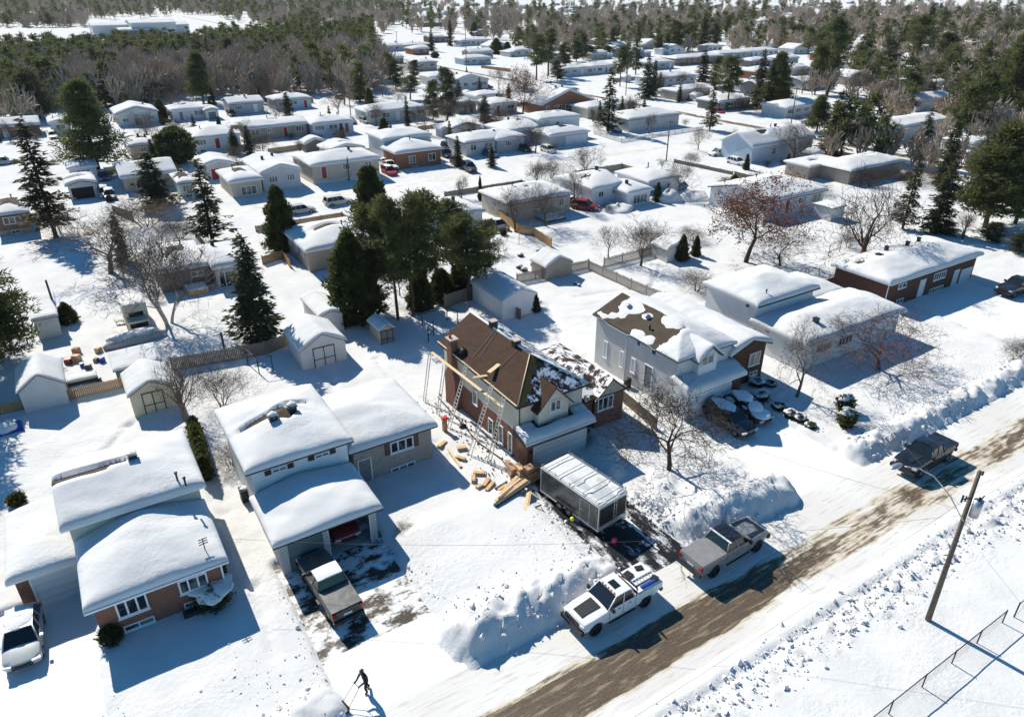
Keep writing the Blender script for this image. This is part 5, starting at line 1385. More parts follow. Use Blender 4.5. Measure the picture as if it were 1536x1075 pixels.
# the pine clump in the middle
T_('cedar', 1, 'F', 590, 860, 430, 345, 370, 'broad leaning cedar at the left of the pine clump')
T_('darkpine', 1, 'F', 690, 830, 560, 440, 330, 'dark low evergreen right of the broad leaning cedar')
T_('tallpine', 0, 'F', 727, 790, 640, 170, 300, 'tall pine at the left of the clump with a bent trunk')
T_('tallpine', 1, 'F', 836, 858, 765, 140, 300, 'tall pine whose bare trunk stands free before the yard')
T_('tallpine', 2, 'F', 918, 838, 880, 140, 260, 'tall thin pine right of the free standing trunk')
T_('tallpine', 0, 'F', 1000, 800, 950, 110, 320, 'tall forked pine in the middle of the clump')
T_('tallpine', 1, 'F', 1160, 690, 1130, 160, 300, 'tall pine beside the board fence in the clump')
T_('tallpine', 2, 'F', 1250, 745, 1220, 240, 310, 'pine at the corner of the board fence')
T_('darkpine', 0, 'F', 1330, 655, 1290, 280, 230, 'rightmost pine of the clump over the white shed roof')
T_('cedar', 0, 'F', 965, 800, 945, 560, 190, 'dark cedar between the pine trunks'); T_('cedar', 1, 'F', 1085, 740, 1060, 560, 190, 'dark cedar hedge plant behind the chain link pen')
T_('cedar', 0, 'F', 1190, 700, 1200, 520, 180, 'dark cedar behind the board fence at the pines')
T_('barewide', 0, 'F', 845, 720, 830, 480, 190, 'thin bare shrub between the pine trunks')
# middle band
T_('oak', 0, 'C', 92, 662, 105, 372, 220, 'rust brown oak beside the red brick gable house')
T_('spruce_open', 0, 'C', 582, 768, 590, 395, 190, 'open spruce standing in the fenced corner yard')
T_('spruce', 1, 'C', 802, 575, 820, 335, 140, 'spruce beside the main road before the white bungalow'); T_('spruce', 2, 'C', 842, 560, 850, 350, 90, 'second spruce beside the main road, half hidden')
T_('spruce_open', 0, 'C', 1168, 758, 1185, 505, 145, 'spruce on the corner where the street meets the main road')
T_('tallpine', 0, 'C', 1270, 642, 1270, 320, 170, 'tall pine with a clear trunk across the main road'); T_('spruce', 0, 'C', 1440, 625, 1440, 290, 130, 'slim spruce right of the clear trunk pine')
T_('spruce', 1, 'C', 1125, 475, 1150, 292, 130, 'spruce left of the clear trunk pine'); T_('darkpine', 0, 'C', 1195, 520, 1200, 330, 110, 'olive pine beside the clear trunk pine')
T_('spruce_open', 0, 'C', 742, 432, 750, 130, 120, 'very tall spruce over the far white houses')
T_('tallpine', 1, 'C', 652, 505, 650, 268, 110, 'left of two pines on the verge of the main road'); T_('tallpine', 2, 'C', 690, 452, 690, 270, 90, 'right of two pines on the verge of the main road')
T_('tallpine', 0, 'C', 168, 470, 180, 195, 150, 'pine at the left of the group on the corner lot'); T_('tallpine', 1, 'C', 240, 445, 240, 170, 130, 'pine in the middle of the group on the corner lot'); T_('darkpine', 0, 'C', 292, 470, 300, 350, 110, 'low pine at the right of the group on the corner lot')
for i, (x, y, ty, w) in enumerate(((330, 390, 250, 100), (400, 360, 235, 90), (440, 350, 200, 80), (480, 345, 265, 80), (530, 335, 270, 80), (580, 330, 265, 70))):
    T_('darkpine', i % 2, 'C', x, y, x + 5, ty, w, 'dark evergreen in the row above the small cream bungalow', group='row of dark evergreens')
for i, (x, y, ty, w) in enumerate(((610, 290, 160, 60), (870, 315, 200, 90), (920, 310, 190, 100), (965, 305, 120, 110), (1040, 300, 130, 120), (1125, 290, 80, 110), (1190, 295, 140, 70), (1262, 235, 90, 70), (1500, 640, 350, 160))):
    T_(('darkpine', 'tallpine', 'spruce')[i % 3], i % 2, 'C', x, y, x + 5, ty, w, 'dark pine among the distant houses at the upper middle', group='distant dark pines')
T_('bush', 1, 'C', 1062, 955, 1070, 868, 100, 'bare bush beside the white car across the street'); T_('larch', 0, 'G', 388, 215, 385, -60, 120, 'reddish bare tree beside the deck of the beige bungalow')
T_('oak', 1, 'G', 1372, 525, 1420, -20, 560, 'large oak keeping its rusty leaves behind the white houses')
T_('bare', 0, 'G', 768, 545, 745, 225, 280, 'bare fruit tree inside the board fence'); T_('bare', 1, 'G', 585, 505, 545, 290, 170, 'small bare tree outside the board fence')
T_('cedarslim', 0, 'G', 1005, 515, 1020, 362, 90, 'left cone cedar of the pair by the little snowy shed'); T_('cedarslim', 1, 'G', 1085, 485, 1090, 368, 66, 'right cone cedar of the pair by the little snowy shed')
T_('cedarslim', 1, 'G', 165, 808, 160, 702, 66, 'small cone cedar against the white shed by the fence')
T_('bush', 0, 'G', 1090, 690, 1085, 560, 250, 'tangled bare bush behind the white split level'); T_('bush', 1, 'G', 830, 430, 830, 310, 240, 'brown thicket bush along the back fence'); T_('bush', 1, 'G', 1060, 400, 1080, 300, 180, 'brown thicket bush behind the little snowy shed')
T_('barewide', 0, 'H', 125, 545, 220, 290, 340, 'dark spreading bare tree behind the white split level roof')
T_('larch', 1, 'H', 590, 552, 640, -60, 430, 'tall brown bare tree at the corner of the dark brick bungalow'); T_('bush', 1, 'H', 560, 660, 540, 540, 260, 'brown bush against the side of the dark brick bungalow')
T_('bush', 0, 'H', 520, 440, 520, 340, 150, 'rusty bush behind the dark brick bungalow')
T_('spruce_open', 0, 'H', 832, 332, 870, -80, 210, 'tall spruce behind the dark brick bungalow roof, left of two'); T_('spruce', 0, 'H', 1022, 350, 1105, -60, 260, 'tall dark spruce behind the dark brick bungalow, right of two')
T_('pine', 0, 'H', 1310, 325, 1370, -280, 520, 'big yellow green pine at the right edge over the brick bungalow'); T_('pine', 1, 'H', 1480, 300, 1510, -180, 330, 'yellow green pine cut by the right edge')
T_('darkpine', 1, 'H', 1080, 360, 1090, 280, 150, 'low dark evergreen behind the bungalow garage'); T_('darkpine', 0, 'H', 1340, 400, 1340, 290, 170, 'low dark evergreen at the right corner of the bungalow')
T_('darkpine', 1, 'H', 1500, 470, 1510, 350, 180, 'low dark evergreen above the black pickup at the right edge'); T_('bareslim', 1, 'H', 1175, 385, 1180, 200, 110, 'thin bare stems between the evergreens behind the bungalow')
# upper right
for i, (k, s, bx, by, tx, ty, w, lb) in enumerate([
        ('pine', 0, 100, 640, 100, 305, 210, 'broad pine beside the main road, upper right'), ('bare', 1, 255, 545, 265, 370, 110, 'brown bare tree between the pines, upper right'),
        ('tallpine', 0, 330, 552, 335, 240, 130, 'pine with a clear trunk before the white gable, upper right'), ('tallpine', 1, 400, 560, 460, 105, 190, 'tallest pine of the upper right group'),
        ('bare', 1, 575, 590, 590, 390, 190, 'grey bare tree in the shade of the upper right pines'), ('darkpine', 0, 600, 410, 600, 235, 150, 'dark pine left of the pair, upper right'),
        ('darkpine', 1, 735, 430, 740, 230, 150, 'dark pine right of the pair, upper right'), ('darkpine', 0, 850, 630, 870, 420, 170, 'dark pine above the white van'), ('tallpine', 2, 900, 400, 900, 95, 170, 'tall dark pine at the top of the upper right group'),
        ('spruce', 0, 965, 235, 960, 15, 110, 'dark spruce high at the upper right'), ('darkpine', 1, 1048, 455, 1065, 190, 170, 'dark pine beside the pale gable, upper right'), ('spruce', 1, 830, 285, 840, 118, 70, 'narrow spruce high at the upper right'),
        ('spruce_open', 1, 728, 262, 735, 155, 90, 'brownish small spruce high at the upper right'), ('pine', 1, 1250, 765, 1300, 420, 280, 'large pine left of the edge pine, upper right'), ('pine', 0, 1440, 720, 1440, 200, 360, 'huge pine at the right edge, upper right'),
        ('birch', 0, 738, 650, 765, 440, 150, 'pale birch above the white van'), ('bare', 2, 1140, 690, 1120, 420, 210, 'dark bare tree beside the parked dark car, upper right'), ('bareslim', 1, 540, 840, 590, 590, 190, 'forked bare tree right of the big spruce'),
        ('pine', 1, 340, 770, 340, 560, 170, 'soft pine behind the light blue house'), ('spruce', 1, 420, 905, 465, 530, 210, 'big dark spruce right of the light blue house'), ('larch', 0, 205, 945, 215, 690, 220, 'brown larch in front of the light blue house'),
        ('spruce_open', 0, 925, 955, 925, 645, 190, 'spruce by the main road with a bare side'), ('spruce', 2, 1060, 1075, 1140, 700, 230, 'dark spruce by the utility pole at the right'), ('bare', 1, 1320, 360, 1310, 200, 150, 'pale bare tree high at the right edge'),
        ('cedarround', 0, 220, 250, 220, 150, 110, 'round green bush by the far brick house'), ('oak', 1, 290, 240, 290, 175, 50, 'orange tinted tree by the far brick house'), ('darkpine', 0, 1215, 480, 1215, 350, 90, 'low dark pine by the far white gables')]):
    T_(k, s, 'D', bx, by, tx, ty, w, lb)
T_('bush', 0, 'H', 330, 130, 330, 60, 200, 'brown shrubs by the small pale shed'); T_('bush', 1, 'D', 900, 1060, 880, 960, 330, 'brown thicket beside the long snowy carport')
T_('bush', 1, 'E', 350, 340, 370, 150, 170, 'purple grey bush at the foot of the tall brownish spruce'); T_('bush', 1, 'E', 850, 330, 850, 140, 430, 'wide reddish thicket between the spruces'); T_('bush', 0, 'E', 1040, 390, 1040, 260, 260, 'grey thicket right of the reddish thicket')
T_('birch', 0, 'B', 68, 580, 50, 420, 120, 'white stemmed birch at the edge of the wood')
T_('spruce', 1, 'B', 1028, 300, 1025, 175, 66, 'spruce on the far side of the main road, left'); T_('spruce', 2, 'B', 1135, 268, 1128, 118, 80, 'spruce on the far side of the main road, taller'); T_('cedar', 0, 'B', 1272, 210, 1272, 130, 56, 'far cedar over the white roofs')
T_('cedar', 1, 'B', 1400, 315, 1400, 222, 90, 'round dark cedar by the far orange fence'); T_('cedar', 0, 'B', 1462, 322, 1465, 245, 70, 'second round cedar by the far orange fence'); T_('cedarround', 0, 'B', 1046, 338, 1046, 304, 50, 'small round bush on the verge')
T_('bareslim', 0, 'B', 525, 610, 520, 450, 70, 'thin brown tree beside the pole and shed')
# hedge between the two left houses
hd = thing('cedar_hedge', 'tall dark cedar hedge between the two left houses', 'hedge', (0, 0, 0))
a = P(*K('1', 1215, 770)); b = P(*K('1', 1150, 520)); rs = np.random.RandomState(3); Vs, Fs, o = [], [], 0
for i in range(8):
    f = i / 7; _, (V, F) = cedar_geo(300 + i, 2.1 + .3 * rs.rand() - .3 * f, .62, spray=.13, n=2600, top=.45)
    V = V + [a[0] + (b[0] - a[0]) * f - .25, a[1] + (b[1] - a[1]) * f, .1]; Vs.append(V); Fs.append(F + o); o += len(V)
q = bpy.data.objects.new('foliage', np_mesh('foliage', np.concatenate(Vs), np.concatenate(Fs), ['needles_cedar'])); C.objects.link(q); q.parent = hd
m = MB()
for i in range(8): m.tube((a[0] + (b[0] - a[0]) * i / 7 - .25, a[1] + (b[1] - a[1]) * i / 7, -.1), (a[0] + (b[0] - a[0]) * i / 7 - .25, a[1] + (b[1] - a[1]) * i / 7, 1.2), .05)
m.build('stems', 'bark_dark', hd)
def shrub(label, x, y, z, r, h, n=3000, snow=.5, seed=1, spray=.12, leaf='needles_cedar'):
    t = thing('round_shrub', label, 'shrub', (x, y, z)); _, (V, F) = cedar_geo(seed, h, r, spray=spray, n=n, round_=True)
    o = bpy.data.objects.new('foliage', np_mesh('foliage', V, F, [leaf])); C.objects.link(o); o.parent = t
    MB().blob((0, 0, h * .48), (r * .42, r * .42, h * .36), seed).build('stems', 'bark_dark', t)
    if snow: MB().blob((r * .1, r * .15, h * .84), (r * snow, r * snow * .9, h * .2), seed + 5, 18, 10, .3).build('snow_cap', 'snow_shrub', t)
a = P(*K('5', 495, 385)); shrub('round clipped cedar with a white cap, back one of the pair on the lawn', a[0], a[1], .1, .85, 1.7, snow=.75, seed=3)
a = P(*K('5', 515, 480)); shrub('round clipped cedar with a white cap, front one of the pair on the lawn', a[0], a[1] + .2, .1, .85, 1.75, snow=.72, seed=4)
a = P(*K('6', 1250, 470)); shrub('round shrub nearly covered in snow at the right end of the brick front', a[0], a[1] + .4, .1, 1.15, 1.5, snow=1.05, seed=5)
a = P(*K('6', 660, 700)); shrub('dark clipped yew at the left corner of the brick front', a[0], a[1] + .5, .1, .62, 1.25, snow=0, seed=6, leaf='needles_spruce')
a = P(*K('1', 110, 950)); shrub('small cedar ball behind the left garage', a[0], a[1] + .6, .1, .6, 1.0, snow=0, seed=7)
SHL = ['just left of the buried car', 'below the buried car nose', 'beside the porch pier', 'first in the row down the lawn', 'second in the row down the lawn', 'third in the row down the lawn', 'last and lowest in the row down the lawn']
for i, (x, y, s) in enumerate(((1050, 700, .7), (1075, 780, .75), (1130, 700, .5), (1180, 835, .6), (1250, 880, .6), (1300, 900, .55), (1360, 940, .45))):
    a = P(*K('4', x, y)); shrub('snow laden low shrub, ' + SHL[i], a[0], a[1], .05, s * 1.05, s * 1.25, n=1200, snow=1.0, seed=20 + i, leaf='needles_brownish')

# ---------------------------------------------------------------- the streets behind
rh = random.Random(21)
HOUSE_BOX = []
LASTH = [None]
def house(label, crop, fl, fr, depth, ze=3.1, kind='xab', wall='siding_white', p=.26, wins='auto', lower=None, T=.45, roof='shingle_greybrown', name='bungalow', cat='house',
          gdoor=None, dr=True, chim=True, over=.4, extra=None, group=None, crop2=None, step=.55, trim='trim_white', side_wins=0, glass='glass_house'):
    """fl, fr: pixels (in a crop) of the front eave's two ends"""
    A = P(*K(crop, *fl), ze); B_ = P(*K(crop2 or crop, *fr), ze)
    x0, x1, y0 = A[0], B_[0], (A[1] + B_[1]) / 2
    return house_at(label, x0, y0, x1, y0 + depth, ze, kind, wall, p, wins, lower, T, roof, name, cat, gdoor, dr, chim, over, extra, group, step, trim, side_wins, glass)
def house_at(label, x0, y0, x1, y1, ze, kind, wall, p, wins, lower, T, roof, name, cat, gdoor, dr, chim, over, extra, group, step, trim, side_wins, glass='glass_house'):
    if name in ('house_wing', 'porch_wing', 'front_wing', 'garage_wing'): t = LASTH[0]   # a wing belongs to the house built just before it
    else: t = thing(name, label, cat, (0, 0, 0), 0, group); LASTH[0] = t
    s = rh.randint(0, 999); HOUSE_BOX.append((x0, y0, x1, y1))
    bare = ()
    if rh.random() < .45 and step < 1: bare = [(x0 + rh.uniform(.3, .7) * (x1 - x0), (y0 + y1) / 2 + rh.uniform(-.8, .8), rh.uniform(.6, 2.2), rh.uniform(.3, .6), .7)]
    if rh.random() < .4: trim = 'trim_dark'
    r = wing(t, x0, y0, x1, y1, ze, kind, p, wall, over, T * rh.uniform(.75, 1.1), roof=roof, trim=trim, lower=lower, step=step, seed=s, k=.6, bare=bare)
    yf = y0 + over; a, b = x0 + over, x1 - over; w = b - a
    dz = rh.uniform(.25, .42)
    if wins == 'auto':
        n = max(1, int(w / 3.2)); zt = ze - .45; used = []
        di = rh.randint(0, n - 1) if (dr and n > 1) else -1
        for i in range(n):
            c = a + w * (i + .5) / n
            if gdoor and gdoor[0] - .9 < (c - a) / w * 1.0 < gdoor[1] + .0 and gdoor[0] <= (c - a) / w <= gdoor[1]: continue
            if i == di: door(t, 'F', yf, c - .45, max(.1, zt - 2.1), mat=rh.choice(['door_grey', 'trim_white', 'door_red']), handle=False); continue
            ww = rh.choice((.75, 1.0, 1.1)); window(t, 'F', yf, c - ww, zt - rh.uniform(1.0, 1.35), c + ww, zt, panes=rh.choice((2, 3)), fw=.09, sill=False, glass=glass)
            if lower or rh.random() < .35: window(t, 'F', yf - (.04 if lower else 0), c - .55, .25, c + .55, .75, panes=2, sill=False)
    elif wins:
        for (u, z, ww, hh, n) in wins: window(t, 'F', yf, a + u * w - ww / 2, z, a + u * w + ww / 2, z + hh, panes=n, fw=.09, sill=False, glass=glass)
    if gdoor: garage_door(t, yf, a + gdoor[0] * w, a + gdoor[1] * w, 0, min(2.25, ze - .45), gdoor[2] if len(gdoor) > 2 else 'garage_white')
    d = y1 - y0
    for i in range(side_wins): c = y0 + d * (i + 1) / (side_wins + 1); window(t, 'L', a, c - .5, ze - 1.5, c + .5, ze - .5, panes=2, fw=.09, sill=False)
    if chim:
        for q in range(rh.randint(1, 2)):
            fx, fy = rh.uniform(.25, .75), rh.uniform(.4, .7); hh = float(roof_h(kind, x0, y0, x1, y1, p)(x0 + fx * (x1 - x0), y0 + fy * d)) + T
            if rh.random() < .5: vent(r, x0 + fx * (x1 - x0), y0 + fy * d, ze + hh + .1, .2, 0)
            else: stack(r, x0 + fx * (x1 - x0), y0 + fy * d, ze + hh, .4, .09)
    return t
Hs = house
# second street, near side
Hs('beige house seen through the pines with a broad unbroken snow roof', 'F', (330, 480), (700, 350), 11, 3.2, 'xab', 'siding_tan', wins=None, side_wins=3)
Hs('snowy roof of the bungalow hidden behind the pine clump', 'F', (1000, 285), (1325, 210), 9, 3.0, 'xab', 'siding_white')
g1 = Hs('beige bungalow with a dark snowy deck in its back yard', 'F', (1460, 178), (395, 118), 9, 3.3, 'xab', 'siding_beige', crop2='G', wins=[(.10, 1.7, 1.0, .95, 2), (.30, 1.9, .5, .6, 1), (.47, 1.7, .9, .8, 2), (.85, 1.5, 1.0, 1.2, 2)], side_wins=1)
Hs('white house with two dark window pairs and a glass porch wing', 'G', (490, 92), (682, 62), 10, 3.2, 'xa', 'siding_white', wins=[(.30, 1.5, 1.1, 1.0, 2), (.75, 1.7, .8, .8, 2)])
Hs('low white wing with a glass porch beside a snow heap', 'G', (700, 118), (848, 90), 6, 2.6, 'ya', 'siding_white', wins=[(.55, .5, 3.0, 1.5, 4)], dr=False, name='porch_wing', cat='porch')
Hs('white bungalow with a red flag like strip by its window', 'G', (820, 55), (1012, 20), 9, 3.2, 'xab', 'siding_white', wins=[(.2, 1.4, 1.6, 1.1, 4), (.65, 1.6, .6, .8, 1)])
Hs('white roofed house behind the oak with grey side wall', 'H', (60, 175), (400, 92), 12, 3.3, 'xb', 'siding_white')
Hs('grey brown house with white patio doors behind the birch and spruce', 'E', (890, 575), (1222, 522), 10, 3.0, 'xab', 'siding_dark', wins=[(.75, 1.6, 1.4, .7, 2)], dr=False)
Hs('grey wing with white patio doors behind the dark spruce', 'E', (1225, 560), (1440, 500), 9, 3.0, 'xb', 'siding_grey', wins=[(.35, .3, 2.2, 2.0, 3)], dr=False, name='house_wing')
# second street, far side and beyond
Hs('cream bungalow with its gable end facing the street', 'B', (45, 1010), (272, 968), 13, 3.5, 'y', 'siding_light', p=.3, wins=[(.28, 1.7, 1.5, 1.1, 3), (.75, 1.7, 1.4, 1.1, 3)], chim=True)
Hs('long beige bungalow with big basement windows and a slim cedar', 'B', (335, 962), (727, 902), 9.5, 3.9, 'xab', 'siding_beige', lower=(.9, 'siding_light'), side_wins=1)
Hs('split level house with domed snow roof and orange brick front wing', 'B', (745, 808), (1030, 775), 9, 5.0, 'xab', 'siding_light', p=.22, wins=None)
Hs('orange brick front wing with two tall white windows', 'B', (822, 890), (1085, 850), 7, 3.5, 'ya', 'brick_orange', wins=[(.35, 1.2, 1.5, 1.5, 2), (.8, 1.2, 1.6, 1.5, 2), (.4, .1, 1.3, .5, 1)], name='front_wing')
Hs('white and grey bungalow with a small spruce on its lawn', 'B', (1235, 832), (1555, 778), 9, 3.2, 'xab', 'siding_light', side_wins=1)
Hs('white hip roofed house joined to the grey split level', 'C', (-60, 808), (92, 790), 9, 3.2, 'xab', 'siding_grey')
Hs('pale split level house with bay window and white garage door across the street', 'C', (20, 768), (245, 722), 10, 3.3, 'yab', 'siding_grey', wins=[(.72, .6, 2.3, 1.6, 3)], dr=False)
Hs('w', 'C', (205, 700), (412, 662), 8, 4.9, 'xab', 'siding_white', wins=[(.45, 3.3, 1.0, .8, 2)], dr=False, name='house_wing')
Hs('pale split level house, garage wing with a white door', 'C', (262, 790), (467, 752), 7.5, 2.9, 'yab', 'siding_grey', wins=None, gdoor=(.42, .95), chim=False, name='garage_wing', cat='garage')
Hs('cream bungalow inside a picket fence on the corner', 'C', (690, 690), (1022, 660), 10, 3.2, 'xab', 'siding_light', side_wins=4, wins=None)
Hs('red brown gable house with a brick side wall', 'C', (225, 612), (492, 572), 10, 3.3, 'y', 'brick_orange', p=.36)
Hs('pale yellow house behind the corner spruce', 'C', (455, 625), (760, 600), 8, 3.0, 'xab', 'siding_paleyellow', T=.35)
Hs('light blue house with a snow free gable and dark window', 'D', (-30, 850), (345, 795), 9, 3.6, 'x', 'siding_blue', p=.5, wins=[(.35, 1.4, 1.2, 1.4, 2), (.8, 1.6, 1.0, 1.0, 2)], T=.4)
Hs('long low carport roof behind the brown hedge', 'D', (300, 962), (515, 925), 6, 2.8, 'flat', 'siding_tan', wins=None, chim=False, name='carport', cat='carport')
Hs('low broad roof at the end of the brown hedge', 'D', (520, 985), (880, 930), 8, 2.8, 'xab', 'siding_tan', wins=None)
Hs('long white bungalow with a beige end wall behind the van', 'D', (790, 745), (1112, 690), 9, 3.2, 'x', 'siding_light', p=.24, wins=[(.15, .4, 3.4, 1.6, 1)])
Hs('small brick house above the white van', 'D', (580, 715), (772, 690), 8, 3.0, 'xab', 'brick_orange')
Hs('small white roof between the corner pines', 'D', (180, 625), (400, 592), 9, 3.0, 'xab', 'siding_light')
Hs('white gable house between the two dark pines', 'D', (880, 505), (1055, 470), 9, 3.3, 'x', 'siding_white', p=.35)
Hs('white gable house low behind the dark pine', 'D', (930, 590), (1130, 560), 8, 3.0, 'x', 'siding_white', p=.35)
Hs('white carport bungalow beside the main road', 'C', (1015, 535), (1152, 505), 8, 3.0, 'xab', 'siding_beige', wins=[(.4, .4, 2.2, 1.6, 2)])
Hs('white bungalow behind the roadside spruces', 'C', (870, 462), (1070, 432), 10, 3.1, 'xab', 'siding_white')
Hs('white bungalow at the bend of the far lot', 'C', (860, 368), (948, 352), 9, 3.0, 'xab', 'siding_grey')
Hs('small cream bungalow on the corner lot below the evergreens', 'C', (345, 405), (488, 385), 9, 3.0, 'xab', 'siding_light')
Hs('white gabled bungalow right of the cream corner bungalow', 'C', (500, 392), (618, 375), 9, 3.0, 'xab', 'siding_white')
Hs('orange brick bungalow far up the main road', 'C', (1010, 345), (1225, 318), 9, 3.1, 'xab', 'brick_orange')
Hs('far white bungalow right of the orange brick one', 'C', (1235, 318), (1390, 300), 9, 3.1, 'xab', 'siding_grey')
Hs('white house cut by the pines at the upper right', 'C', (1400, 305), (1540, 285), 9, 3.1, 'xab', 'siding_white')
Hs('brown walled low bungalow behind the clear trunk pine', 'C', (1220, 590), (1420, 570), 9, 2.8, 'xab', 'siding_dark')
# third row (upper left)
Hs('long brown bungalow with a straight white roof in the third row', 'B', (-30, 752), (302, 702), 9, 3.2, 'x', 'siding_tan', p=.22)
Hs('pale blue bungalow with two small windows in the third row', 'B', (345, 725), (572, 690), 9, 3.2, 'xab', 'siding_blue', lower=(.8, 'siding_blue'))
Hs('small blue grey bungalow behind the third row', 'B', (130, 588), (327, 560), 9, 3.0, 'xab', 'siding_blue')
Hs('flat brown shed roof with a cedar at its end', 'B', (548, 528), (692, 515), 5, 2.6, 'flat', 'siding_dark', wins=None, chim=False, name='long_shed', cat='shed')
Hs('pale green bungalow with cedars at its drive', 'B', (675, 658), (985, 612), 10, 3.2, 'xab', 'siding_green')
Hs('cream garage with its gable to the yard, third row', 'B', (425, 870), (650, 850), 7, 2.8, 'y', 'siding_beige', wins=None, chim=False, name='garage', cat='garage')
Hs('little open shed at the end of the fence', 'B', (305, 838), (412, 812), 4, 2.3, 'y', 'siding_dark', wins=None, chim=False, name='garden_shed', cat='shed', p=.4)
Hs('white garage with a dark opening behind the domed roof', 'B', (1150, 745), (1305, 722), 6, 2.8, 'y', 'siding_light', wins=None, gdoor=(.3, .8, 'garage_grey'), chim=False, name='garage', cat='garage')
Hs('small round topped shed behind the domed roof', 'B', (1085, 748), (1170, 735), 4, 2.3, 'y', 'siding_grey', wins=None, chim=False, name='garden_shed', cat='shed')
Hs('white bungalow roof left of the lone spruce', 'B', (1160, 600), (1290, 585), 9, 3.0, 'xab', 'siding_light')
Hs('white bungalow roof right of the lone spruce', 'B', (1370, 605), (1530, 590), 9, 3.0, 'xab', 'siding_light')
Hs('white bungalow at the back behind the pines', 'B', (1290, 560), (1440, 545), 8, 3.0, 'xab', 'siding_white')
Hs('white gable house beside the main road with a red car', 'B', (1150, 478), (1352, 458), 9, 3.2, 'y', 'siding_light', p=.3)
Hs('white bungalow hidden by the pine left of the main road', 'B', (1040, 455), (1165, 430), 9, 3.0, 'xab', 'siding_white')
Hs('pale blue house with a dark garage door across the main road', 'B', (1225, 345), (1360, 330), 9, 3.0, 'xab', 'siding_blue', gdoor=(.55, .8, 'garage_grey'))
Hs('cream bungalow across the main road', 'B', (1210, 240), (1352, 228), 9, 3.0, 'xab', 'siding_light')
Hs('white bungalow with a carport across the main road', 'B', (755, 272), (900, 258), 9, 3.0, 'xab', 'siding_blue')
Hs('white bungalow between the two far spruces', 'B', (890, 268), (1012, 252), 9, 3.0, 'xab', 'siding_light')
Hs('white roof at the head of the main road', 'B', (1010, 140), (1122, 126), 9, 3.0, 'xab', 'brick_brown')
Hs('cream gable house with a dark porch at the edge of the wood', 'A', (668, 672), (905, 632), 11, 3.3, 'y', 'siding_light', p=.3, wins=[(.2, 1.2, 1.6, 1.0, 2), (.82, 1.5, 1.3, .6, 2), (.5, .1, 1.8, 2.0, 2)])
Hs('white bungalow with a small front gable at the wood', 'A', (985, 645), (1192, 618), 9, 3.0, 'xab', 'siding_light')
Hs('white garage with an arched dark opening at the wood', 'A', (1178, 642), (1262, 630), 7, 2.7, 'y', 'siding_light', gdoor=(.2, .8, 'garage_teal'), wins=None, chim=False, name='garage', cat='garage')
Hs('grey sided bungalow at the right end of the row by the wood', 'A', (1325, 608), (1515, 582), 9, 3.2, 'x', 'siding_grey', side_wins=2)
Hs('long low brick bungalow at the far left edge', 'A', (-60, 750), (230, 702), 9, 3.0, 'x', 'brick_brown', p=.25)
Hs('white house with a front gable left of the huge pine', 'A', (275, 715), (410, 700), 9, 3.0, 'y', 'siding_light')
Hs('beige bungalow half hidden by the spotty evergreen', 'A', (735, 845), (925, 825), 9, 3.0, 'xab', 'siding_beige')
Hs('large white bungalow with a snowy pale deck', 'A', (1105, 805), (1385, 768), 12, 3.3, 'xab', 'siding_white')
Hs('white garage with a dark red door', 'A', (1170, 968), (1342, 935), 8, 2.9, 'y', 'siding_light', p=.3, wins=None, gdoor=(.22, .66, 'door_red'), chim=False, name='garage', cat='garage')
Hs('white bungalow with a wide bright window right of the red garage', 'A', (1325, 1062), (1510, 1022), 10, 3.1, 'xab', 'siding_beige', wins=[(.55, .6, 2.6, 1.5, 3)], dr=False)
Hs('dark grey gabled bungalow left of the red garage', 'A', (690, 1028), (1022, 985), 10, 3.1, 'x', 'siding_beige', p=.3, wins=[(.3, .8, 1.4, 1.5, 2)], dr=False)
Hs('white garage with a wide black opening at the left', 'A', (372, 1072), (562, 1052), 8, 2.8, 'yb', 'siding_light', wins=None, gdoor=(.08, .9, 'rubber'), chim=False, name='garage', cat='garage')
Hs('snowy roof between the red garage and the spruce', 'A', (1020, 1060), (1130, 1045), 8, 2.8, 'xab', 'siding_light')
Hs('brown brick bungalow cut by the left edge above the white pine', 'E', (-60, 255), (170, 218), 10, 3.2, 'xab', 'brick_brown', lower=(.9, 'brick_grey'))
Hs('white roof behind the big spruce at the left', 'A', (385, 985), (560, 945), 8, 3.0, 'xab', 'siding_light')
Hs('small white house among trees at the far right', 'D', (1245, 830), (1345, 810), 7, 2.8, 'xab', 'siding_light')
# industrial building far at upper left
def hall(label, c, fl, fr, depth, ze, wall='siding_light'):
    return Hs(label, c, fl, fr, depth, ze, 'x', wall, p=.12, wins=None, name='warehouse', cat='warehouse', chim=False, step=2.5, T=.5)
hall('long pale warehouse beyond the pine wood, left half', 'A', (540, 160), (760, 140), 26, 7.5); hall('pale warehouse beyond the pine wood, taller right part', 'A', (760, 142), (1000, 128), 30, 9.0)
hall('low dark fronted warehouse before the pale ones', 'A', (695, 182), (885, 165), 18, 5.5, 'siding_dark'); hall('low white warehouse right of the pale ones', 'A', (1000, 150), (1075, 140), 30, 6.5)

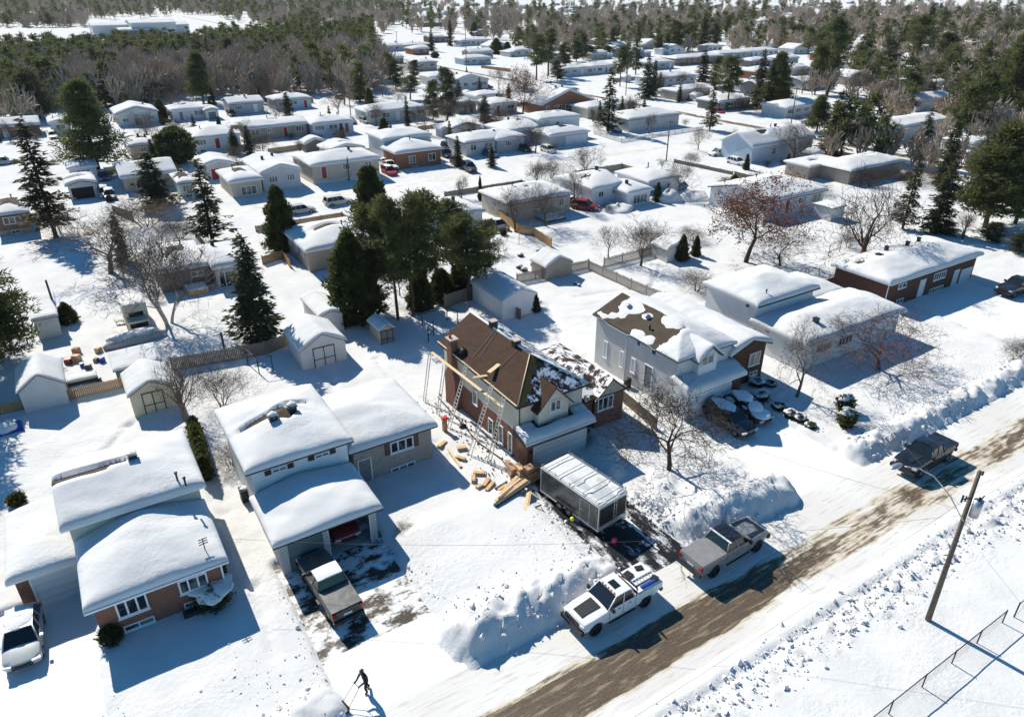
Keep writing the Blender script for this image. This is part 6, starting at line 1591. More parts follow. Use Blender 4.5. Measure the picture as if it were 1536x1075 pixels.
# sheds near the back fence
def shed(label, fl, fr, depth, ze, crop, p=.55, wall='siding_light', doors=True, trim='trim_dark', T=.3, dmat='trim_white', kind='y', dframe='trim_dark', dw=.45):
    t = thing('garden_shed', label, 'shed'); A = P(*K(crop, *fl), ze); B_ = P(*K(crop, *fr), ze)
    x0, y0, x1 = A[0], (A[1] + B_[1]) / 2, B_[0]
    wing(t, x0, y0, x1, y0 + depth, ze, kind, p, wall, .18, T, trim=trim, step=.22, seed=rh.randint(0, 99), k=.35, fascia=.12)
    if doors:
        c = (x0 + x1) / 2; w = (x1 - x0) * dw / 2; m = MB(); yf = y0 + .18; zt = ze - .1
        m.box(c - w, yf - .04, 0, c + w, yf, zt); o = m.build('door', dmat, t)
        m = MB()
        for q in (c - w, c - .04, c + w - .08): m.box(q, yf - .07, 0, q + .08, yf - .03, zt)
        m.box(c - w, yf - .075, zt - .08, c + w, yf - .03, zt); m.box(c - w, yf - .075, zt * .45, c + w, yf - .03, zt * .45 + .07); m.build('door_trim', dframe, o)
    HOUSE_BOX.append((x0, y0, x1, y0 + depth)); return t
shed('cream shed with black trimmed double doors at the end of the tan fence', (735, 300), (1005, 215), 4.6, 2.3, '1', wall='siding_paleyellow', dmat='siding_paleyellow')
shed('white shed with a steep dark edged roof at the left edge', (92, 275), (378, 205), 5.0, 2.4, '1', .75, 'siding_light', doors=False, T=.14)
shed('grey white shed with a dark framed double door behind the white house', (265, 1030), (540, 958), 5.2, 2.4, 'F', .55, 'siding_light', dmat='siding_light')
shed('little barn roofed shed with a black door', (722, 912), (818, 888), 3.2, 1.9, 'F', .6, 'siding_beige', dmat='door_grey', T=.14, dw=.75)
shed('white garage behind the grey white shed', (372, 828), (527, 800), 6, 2.4, 'F', .35, 'siding_light', doors=False)
shed('white shed beside a cone cedar in the deep snow yard', (-25, 745), (178, 692), 7.0, 2.5, 'G', .4, 'siding_white', doors=False, trim='trim_white', T=.35)
shed('little snowy shed between two cone cedars', (925, 445), (1065, 415), 3.4, 2.0, 'G', .3, 'siding_light', doors=False, T=.35)
shed('small pale shed with a window behind the oak', (438, 205), (515, 185), 3.6, 2.4, 'H', .05, 'siding_light', doors=False, kind='x', T=.15)
shed('brown shed under a snow cap inside the board fence', (225, 545), (385, 510), 3.6, 2.0, 'G', .5, 'siding_tan', doors=False, T=.35)
shed('white outbuilding beside the round cedar at the left', (178, 850), (335, 820), 6.5, 2.6, 'E', .05, 'siding_light', doors=False, kind='shed', T=.3)
shed('low teal edged shelter under snow beside the cream shed', (655, 160), (930, 60), 3.4, 1.7, '1', .12, 'tarp_teal', doors=False, kind='shed', T=.25)

# ---------------------------------------------------------------- fences
def board_fence(label, pts, h=1.7, mat='wood_fence', snow=True, gap=.0, name='board_fence', post=2.4):
    t = thing(name, label, 'fence'); m = MB(); pm = MB(); rl = MB()
    for (x0, y0), (x1, y1) in zip(pts, pts[1:]):
        L = math.hypot(x1 - x0, y1 - y0); n = max(1, int(L / .16)); rz = math.atan2(y1 - y0, x1 - x0); ux, uy = (x1 - x0) / L, (y1 - y0) / L
        for i in range(n):
            d = (i + .5) * L / n; m.obox((x0 + ux * d, y0 + uy * d, h / 2 + rh.uniform(-.04, .02)), (L / n - .02 - gap, .025, h), rz)
        k = max(1, int(L / post))
        for i in range(k + 1): d = i * L / k; pm.obox((x0 + ux * d - uy * .06, y0 + uy * d + ux * .06, h / 2 + .05), (.10, .09, h + .1), rz)
        for z in (.4, h - .3): rl.obox(((x0 + x1) / 2 - uy * .03, (y0 + y1) / 2 + ux * .03, z), (L, .04, .09), rz)
    m.build('boards', mat, t); pm.build('posts', mat, t); rl.build('rails', mat, t); return t
pk = lambda c, *a: [P(*K(c, *q)) for q in a]
board_fence('grey brown board fence running from the cream shed to the grey shed', pk('1', (1000, 155), (1536, 60)) + pk('F', (215, 1005)), 1.7, 'wood_fence')
board_fence('tan board fence from the left edge to the cream shed', pk('1', (-140, 440), (10, 410), (715, 250)), 1.3, 'wood_fence_new')
board_fence('grey board fence around the pen under the pines', pk('F', (1105, 790), (1270, 735), (1420, 790)), 1.9, 'wood_fence')
board_fence('grey board fence continuing toward the brick house', pk('F', (1290, 680), (1536, 855)), 1.5, 'wood_fence')
board_fence('weathered board fence between the deep snow yard and the fruit tree yard', pk('G', (470, 570), (800, 720), (900, 760)), 1.6, 'wood_fence_pale', gap=.03)
board_fence('weathered board fence along the back of the deep snow yard', pk('G', (60, 645), (470, 560)), 1.5, 'wood_fence_pale', gap=.02)
board_fence('spaced board fence between the bare fruit trees', pk('G', (560, 555), (770, 500)), 1.6, 'wood_fence_pale', gap=.05)
board_fence('grey board fence from the fruit tree to the little shed', pk('G', (770, 500), (925, 455)), 1.6, 'wood_fence', gap=.02)
board_fence('reddish board fence beside the beige bungalow deck', pk('F', (1400, 260), (1536, 360)) + pk('G', (150, 370), (255, 440)), 1.6, 'wood_fence_new')
board_fence('dark board fence beside the dark brick bungalow', pk('H', (300, 700), (440, 655)), 1.4, 'wood_fence')
board_fence('brown board fence behind the shed, middle left', pk('F', (490, 900), (620, 880)), 1.6, 'wood_fence')
board_fence('tan board fence corner beside the beige house', pk('F', (60, 540), (175, 505), (215, 560)), 1.5, 'wood_fence_new')
board_fence('white picket fence round the corner yard', pk('C', (500, 780), (660, 830), (1130, 755)), 1.2, 'siding_light', gap=.08)
board_fence('long low brown fence beside the white car across the street', pk('C', (962, 945), (1300, 1018)), 1.0, 'wood_fence')
board_fence('orange board fence across the main road', pk('B', (1312, 400), (1480, 420)), 1.6, 'wood_fence_new', name='board_fence')
board_fence('tan board fence behind the long beige bungalow', pk('B', (90, 895), (400, 850)), 1.4, 'wood_fence_new')
board_fence('brown fence between the grey brick house and the grey sided house', pk('4', (275, 790), (470, 960)), 1.5, 'wood_fence')
board_fence('brown board screen beside the wide thicket', pk('E', (655, 235), (770, 275)), 1.5, 'wood_fence')

# chain link fence in the foreground
def chain_link():
    t = thing('chain_link_fence', 'chain link fence with thin posts on the snow at the lower right corner', 'fence')
    y = 10.05; xs = [P(*K('9', *q))[0] for q in ((745, 1075), (935, 920), (1115, 790), (1262, 675), (1408, 558))]
    st = xs[1] - xs[0]; xs = [xs[0] - 2 * st, xs[0] - st] + xs; zr = 1.25
    for x in xs: MB().tube((x, y, 0), (x, y, 1.32), .035, n=8).build('post', 'metal_dark', t)
    MB().tube((xs[0], y, zr), (xs[-1], y, zr), .028, n=6).build('top_rail', 'metal_dark', t)
    m = MB(); n = int((xs[-1] - xs[0]) / .14)
    for i in range(n):
        x = xs[0] + i * .14
        for s in (-1, 1):
            e = min(xs[-1], max(xs[0], x + s * 1.1)); k = abs(e - x) / 1.1; m.tube((x, y, .12), (e, y, .12 + 1.1 * k), .0025, n=3, cap=False)
    m.build('wire_mesh', 'wire_fine', t)
    # the gate end, a second run set back
    g = thing('chain_link_fence', 'short run of chain link fence at the very right edge', 'fence'); a = P(*K('9', 1468, 520)); x2 = [a[0], a[0] + st, a[0] + 2 * st, a[0] + 3 * st]
    for x in x2: MB().tube((x, a[1], 0), (x, a[1], 1.45), .04, n=8).build('post', 'metal_dark', g)
    MB().tube((x2[0], a[1], 1.35), (x2[-1], a[1], 1.35), .03, n=6).build('top_rail', 'metal_dark', g)
    m = MB()
    for i in range(int((x2[-1] - x2[0]) / .14)):
        x = x2[0] + i * .14
        for s in (-1, 1):
            e = min(x2[-1], max(x2[0], x + s * 1.2)); k = abs(e - x) / 1.2; m.tube((x, a[1], .12), (e, a[1], .12 + 1.2 * k), .0025, n=3, cap=False)
    m.build('wire_mesh', 'wire_fine', g)
chain_link()

# ---------------------------------------------------------------- utility poles and wires
def utility_pole(label, x, y, h, lamp=False, trans=False, arm=False, lean=(0, 0)):
    t = thing('utility_pole', label, 'utility pole', (x, y, 0)); tx, ty = lean
    MB().tube((0, 0, -.3), (tx, ty, h), .17 if lamp else .14, .10, 10).build('pole', 'wood_old', t)
    if lamp:
        q = [(-.1, .05, h - 3.0), (-1.0, .7, h - 1.4), (-1.9, 1.35, h - .2), (-2.5, 1.9, h + .2), (-3.1, 2.35, h + .28)]
        m = MB()
        for a, b in zip(q, q[1:]): m.tube(a, b, .035, n=6)
        m.build('lamp_arm', 'metal_galv', t)
        MB().blob((-3.45, 2.6, h + .28), (.46, .18, .10), 1, 14, 8, .03).build('lamp_head', 'metal_galv', t)
    if trans:
        MB().tube((.30, -.18, h - 2.7), (.30, -.18, h - 1.65), .24, n=14).build('transformer', 'metal_galv', t)
        m = MB(); m.tube((.30, -.18, h - 1.65), (.30, -.18, h - 1.45), .05); m.tube((-.05, .05, h - 1.5), (-.5, .3, h - 1.55), .035); m.tube((-.5, .3, h - 1.75), (-.5, .3, h - 1.3), .05); m.tube((0, 0, h - .02), (0, 0, h + .22), .05); m.tube((-.35, .2, h - 1.7), (-.35, .2, h - 1.35), .04)
        m.tube((.42, -.2, h - 1.65), (.55, -.25, h - 1.4), .035)
        m.build('insulators', 'metal_dark', t)
    if arm: m = MB(); m.obox((0, 0, h - .5), (.1, 2.2, .1)); m.obox((0, 0, h - .45), (2.2, .1, .1)); m.build('cross_arm', 'wood_old', t)
    return t
b = P(1390, 935); ph = height_at((1390, 935), (1460, 712))
utility_pole('tall wooden pole with a street lamp arm and grey transformer at the right', b[0], b[1], ph, True, True, lean=(.25, .25))
PT = (b[0] + .25, b[1] + .25, ph)
def wire(label, a, b_, sag=.5, r=.007, mat='wire'):
    m = MB(); q = None
    for i in range(13):
        f = i / 12; c = (a[0] + (b_[0] - a[0]) * f, a[1] + (b_[1] - a[1]) * f, a[2] + (b_[2] - a[2]) * f - sag * 4 * f * (1 - f))
        if q: m.tube(q, c, r, n=4, cap=False)
        q = c
    return tag(m.build('overhead_wire', mat), label, 'wire')
wire('overhead wire leaving the lamp pole toward the lower left', (PT[0], PT[1], ph - 1.6), (-20, PT[1] + .6, ph - 2.4), 1.0)
wire('overhead wire leaving the lamp pole toward the right edge', (PT[0], PT[1], ph - 2.4), (90, PT[1] + .6, ph - 1.6), .8)
wire('service wire from the lamp pole to the brick house', (PT[0], PT[1], ph - 2.6), (H3['x1'], H3['y0'] + 1, 5.6), .9)
wire('service wire from the lamp pole to the white house', (PT[0], PT[1], ph - 2.6), (58, 36, 3.6), .9)
wire('service wire from the lamp pole to the leftmost house', (PT[0], PT[1], ph - 2.9), (H1[2], H1[1] + 1, 4.0), 1.2)
for i, (c, bx, by, ty, w, lb) in enumerate((('C', 235, 460, 310, 0, 'pole with wires on the corner lot by the evergreens'), ('C', 685, 560, 370, 0, 'pale pole beside the corner spruce'), ('C', 918, 935, 690, 0, 'pale pole across the street from the picket fence'),
        ('B', 562, 672, 450, 0, 'dark pole behind the pale blue bungalow'), ('B', 1228, 415, 120, 0, 'tall pole on the far side of the main road'), ('B', 832, 320, 180, 0, 'pole at the head of the main road'), ('D', 190, 735, 500, 0, 'pole beside the light blue house'),
        ('D', 1180, 900, 635, 0, 'pole between the pines at the right'), ('C', 410, 640, 520, 0, 'pole at the brick gable house'), ('B', 1480, 300, 190, 0, 'thin far pole at the upper middle'), ('E', 345, 870, 615, 0, 'thin dark pole beside the round cedar'), ('E', 1300, 1050, 915, 0, 'short dark pole at the board fence'),
        ('B', 555, 1055, 905, 0, 'white pole with a sign box before the long beige bungalow'))):
    q = P(*K(c, bx, by)); hh = height_at(K(c, bx, by), K(c, bx + 2, ty)); utility_pole(lb, q[0], q[1], max(2.5, hh), arm=hh > 7)

# ---------------------------------------------------------------- work site around the brick house
def ladder(label, base, top, w=.42, mat='aluminium', zt=5.6, n=None):
    t = thing('extension_ladder', label, 'ladder'); a = Vector((base[0], base[1], .15)); b = Vector((top[0], top[1], zt)); s = Vector((0, 1, 0)) * w / 2
    for q in (-1, 1): m = MB(); m.tube(a + s * q, b + s * q, .04, n=4); m.build('rail', mat, t)
    m = MB(); k = n or int((b - a).length / .30)
    for i in range(1, k): c = a + (b - a) * i / k; m.tube(c - s, c + s, .024, n=4)
    m.build('rungs', mat, t); return t
xa = H3['xa']
bases = [P(*K('3', *q)) for q in ((62, 640), (140, 720), (200, 800), (320, 955), (432, 1000))]
tops = [(124, 370), (205, 440), (290, 390), (440, 510), (512, 580)]
labs = ['rearmost ladder leaning toward the end of the plank', 'second ladder from the back under the long plank', 'ladder reaching the eave above the red bucket', 'long ladder reaching the eave boards by the middle windows', 'front ladder leaning over the garage corner of the brick house']
for (bx, by), tp, zt, lb in zip(bases, tops, (4.7, 4.7, 5.7, 5.9, 5.7), labs):
    tx, ty = P(*K('3', *tp), zt); ladder(lb, (bx, by), (min(tx, xa - .1), by + .25), zt=zt)
pa = P(*K('3', 105, 330), 4.9); pb = P(*K('3', 515, 665), 4.6)
tag(MB().obox(((pa[0] + pb[0]) / 2, (pa[1] + pb[1]) / 2, 4.75), (math.hypot(pa[0] - pb[0], pa[1] - pb[1]), .27, .05), math.atan2(pb[1] - pa[1], pb[0] - pa[0])).build('scaffold_plank', 'wood_plank'), 'long pale plank carried by the ladders beside the brown roof', 'plank')
rw = random.Random(4)
def lumber(label, crop, pts, mat='wood_new', w=.22, th=.10, z=.42):
    a, b_ = P(*K(crop, *pts[0])), P(*K(crop, *pts[1])); L = math.hypot(a[0] - b_[0], a[1] - b_[1])
    mx, my = (a[0] + b_[0]) / 2, (a[1] + b_[1]) / 2; z = float(ground_h(np.array([[mx]]), np.array([[my]]))[0, 0]) + .08 + rw.uniform(0, .10)
    o = MB().obox((mx, my, z), (L, w, th), math.atan2(b_[1] - a[1], b_[0] - a[0]), 0, rw.uniform(-.03, .03)).build('timber_board', mat); return tag(o, label, 'board')
def kz(x, y): return ((600 + x / 5.908 - 860 + 0) * 3.84 + 0, 0)
Q = lambda x, y: ((600 + x / 5.908), (600 + y / 5.908))
CROP['Q'] = (0, 0)
def lq(label, a, b_, mat='wood_new', w=.24, th=.12, z=.45): a = Q(*a); b_ = Q(*b_); return lumber(label, 'Q', ((a[0] * 3.84, a[1] * 3.84), (b_[0] * 3.84, b_[1] * 3.84)), mat, w, th, z)
lq('long board at the left of the fanned timber heap', (830, 975), (1040, 760), 'wood_new', .26); lq('dark topped board in the fanned timber heap', (990, 830), (1070, 760), 'dark_wrap', .30, .1, .60)
lq('board second from left in the fanned heap', (850, 985), (1065, 790), 'wood_plank', .22, .12, .50); lq('board in the middle of the fanned heap', (880, 985), (1090, 800), 'wood_old', .2, .12, .46)
lq('wide pale board in the fanned heap', (890, 975), (1120, 815), 'wood_new', .3, .12, .52); lq('black beam along the right of the fanned heap', (840, 1040), (1150, 840), 'dark_wrap', .24, .16, .45)
lq('grey board beside the black beam', (855, 1015), (1145, 825), 'wood_old', .2, .1, .50); lq('pale plank lying apart toward the dark trailer', (1105, 1068), (1145, 850), 'wood_plank', .24, .08, .95); lq('second pale plank beside the one lying apart', (1130, 1060), (1160, 850), 'wood_new', .16, .08, .97)
lq('short dark board above the fanned heap', (845, 835), (950, 775), 'dark_wrap', .16, .12, .5); lq('short pale board above the fanned heap', (870, 850), (945, 800), 'wood_new', .22, .10, .48)
lq('long thin plank beside the wood bundles', (425, 465), (540, 625), 'wood_plank', .22, .06, .40); lq('black strip lying near the trailer', (1195, 1030), (1250, 1008), 'dark_wrap', .12, .05, .9)
def bundle(label, c, L, w, h, rz, mat='wood_new', z=.3):
    a = Q(*c); x, y = P(*a, .3); L *= .85; w *= .72; h *= .8; t = thing('shingle_bundle', label, 'bundle', (x, y, float(ground_h(np.array([[x]]), np.array([[y]]))[0, 0]) - .02), R(rz))
    m = MB(); k = 4
    for i in range(k): m.obox((rw.uniform(-.03, .03), rw.uniform(-.03, .03), h * (i + .5) / k), (L, w, h / k - .012), rw.uniform(-.03, .03))
    m.build('boards', mat, t); m = MB(); m.box(-L * .28, -w / 2 - .01, 0, -L * .25, w / 2 + .01, h + .01); m.box(L * .25, -w / 2 - .01, 0, L * .28, w / 2 + .01, h + .01); m.build('strap', 'wood_plank', t); return t
bundle('pale wood bundle nearest the grey brick wall', (375, 395), 1.1, .45, .32, 25); bundle('tan bundle with a dark gap above the long thin plank', (550, 435), .9, .5, .36, -20)
bundle('tan wood bundle below the one with a dark gap', (540, 525), .95, .42, .30, -55); bundle('wood bundle at the top of the lower heap', (700, 655), 1.0, .45, .32, -35)
bundle('wood bundle standing askew in the lower heap', (650, 705), .9, .4, .34, 60); bundle('wood bundle with a dark side in the lower heap', (765, 730), 1.2, .4, .28, 38); bundle('long pale bundle at the bottom of the lower heap', (800, 768), 1.3, .36, .26, 32); bundle('small tan block in the lower heap', (700, 770), .6, .4, .28, 10)
def boxes(label, c, n, z, mat, rz, w=.5):
    a = Q(*c); x, y = P(*a); t = thing('bundle_stack', label, 'stack', (x, y, .1), R(rz))
    for i in range(n):
        q = MB(); q.obox((rw.uniform(-.05, .05), rw.uniform(-.05, .05), (i + .5) * z / n), (w * 1.9, w, z / n - .02), rw.uniform(-.08, .08)); q.build('bundle', mat, t)
    return t
boxes('stack of brown shingle bundles against the garage corner, left pile', (985, 680), 5, .9, 'cardboard', 80, .45); boxes('middle pile of shingle bundles with pale tops', (1060, 705), 6, 1.15, 'wood_new', 85, .45); boxes('tall dark pile of shingle bundles beside the trailer', (1165, 715), 6, 1.35, 'cardboard', 5, .62)
boxes('low pile of dusty bundles by the garage wall', (960, 600), 3, .45, 'cardboard', 70, .4)
a = P(*Q(400, 300)); t = thing('work_stand', 'orange brown post with a red top under the ladders', 'stand', (a[0], a[1], .1)); MB().box(-.16, -.16, 0, .16, .16, 1.35).build('post', 'cardboard', t); MB().box(-.24, -.18, 1.35, .24, .18, 1.55).build('red_top', 'plastic_red', t)
a = P(*Q(560, 268)); t = thing('air_compressor', 'small black compressor lying on the trodden snow', 'compressor', (a[0], a[1], .35)); MB().blob((0, 0, .1), (.32, .16, .16), 2).build('tank', 'rubber', t); m = MB(); m.tube((-.3, 0, .1), (-.45, .1, .35), .02); m.build('hose', 'rubber', t)
# hoses and rubble scattered in the side yard
m = MB(); rs = np.random.RandomState(8)
for i in range(210):
    u = rs.rand(); x = 22.2 + rs.rand() * 2.4 - (u > .6) * 1.5 * rs.rand(); y = 36.5 + rs.rand() * 14; s = rs.uniform(.025, .10)
    m.obox((x, y, .36 + s * .2), (s * 1.8, s, s * .6), rs.rand() * 6, rs.rand() * .6)
tag(m.build('shingle_debris', 'debris_dark'), 'scraps of torn shingle scattered in the side yard', kind='stuff')
m = MB(); pts = [(23.7, 50), (23.5, 46), (23.2, 42), (23.6, 39), (23.1, 36), (22.8, 33)]
for a, b_ in zip(pts, pts[1:]): m.tube((*a, .40), (*b_, .40), .04, n=4)
tag(m.build('air_hose', 'rubber'), 'dark hose running along the side of the brick house', 'hose')
# things on the drives and lawns
a = P(*K('8', 618, 520)); t = thing('gas_can', 'pink red jerry can on the black drive', 'can', (a[0], a[1], .1)); MB().blob((0, 0, .2), (.2, .16, .22), 1, 12, 8, .03).build('can_body', 'plastic_pink', t); MB().tube((0, 0, .4), (.06, 0, .5), .04).build('spout', 'rubber', t)
a = P(*K('8', 375, 420)); t = thing('marker_ball', 'yellow ball like marker in the snow beside the trailer', 'marker', (a[0], a[1], .55)); MB().blob((0, 0, .12), (.15, .15, .15), 1, 12, 8, .0).build('ball', 'plastic_yellow', t)
a = P(*K('2', 272, 825)); t = thing('waste_bin', 'dark wheeled bin with a snow cap at the corner of the double garage', 'bin', (a[0], a[1] + .1, .2)); MB().box(-.32, -.32, .1, .32, .32, 1.0).build('bin_body', 'metal_dark', t); MB().box(-.35, -.36, 1.0, .35, .36, 1.08).build('lid', 'rubber', t); MB().blob((0, 0, 1.1), (.28, .28, .1), 3).build('snow_cap', 'snow_shrub', t)
# motorhome, boat under snow, deck, hot tub
a = P(*K('E', 745, 935)); t = thing('motorhome', 'cream motorhome with a dark window under the birch', 'motorhome', (a[0], a[1] + .3, .1))
MB().box(0, 0, .5, 2.3, 5.2, 3.0).build('body', 'siding_paleyellow', t); MB().box(.15, -1.3, .4, 2.15, 0, 1.7).build('cab', 'paint_beige', t); MB().box(.45, -.03, 1.75, 1.85, -.0, 2.25).build('window', 'glass_dark', t); MB().box(.3, -1.33, 1.0, 2.0, -1.30, 1.5).build('windscreen', 'glass_dark', t)
snow_layer(t, 'flat', 0, 0, 2.3, 5.2, 3.0, 0, .25, .4, seed=4)
for x in (.25, 2.05):
    for y in (-.7, 4.2): w_ = MB(); w_.tube((x - .12, y, .35), (x + .12, y, .35), .35, n=14); w_.build('wheel', 'rubber', t)
a = P(*K('E', 780, 985)); t = thing('covered_boat', 'boat shaped heap under a snowy grey cover beside the teal shelter', 'boat', (a[0], a[1], .1), R(5)); MB().blob((0, 0, .5), (3.0, .95, .75), 2, 18, 10, .08).build('cover', 'concrete', t); MB().blob((0, .1, .85), (2.6, .75, .55), 5, 18, 10, .15).build('snow_cover', 'snow_shrub', t)
a = P(*K('E', 1095, 725)); t = thing('hot_tub', 'orange brown hot tub with a snowy lid beside the grey brown house', 'hot tub', (a[0], a[1], .1)); MB().box(0, 0, 0, 2.2, 2.2, .9).build('tub', 'wood_new', t); snow_layer(t, 'flat', 0, 0, 2.2, 2.2, .9, 0, .3, .3, seed=3)
a = P(*K('E', 675, 890)); t = thing('camp_table', 'small dark table standing in the snow by the motorhome', 'table', (a[0], a[1], .1)); MB().box(0, 0, .55, .8, .5, .62).build('top', 'metal_dark', t); m = MB(); [m.tube((x, y, 0), (x, y, .55), .03) for x in (.05, .75) for y in (.05, .45)]; m.build('legs', 'metal_dark', t)
t = thing('wooden_deck', 'snowy deck with dark railing and stairs behind the beige bungalow', 'deck'); a = P(*K('G', 225, 300)); x, y = a
MB().box(x, y, .6, x + 3.4, y + 3.6, .75).build('deck_floor', 'wood_fence', t); snow_layer(t, 'flat', x, y, x + 3.4, y + 3.6, .75, 0, .35, .4, seed=8)
m = MB()
for i in range(9): m.box(x + i * .42, y - .03, 0 if i % 4 == 0 else .7, x + i * .42 + .05, y + .02, 1.6)
for i in range(9): m.box(x - .03, y + i * .44, .7, x + .02, y + i * .44 + .05, 1.6); m.box(x + 3.4, y + i * .44, .7, x + 3.45, y + i * .44 + .05, 1.6)
m.box(x, y - .04, 1.6, x + 3.4, y + .04, 1.66); m.box(x - .04, y, 1.6, x + .04, y + 3.6, 1.66); m.box(x + 3.38, y, 1.6, x + 3.46, y + 3.6, 1.66); m.build('railing', 'wood_fence', t)
m = MB()
for i in range(4): m.box(x + 3.5 + i * .3, y + .2, .55 - i * .15, x + 3.8 + i * .3, y + 1.2, .6 - i * .15)
m.build('stairs', 'wood_fence', t)
a = P(*K('1', 60, 520)); t = thing('covered_play_tent', 'blue edged tent half buried at the left edge', 'tent', (a[0], a[1] + .5, .1)); MB().add([(-1, -.8, 0), (1.1, -.8, 0), (1.1, .8, 0), (-1, .8, 0), (-.9, 0, 1.0), (1.0, 0, 1.0)], [(0, 1, 5, 4), (2, 3, 4, 5), (0, 4, 3), (1, 2, 5)]).build('canvas', 'plastic_blue', t); MB().blob((0, .1, .55), (.95, .72, .5), 5, 16, 8, .15).build('snow_cover', 'snow_shrub', t)
a = P(*K('1', 405, 265)); t = thing('covered_table', 'white snow covered table by the tan fence', 'table', (a[0], a[1] + .6, .1)); MB().box(0, 0, 0, 2.4, 1.2, .6).build('table_top', 'metal_dark', t); snow_layer(t, 'flat', 0, 0, 2.4, 1.2, .6, 0, .3, .3, seed=3)
for i, (x, y, mt, s, lb) in enumerate(((448, 50, 'cardboard', .5, 'brown crate left of the yard clutter'), (450, 95, 'wood_new', .55, 'tan cabinet in the yard clutter'), (400, 110, 'door_red', .45, 'dark red bin in the yard clutter'), (480, 130, 'plastic_blue', .38, 'blue tub lower in the yard clutter'),
        (515, 140, 'metal_dark', .4, 'black bin beside the lower blue tub'), (575, 45, 'wood_new', .45, 'brown chair at the top of the yard clutter'), (592, 100, 'plastic_blue', .45, 'blue tarp heap at the right of the yard clutter'), (560, 100, 'cardboard', .35, 'brown stand beside the blue tarp'), (575, 210, 'metal_dark', .3, 'small dark object by the covered table'))):
    a = P(*K('1', x, y)); t = thing('yard_box', lb, 'box', (a[0], a[1], .2), rw.uniform(0, 3)); MB().obox((0, 0, s * .6), (s * 1.3, s, s * 1.2)).build('box_body', mt, t); MB().obox((0, 0, s * 1.24), (s * 1.1, s * .9, .06), .2).build('lid', mt, t)
# swing frame and chain link pen near the brick house
def posts(label, name, pts, h, cat='frame', mat='metal_dark', r=.05, rail=True, rails=(1.0,)):
    t = thing(name, label, cat)
    for x, y in pts: MB().tube((x, y, 0), (x, y, h), r, n=6).build('post', mat, t)
    if rail:
        m = MB()
        for a, b_ in zip(pts, pts[1:]):
            for q in rails: m.tube((*a, h * q - .05), (*b_, h * q - .05), r * .7, n=5)
        m.build('rail', mat, t)
    return t
posts('thin metal pen posts in the shade behind the brick house', 'pen_frame', pk('F', (975, 900), (1118, 862), (1178, 880)), 1.9); posts('dark posts beside the brown roof corner', 'pen_frame', pk('F', (1040, 950), (1010, 985)), 2.0, rails=(1, .5))
posts('dark trellis poles in the yard behind the white house', 'trellis_frame', pk('2', (280, 40), (345, 95), (425, 80)), 2.0, rails=(1,))
posts('wooden swing frame in the snow beside the reddish fence', 'swing_frame', pk('F', (1462, 395), (1530, 420)), 2.2, mat='wood_new'); posts('pale rail by the grey shed', 'garden_rail', pk('F', (0, 1040), (180, 1000), (260, 1050)), 1.0)
posts('black gate frame behind the dark brick bungalow', 'gate_frame', pk('H', (405, 490), (470, 465)), 2.0, rails=(1, .5)); posts('basket ball like pole frame by the wood pile', 'garden_arch', pk('H', (290, 590), (350, 600)), 1.2, mat='cardboard')
# covered things poking from the deep snow yard
for i, (x, y, s) in enumerate(((400, 650, .35), (415, 660, .3), (80, 490, .5), (75, 560, .55), (100, 575, .55), (160, 545, .6), (185, 462, .4))):
    a = P(*K('G', x, y)); t = thing('snow_covered_chair', ('small dark thing poking out of the deep snow yard, left', 'small dark thing poking out of the deep snow yard, right', 'upper snow covered chair beyond the back fence', 'left snow covered chair beyond the back fence', 'lower snow covered chair beyond the back fence', 'right snow covered bench beyond the back fence', 'snow covered stool beside the reddish fence')[i], 'chair', (a[0], a[1], .2)); MB().obox((0, 0, s * .4), (s * 1.4, s, s * .8)).build('seat', 'metal_dark', t); MB().blob((0, 0, s * .85), (s * .75, s * .55, s * .35), i).build('snow_cap', 'snow_shrub', t)
# parked cars further off
def cp(label, c, x, y, rz, col, kind='suv', L=4.5, snow=.0, **kw):
    a = P(*K(c, x, y), .3); return car(label, (a[0], a[1], .12), rz, col, kind, L, snow, **kw)
cp('silver estate car on the street behind the beige house', 'F', 275, 225, RIGHT + R(2), 'paint_silver', 'hatch', 4.6, .2); cp('silver suv on the street beside the tall cedar', 'F', 490, 178, RIGHT + R(2), 'paint_beige', 'suv', 4.7, .2)
cp('white car left of the white pickup on the far drive', 'B', 752, 950, DOWN, 'paint_white', 'sedan', 4.5, .4)
a = P(*K('B', 815, 1000)); pickup('white pickup truck on the drive left of the orange brick wing', (a[0], a[1] + 2.6, .1), DOWN, 'paint_white', bed='open', L=5.6)
cp('black suv topmost in the line of three cars', 'B', 1110, 900, DOWN + R(-8), 'paint_black'); cp('dark maroon suv in the middle of the line of three cars', 'B', 1172, 945, DOWN + R(-8), 'paint_maroon'); cp('dark grey suv lowest in the line of three cars', 'B', 1245, 978, DOWN + R(-8), 'paint_charcoal')
cp('red suv beside the deck of the beige bungalow', 'G', 450, 205, DOWN + R(35), 'paint_red'); cp('white suv alone in the snowy lot across the street', 'C', 1217, 895, LEFT + R(-8), 'paint_white'); cp('dark car under the white carport', 'C', 1075, 580, RIGHT, 'paint_charcoal', 'sedan'); cp('dark car beside the arched garage at the wood', 'A', 1335, 668, DOWN, 'paint_black')
cp('snowy car left of the huge pine', 'A', 310, 795, DOWN, 'paint_beige', 'suv', 4.5, .5); cp('grey car at the far left edge above the bungalow', 'A', 25, 945, RIGHT, 'paint_silver'); cp('car by the pale blue bungalow', 'B', 645, 708, DOWN, 'paint_silver'); cp('snowy car before the dark grey gabled bungalow', 'E', 605, 130, DOWN, 'paint_beige', 'suv', 4.4, .9)
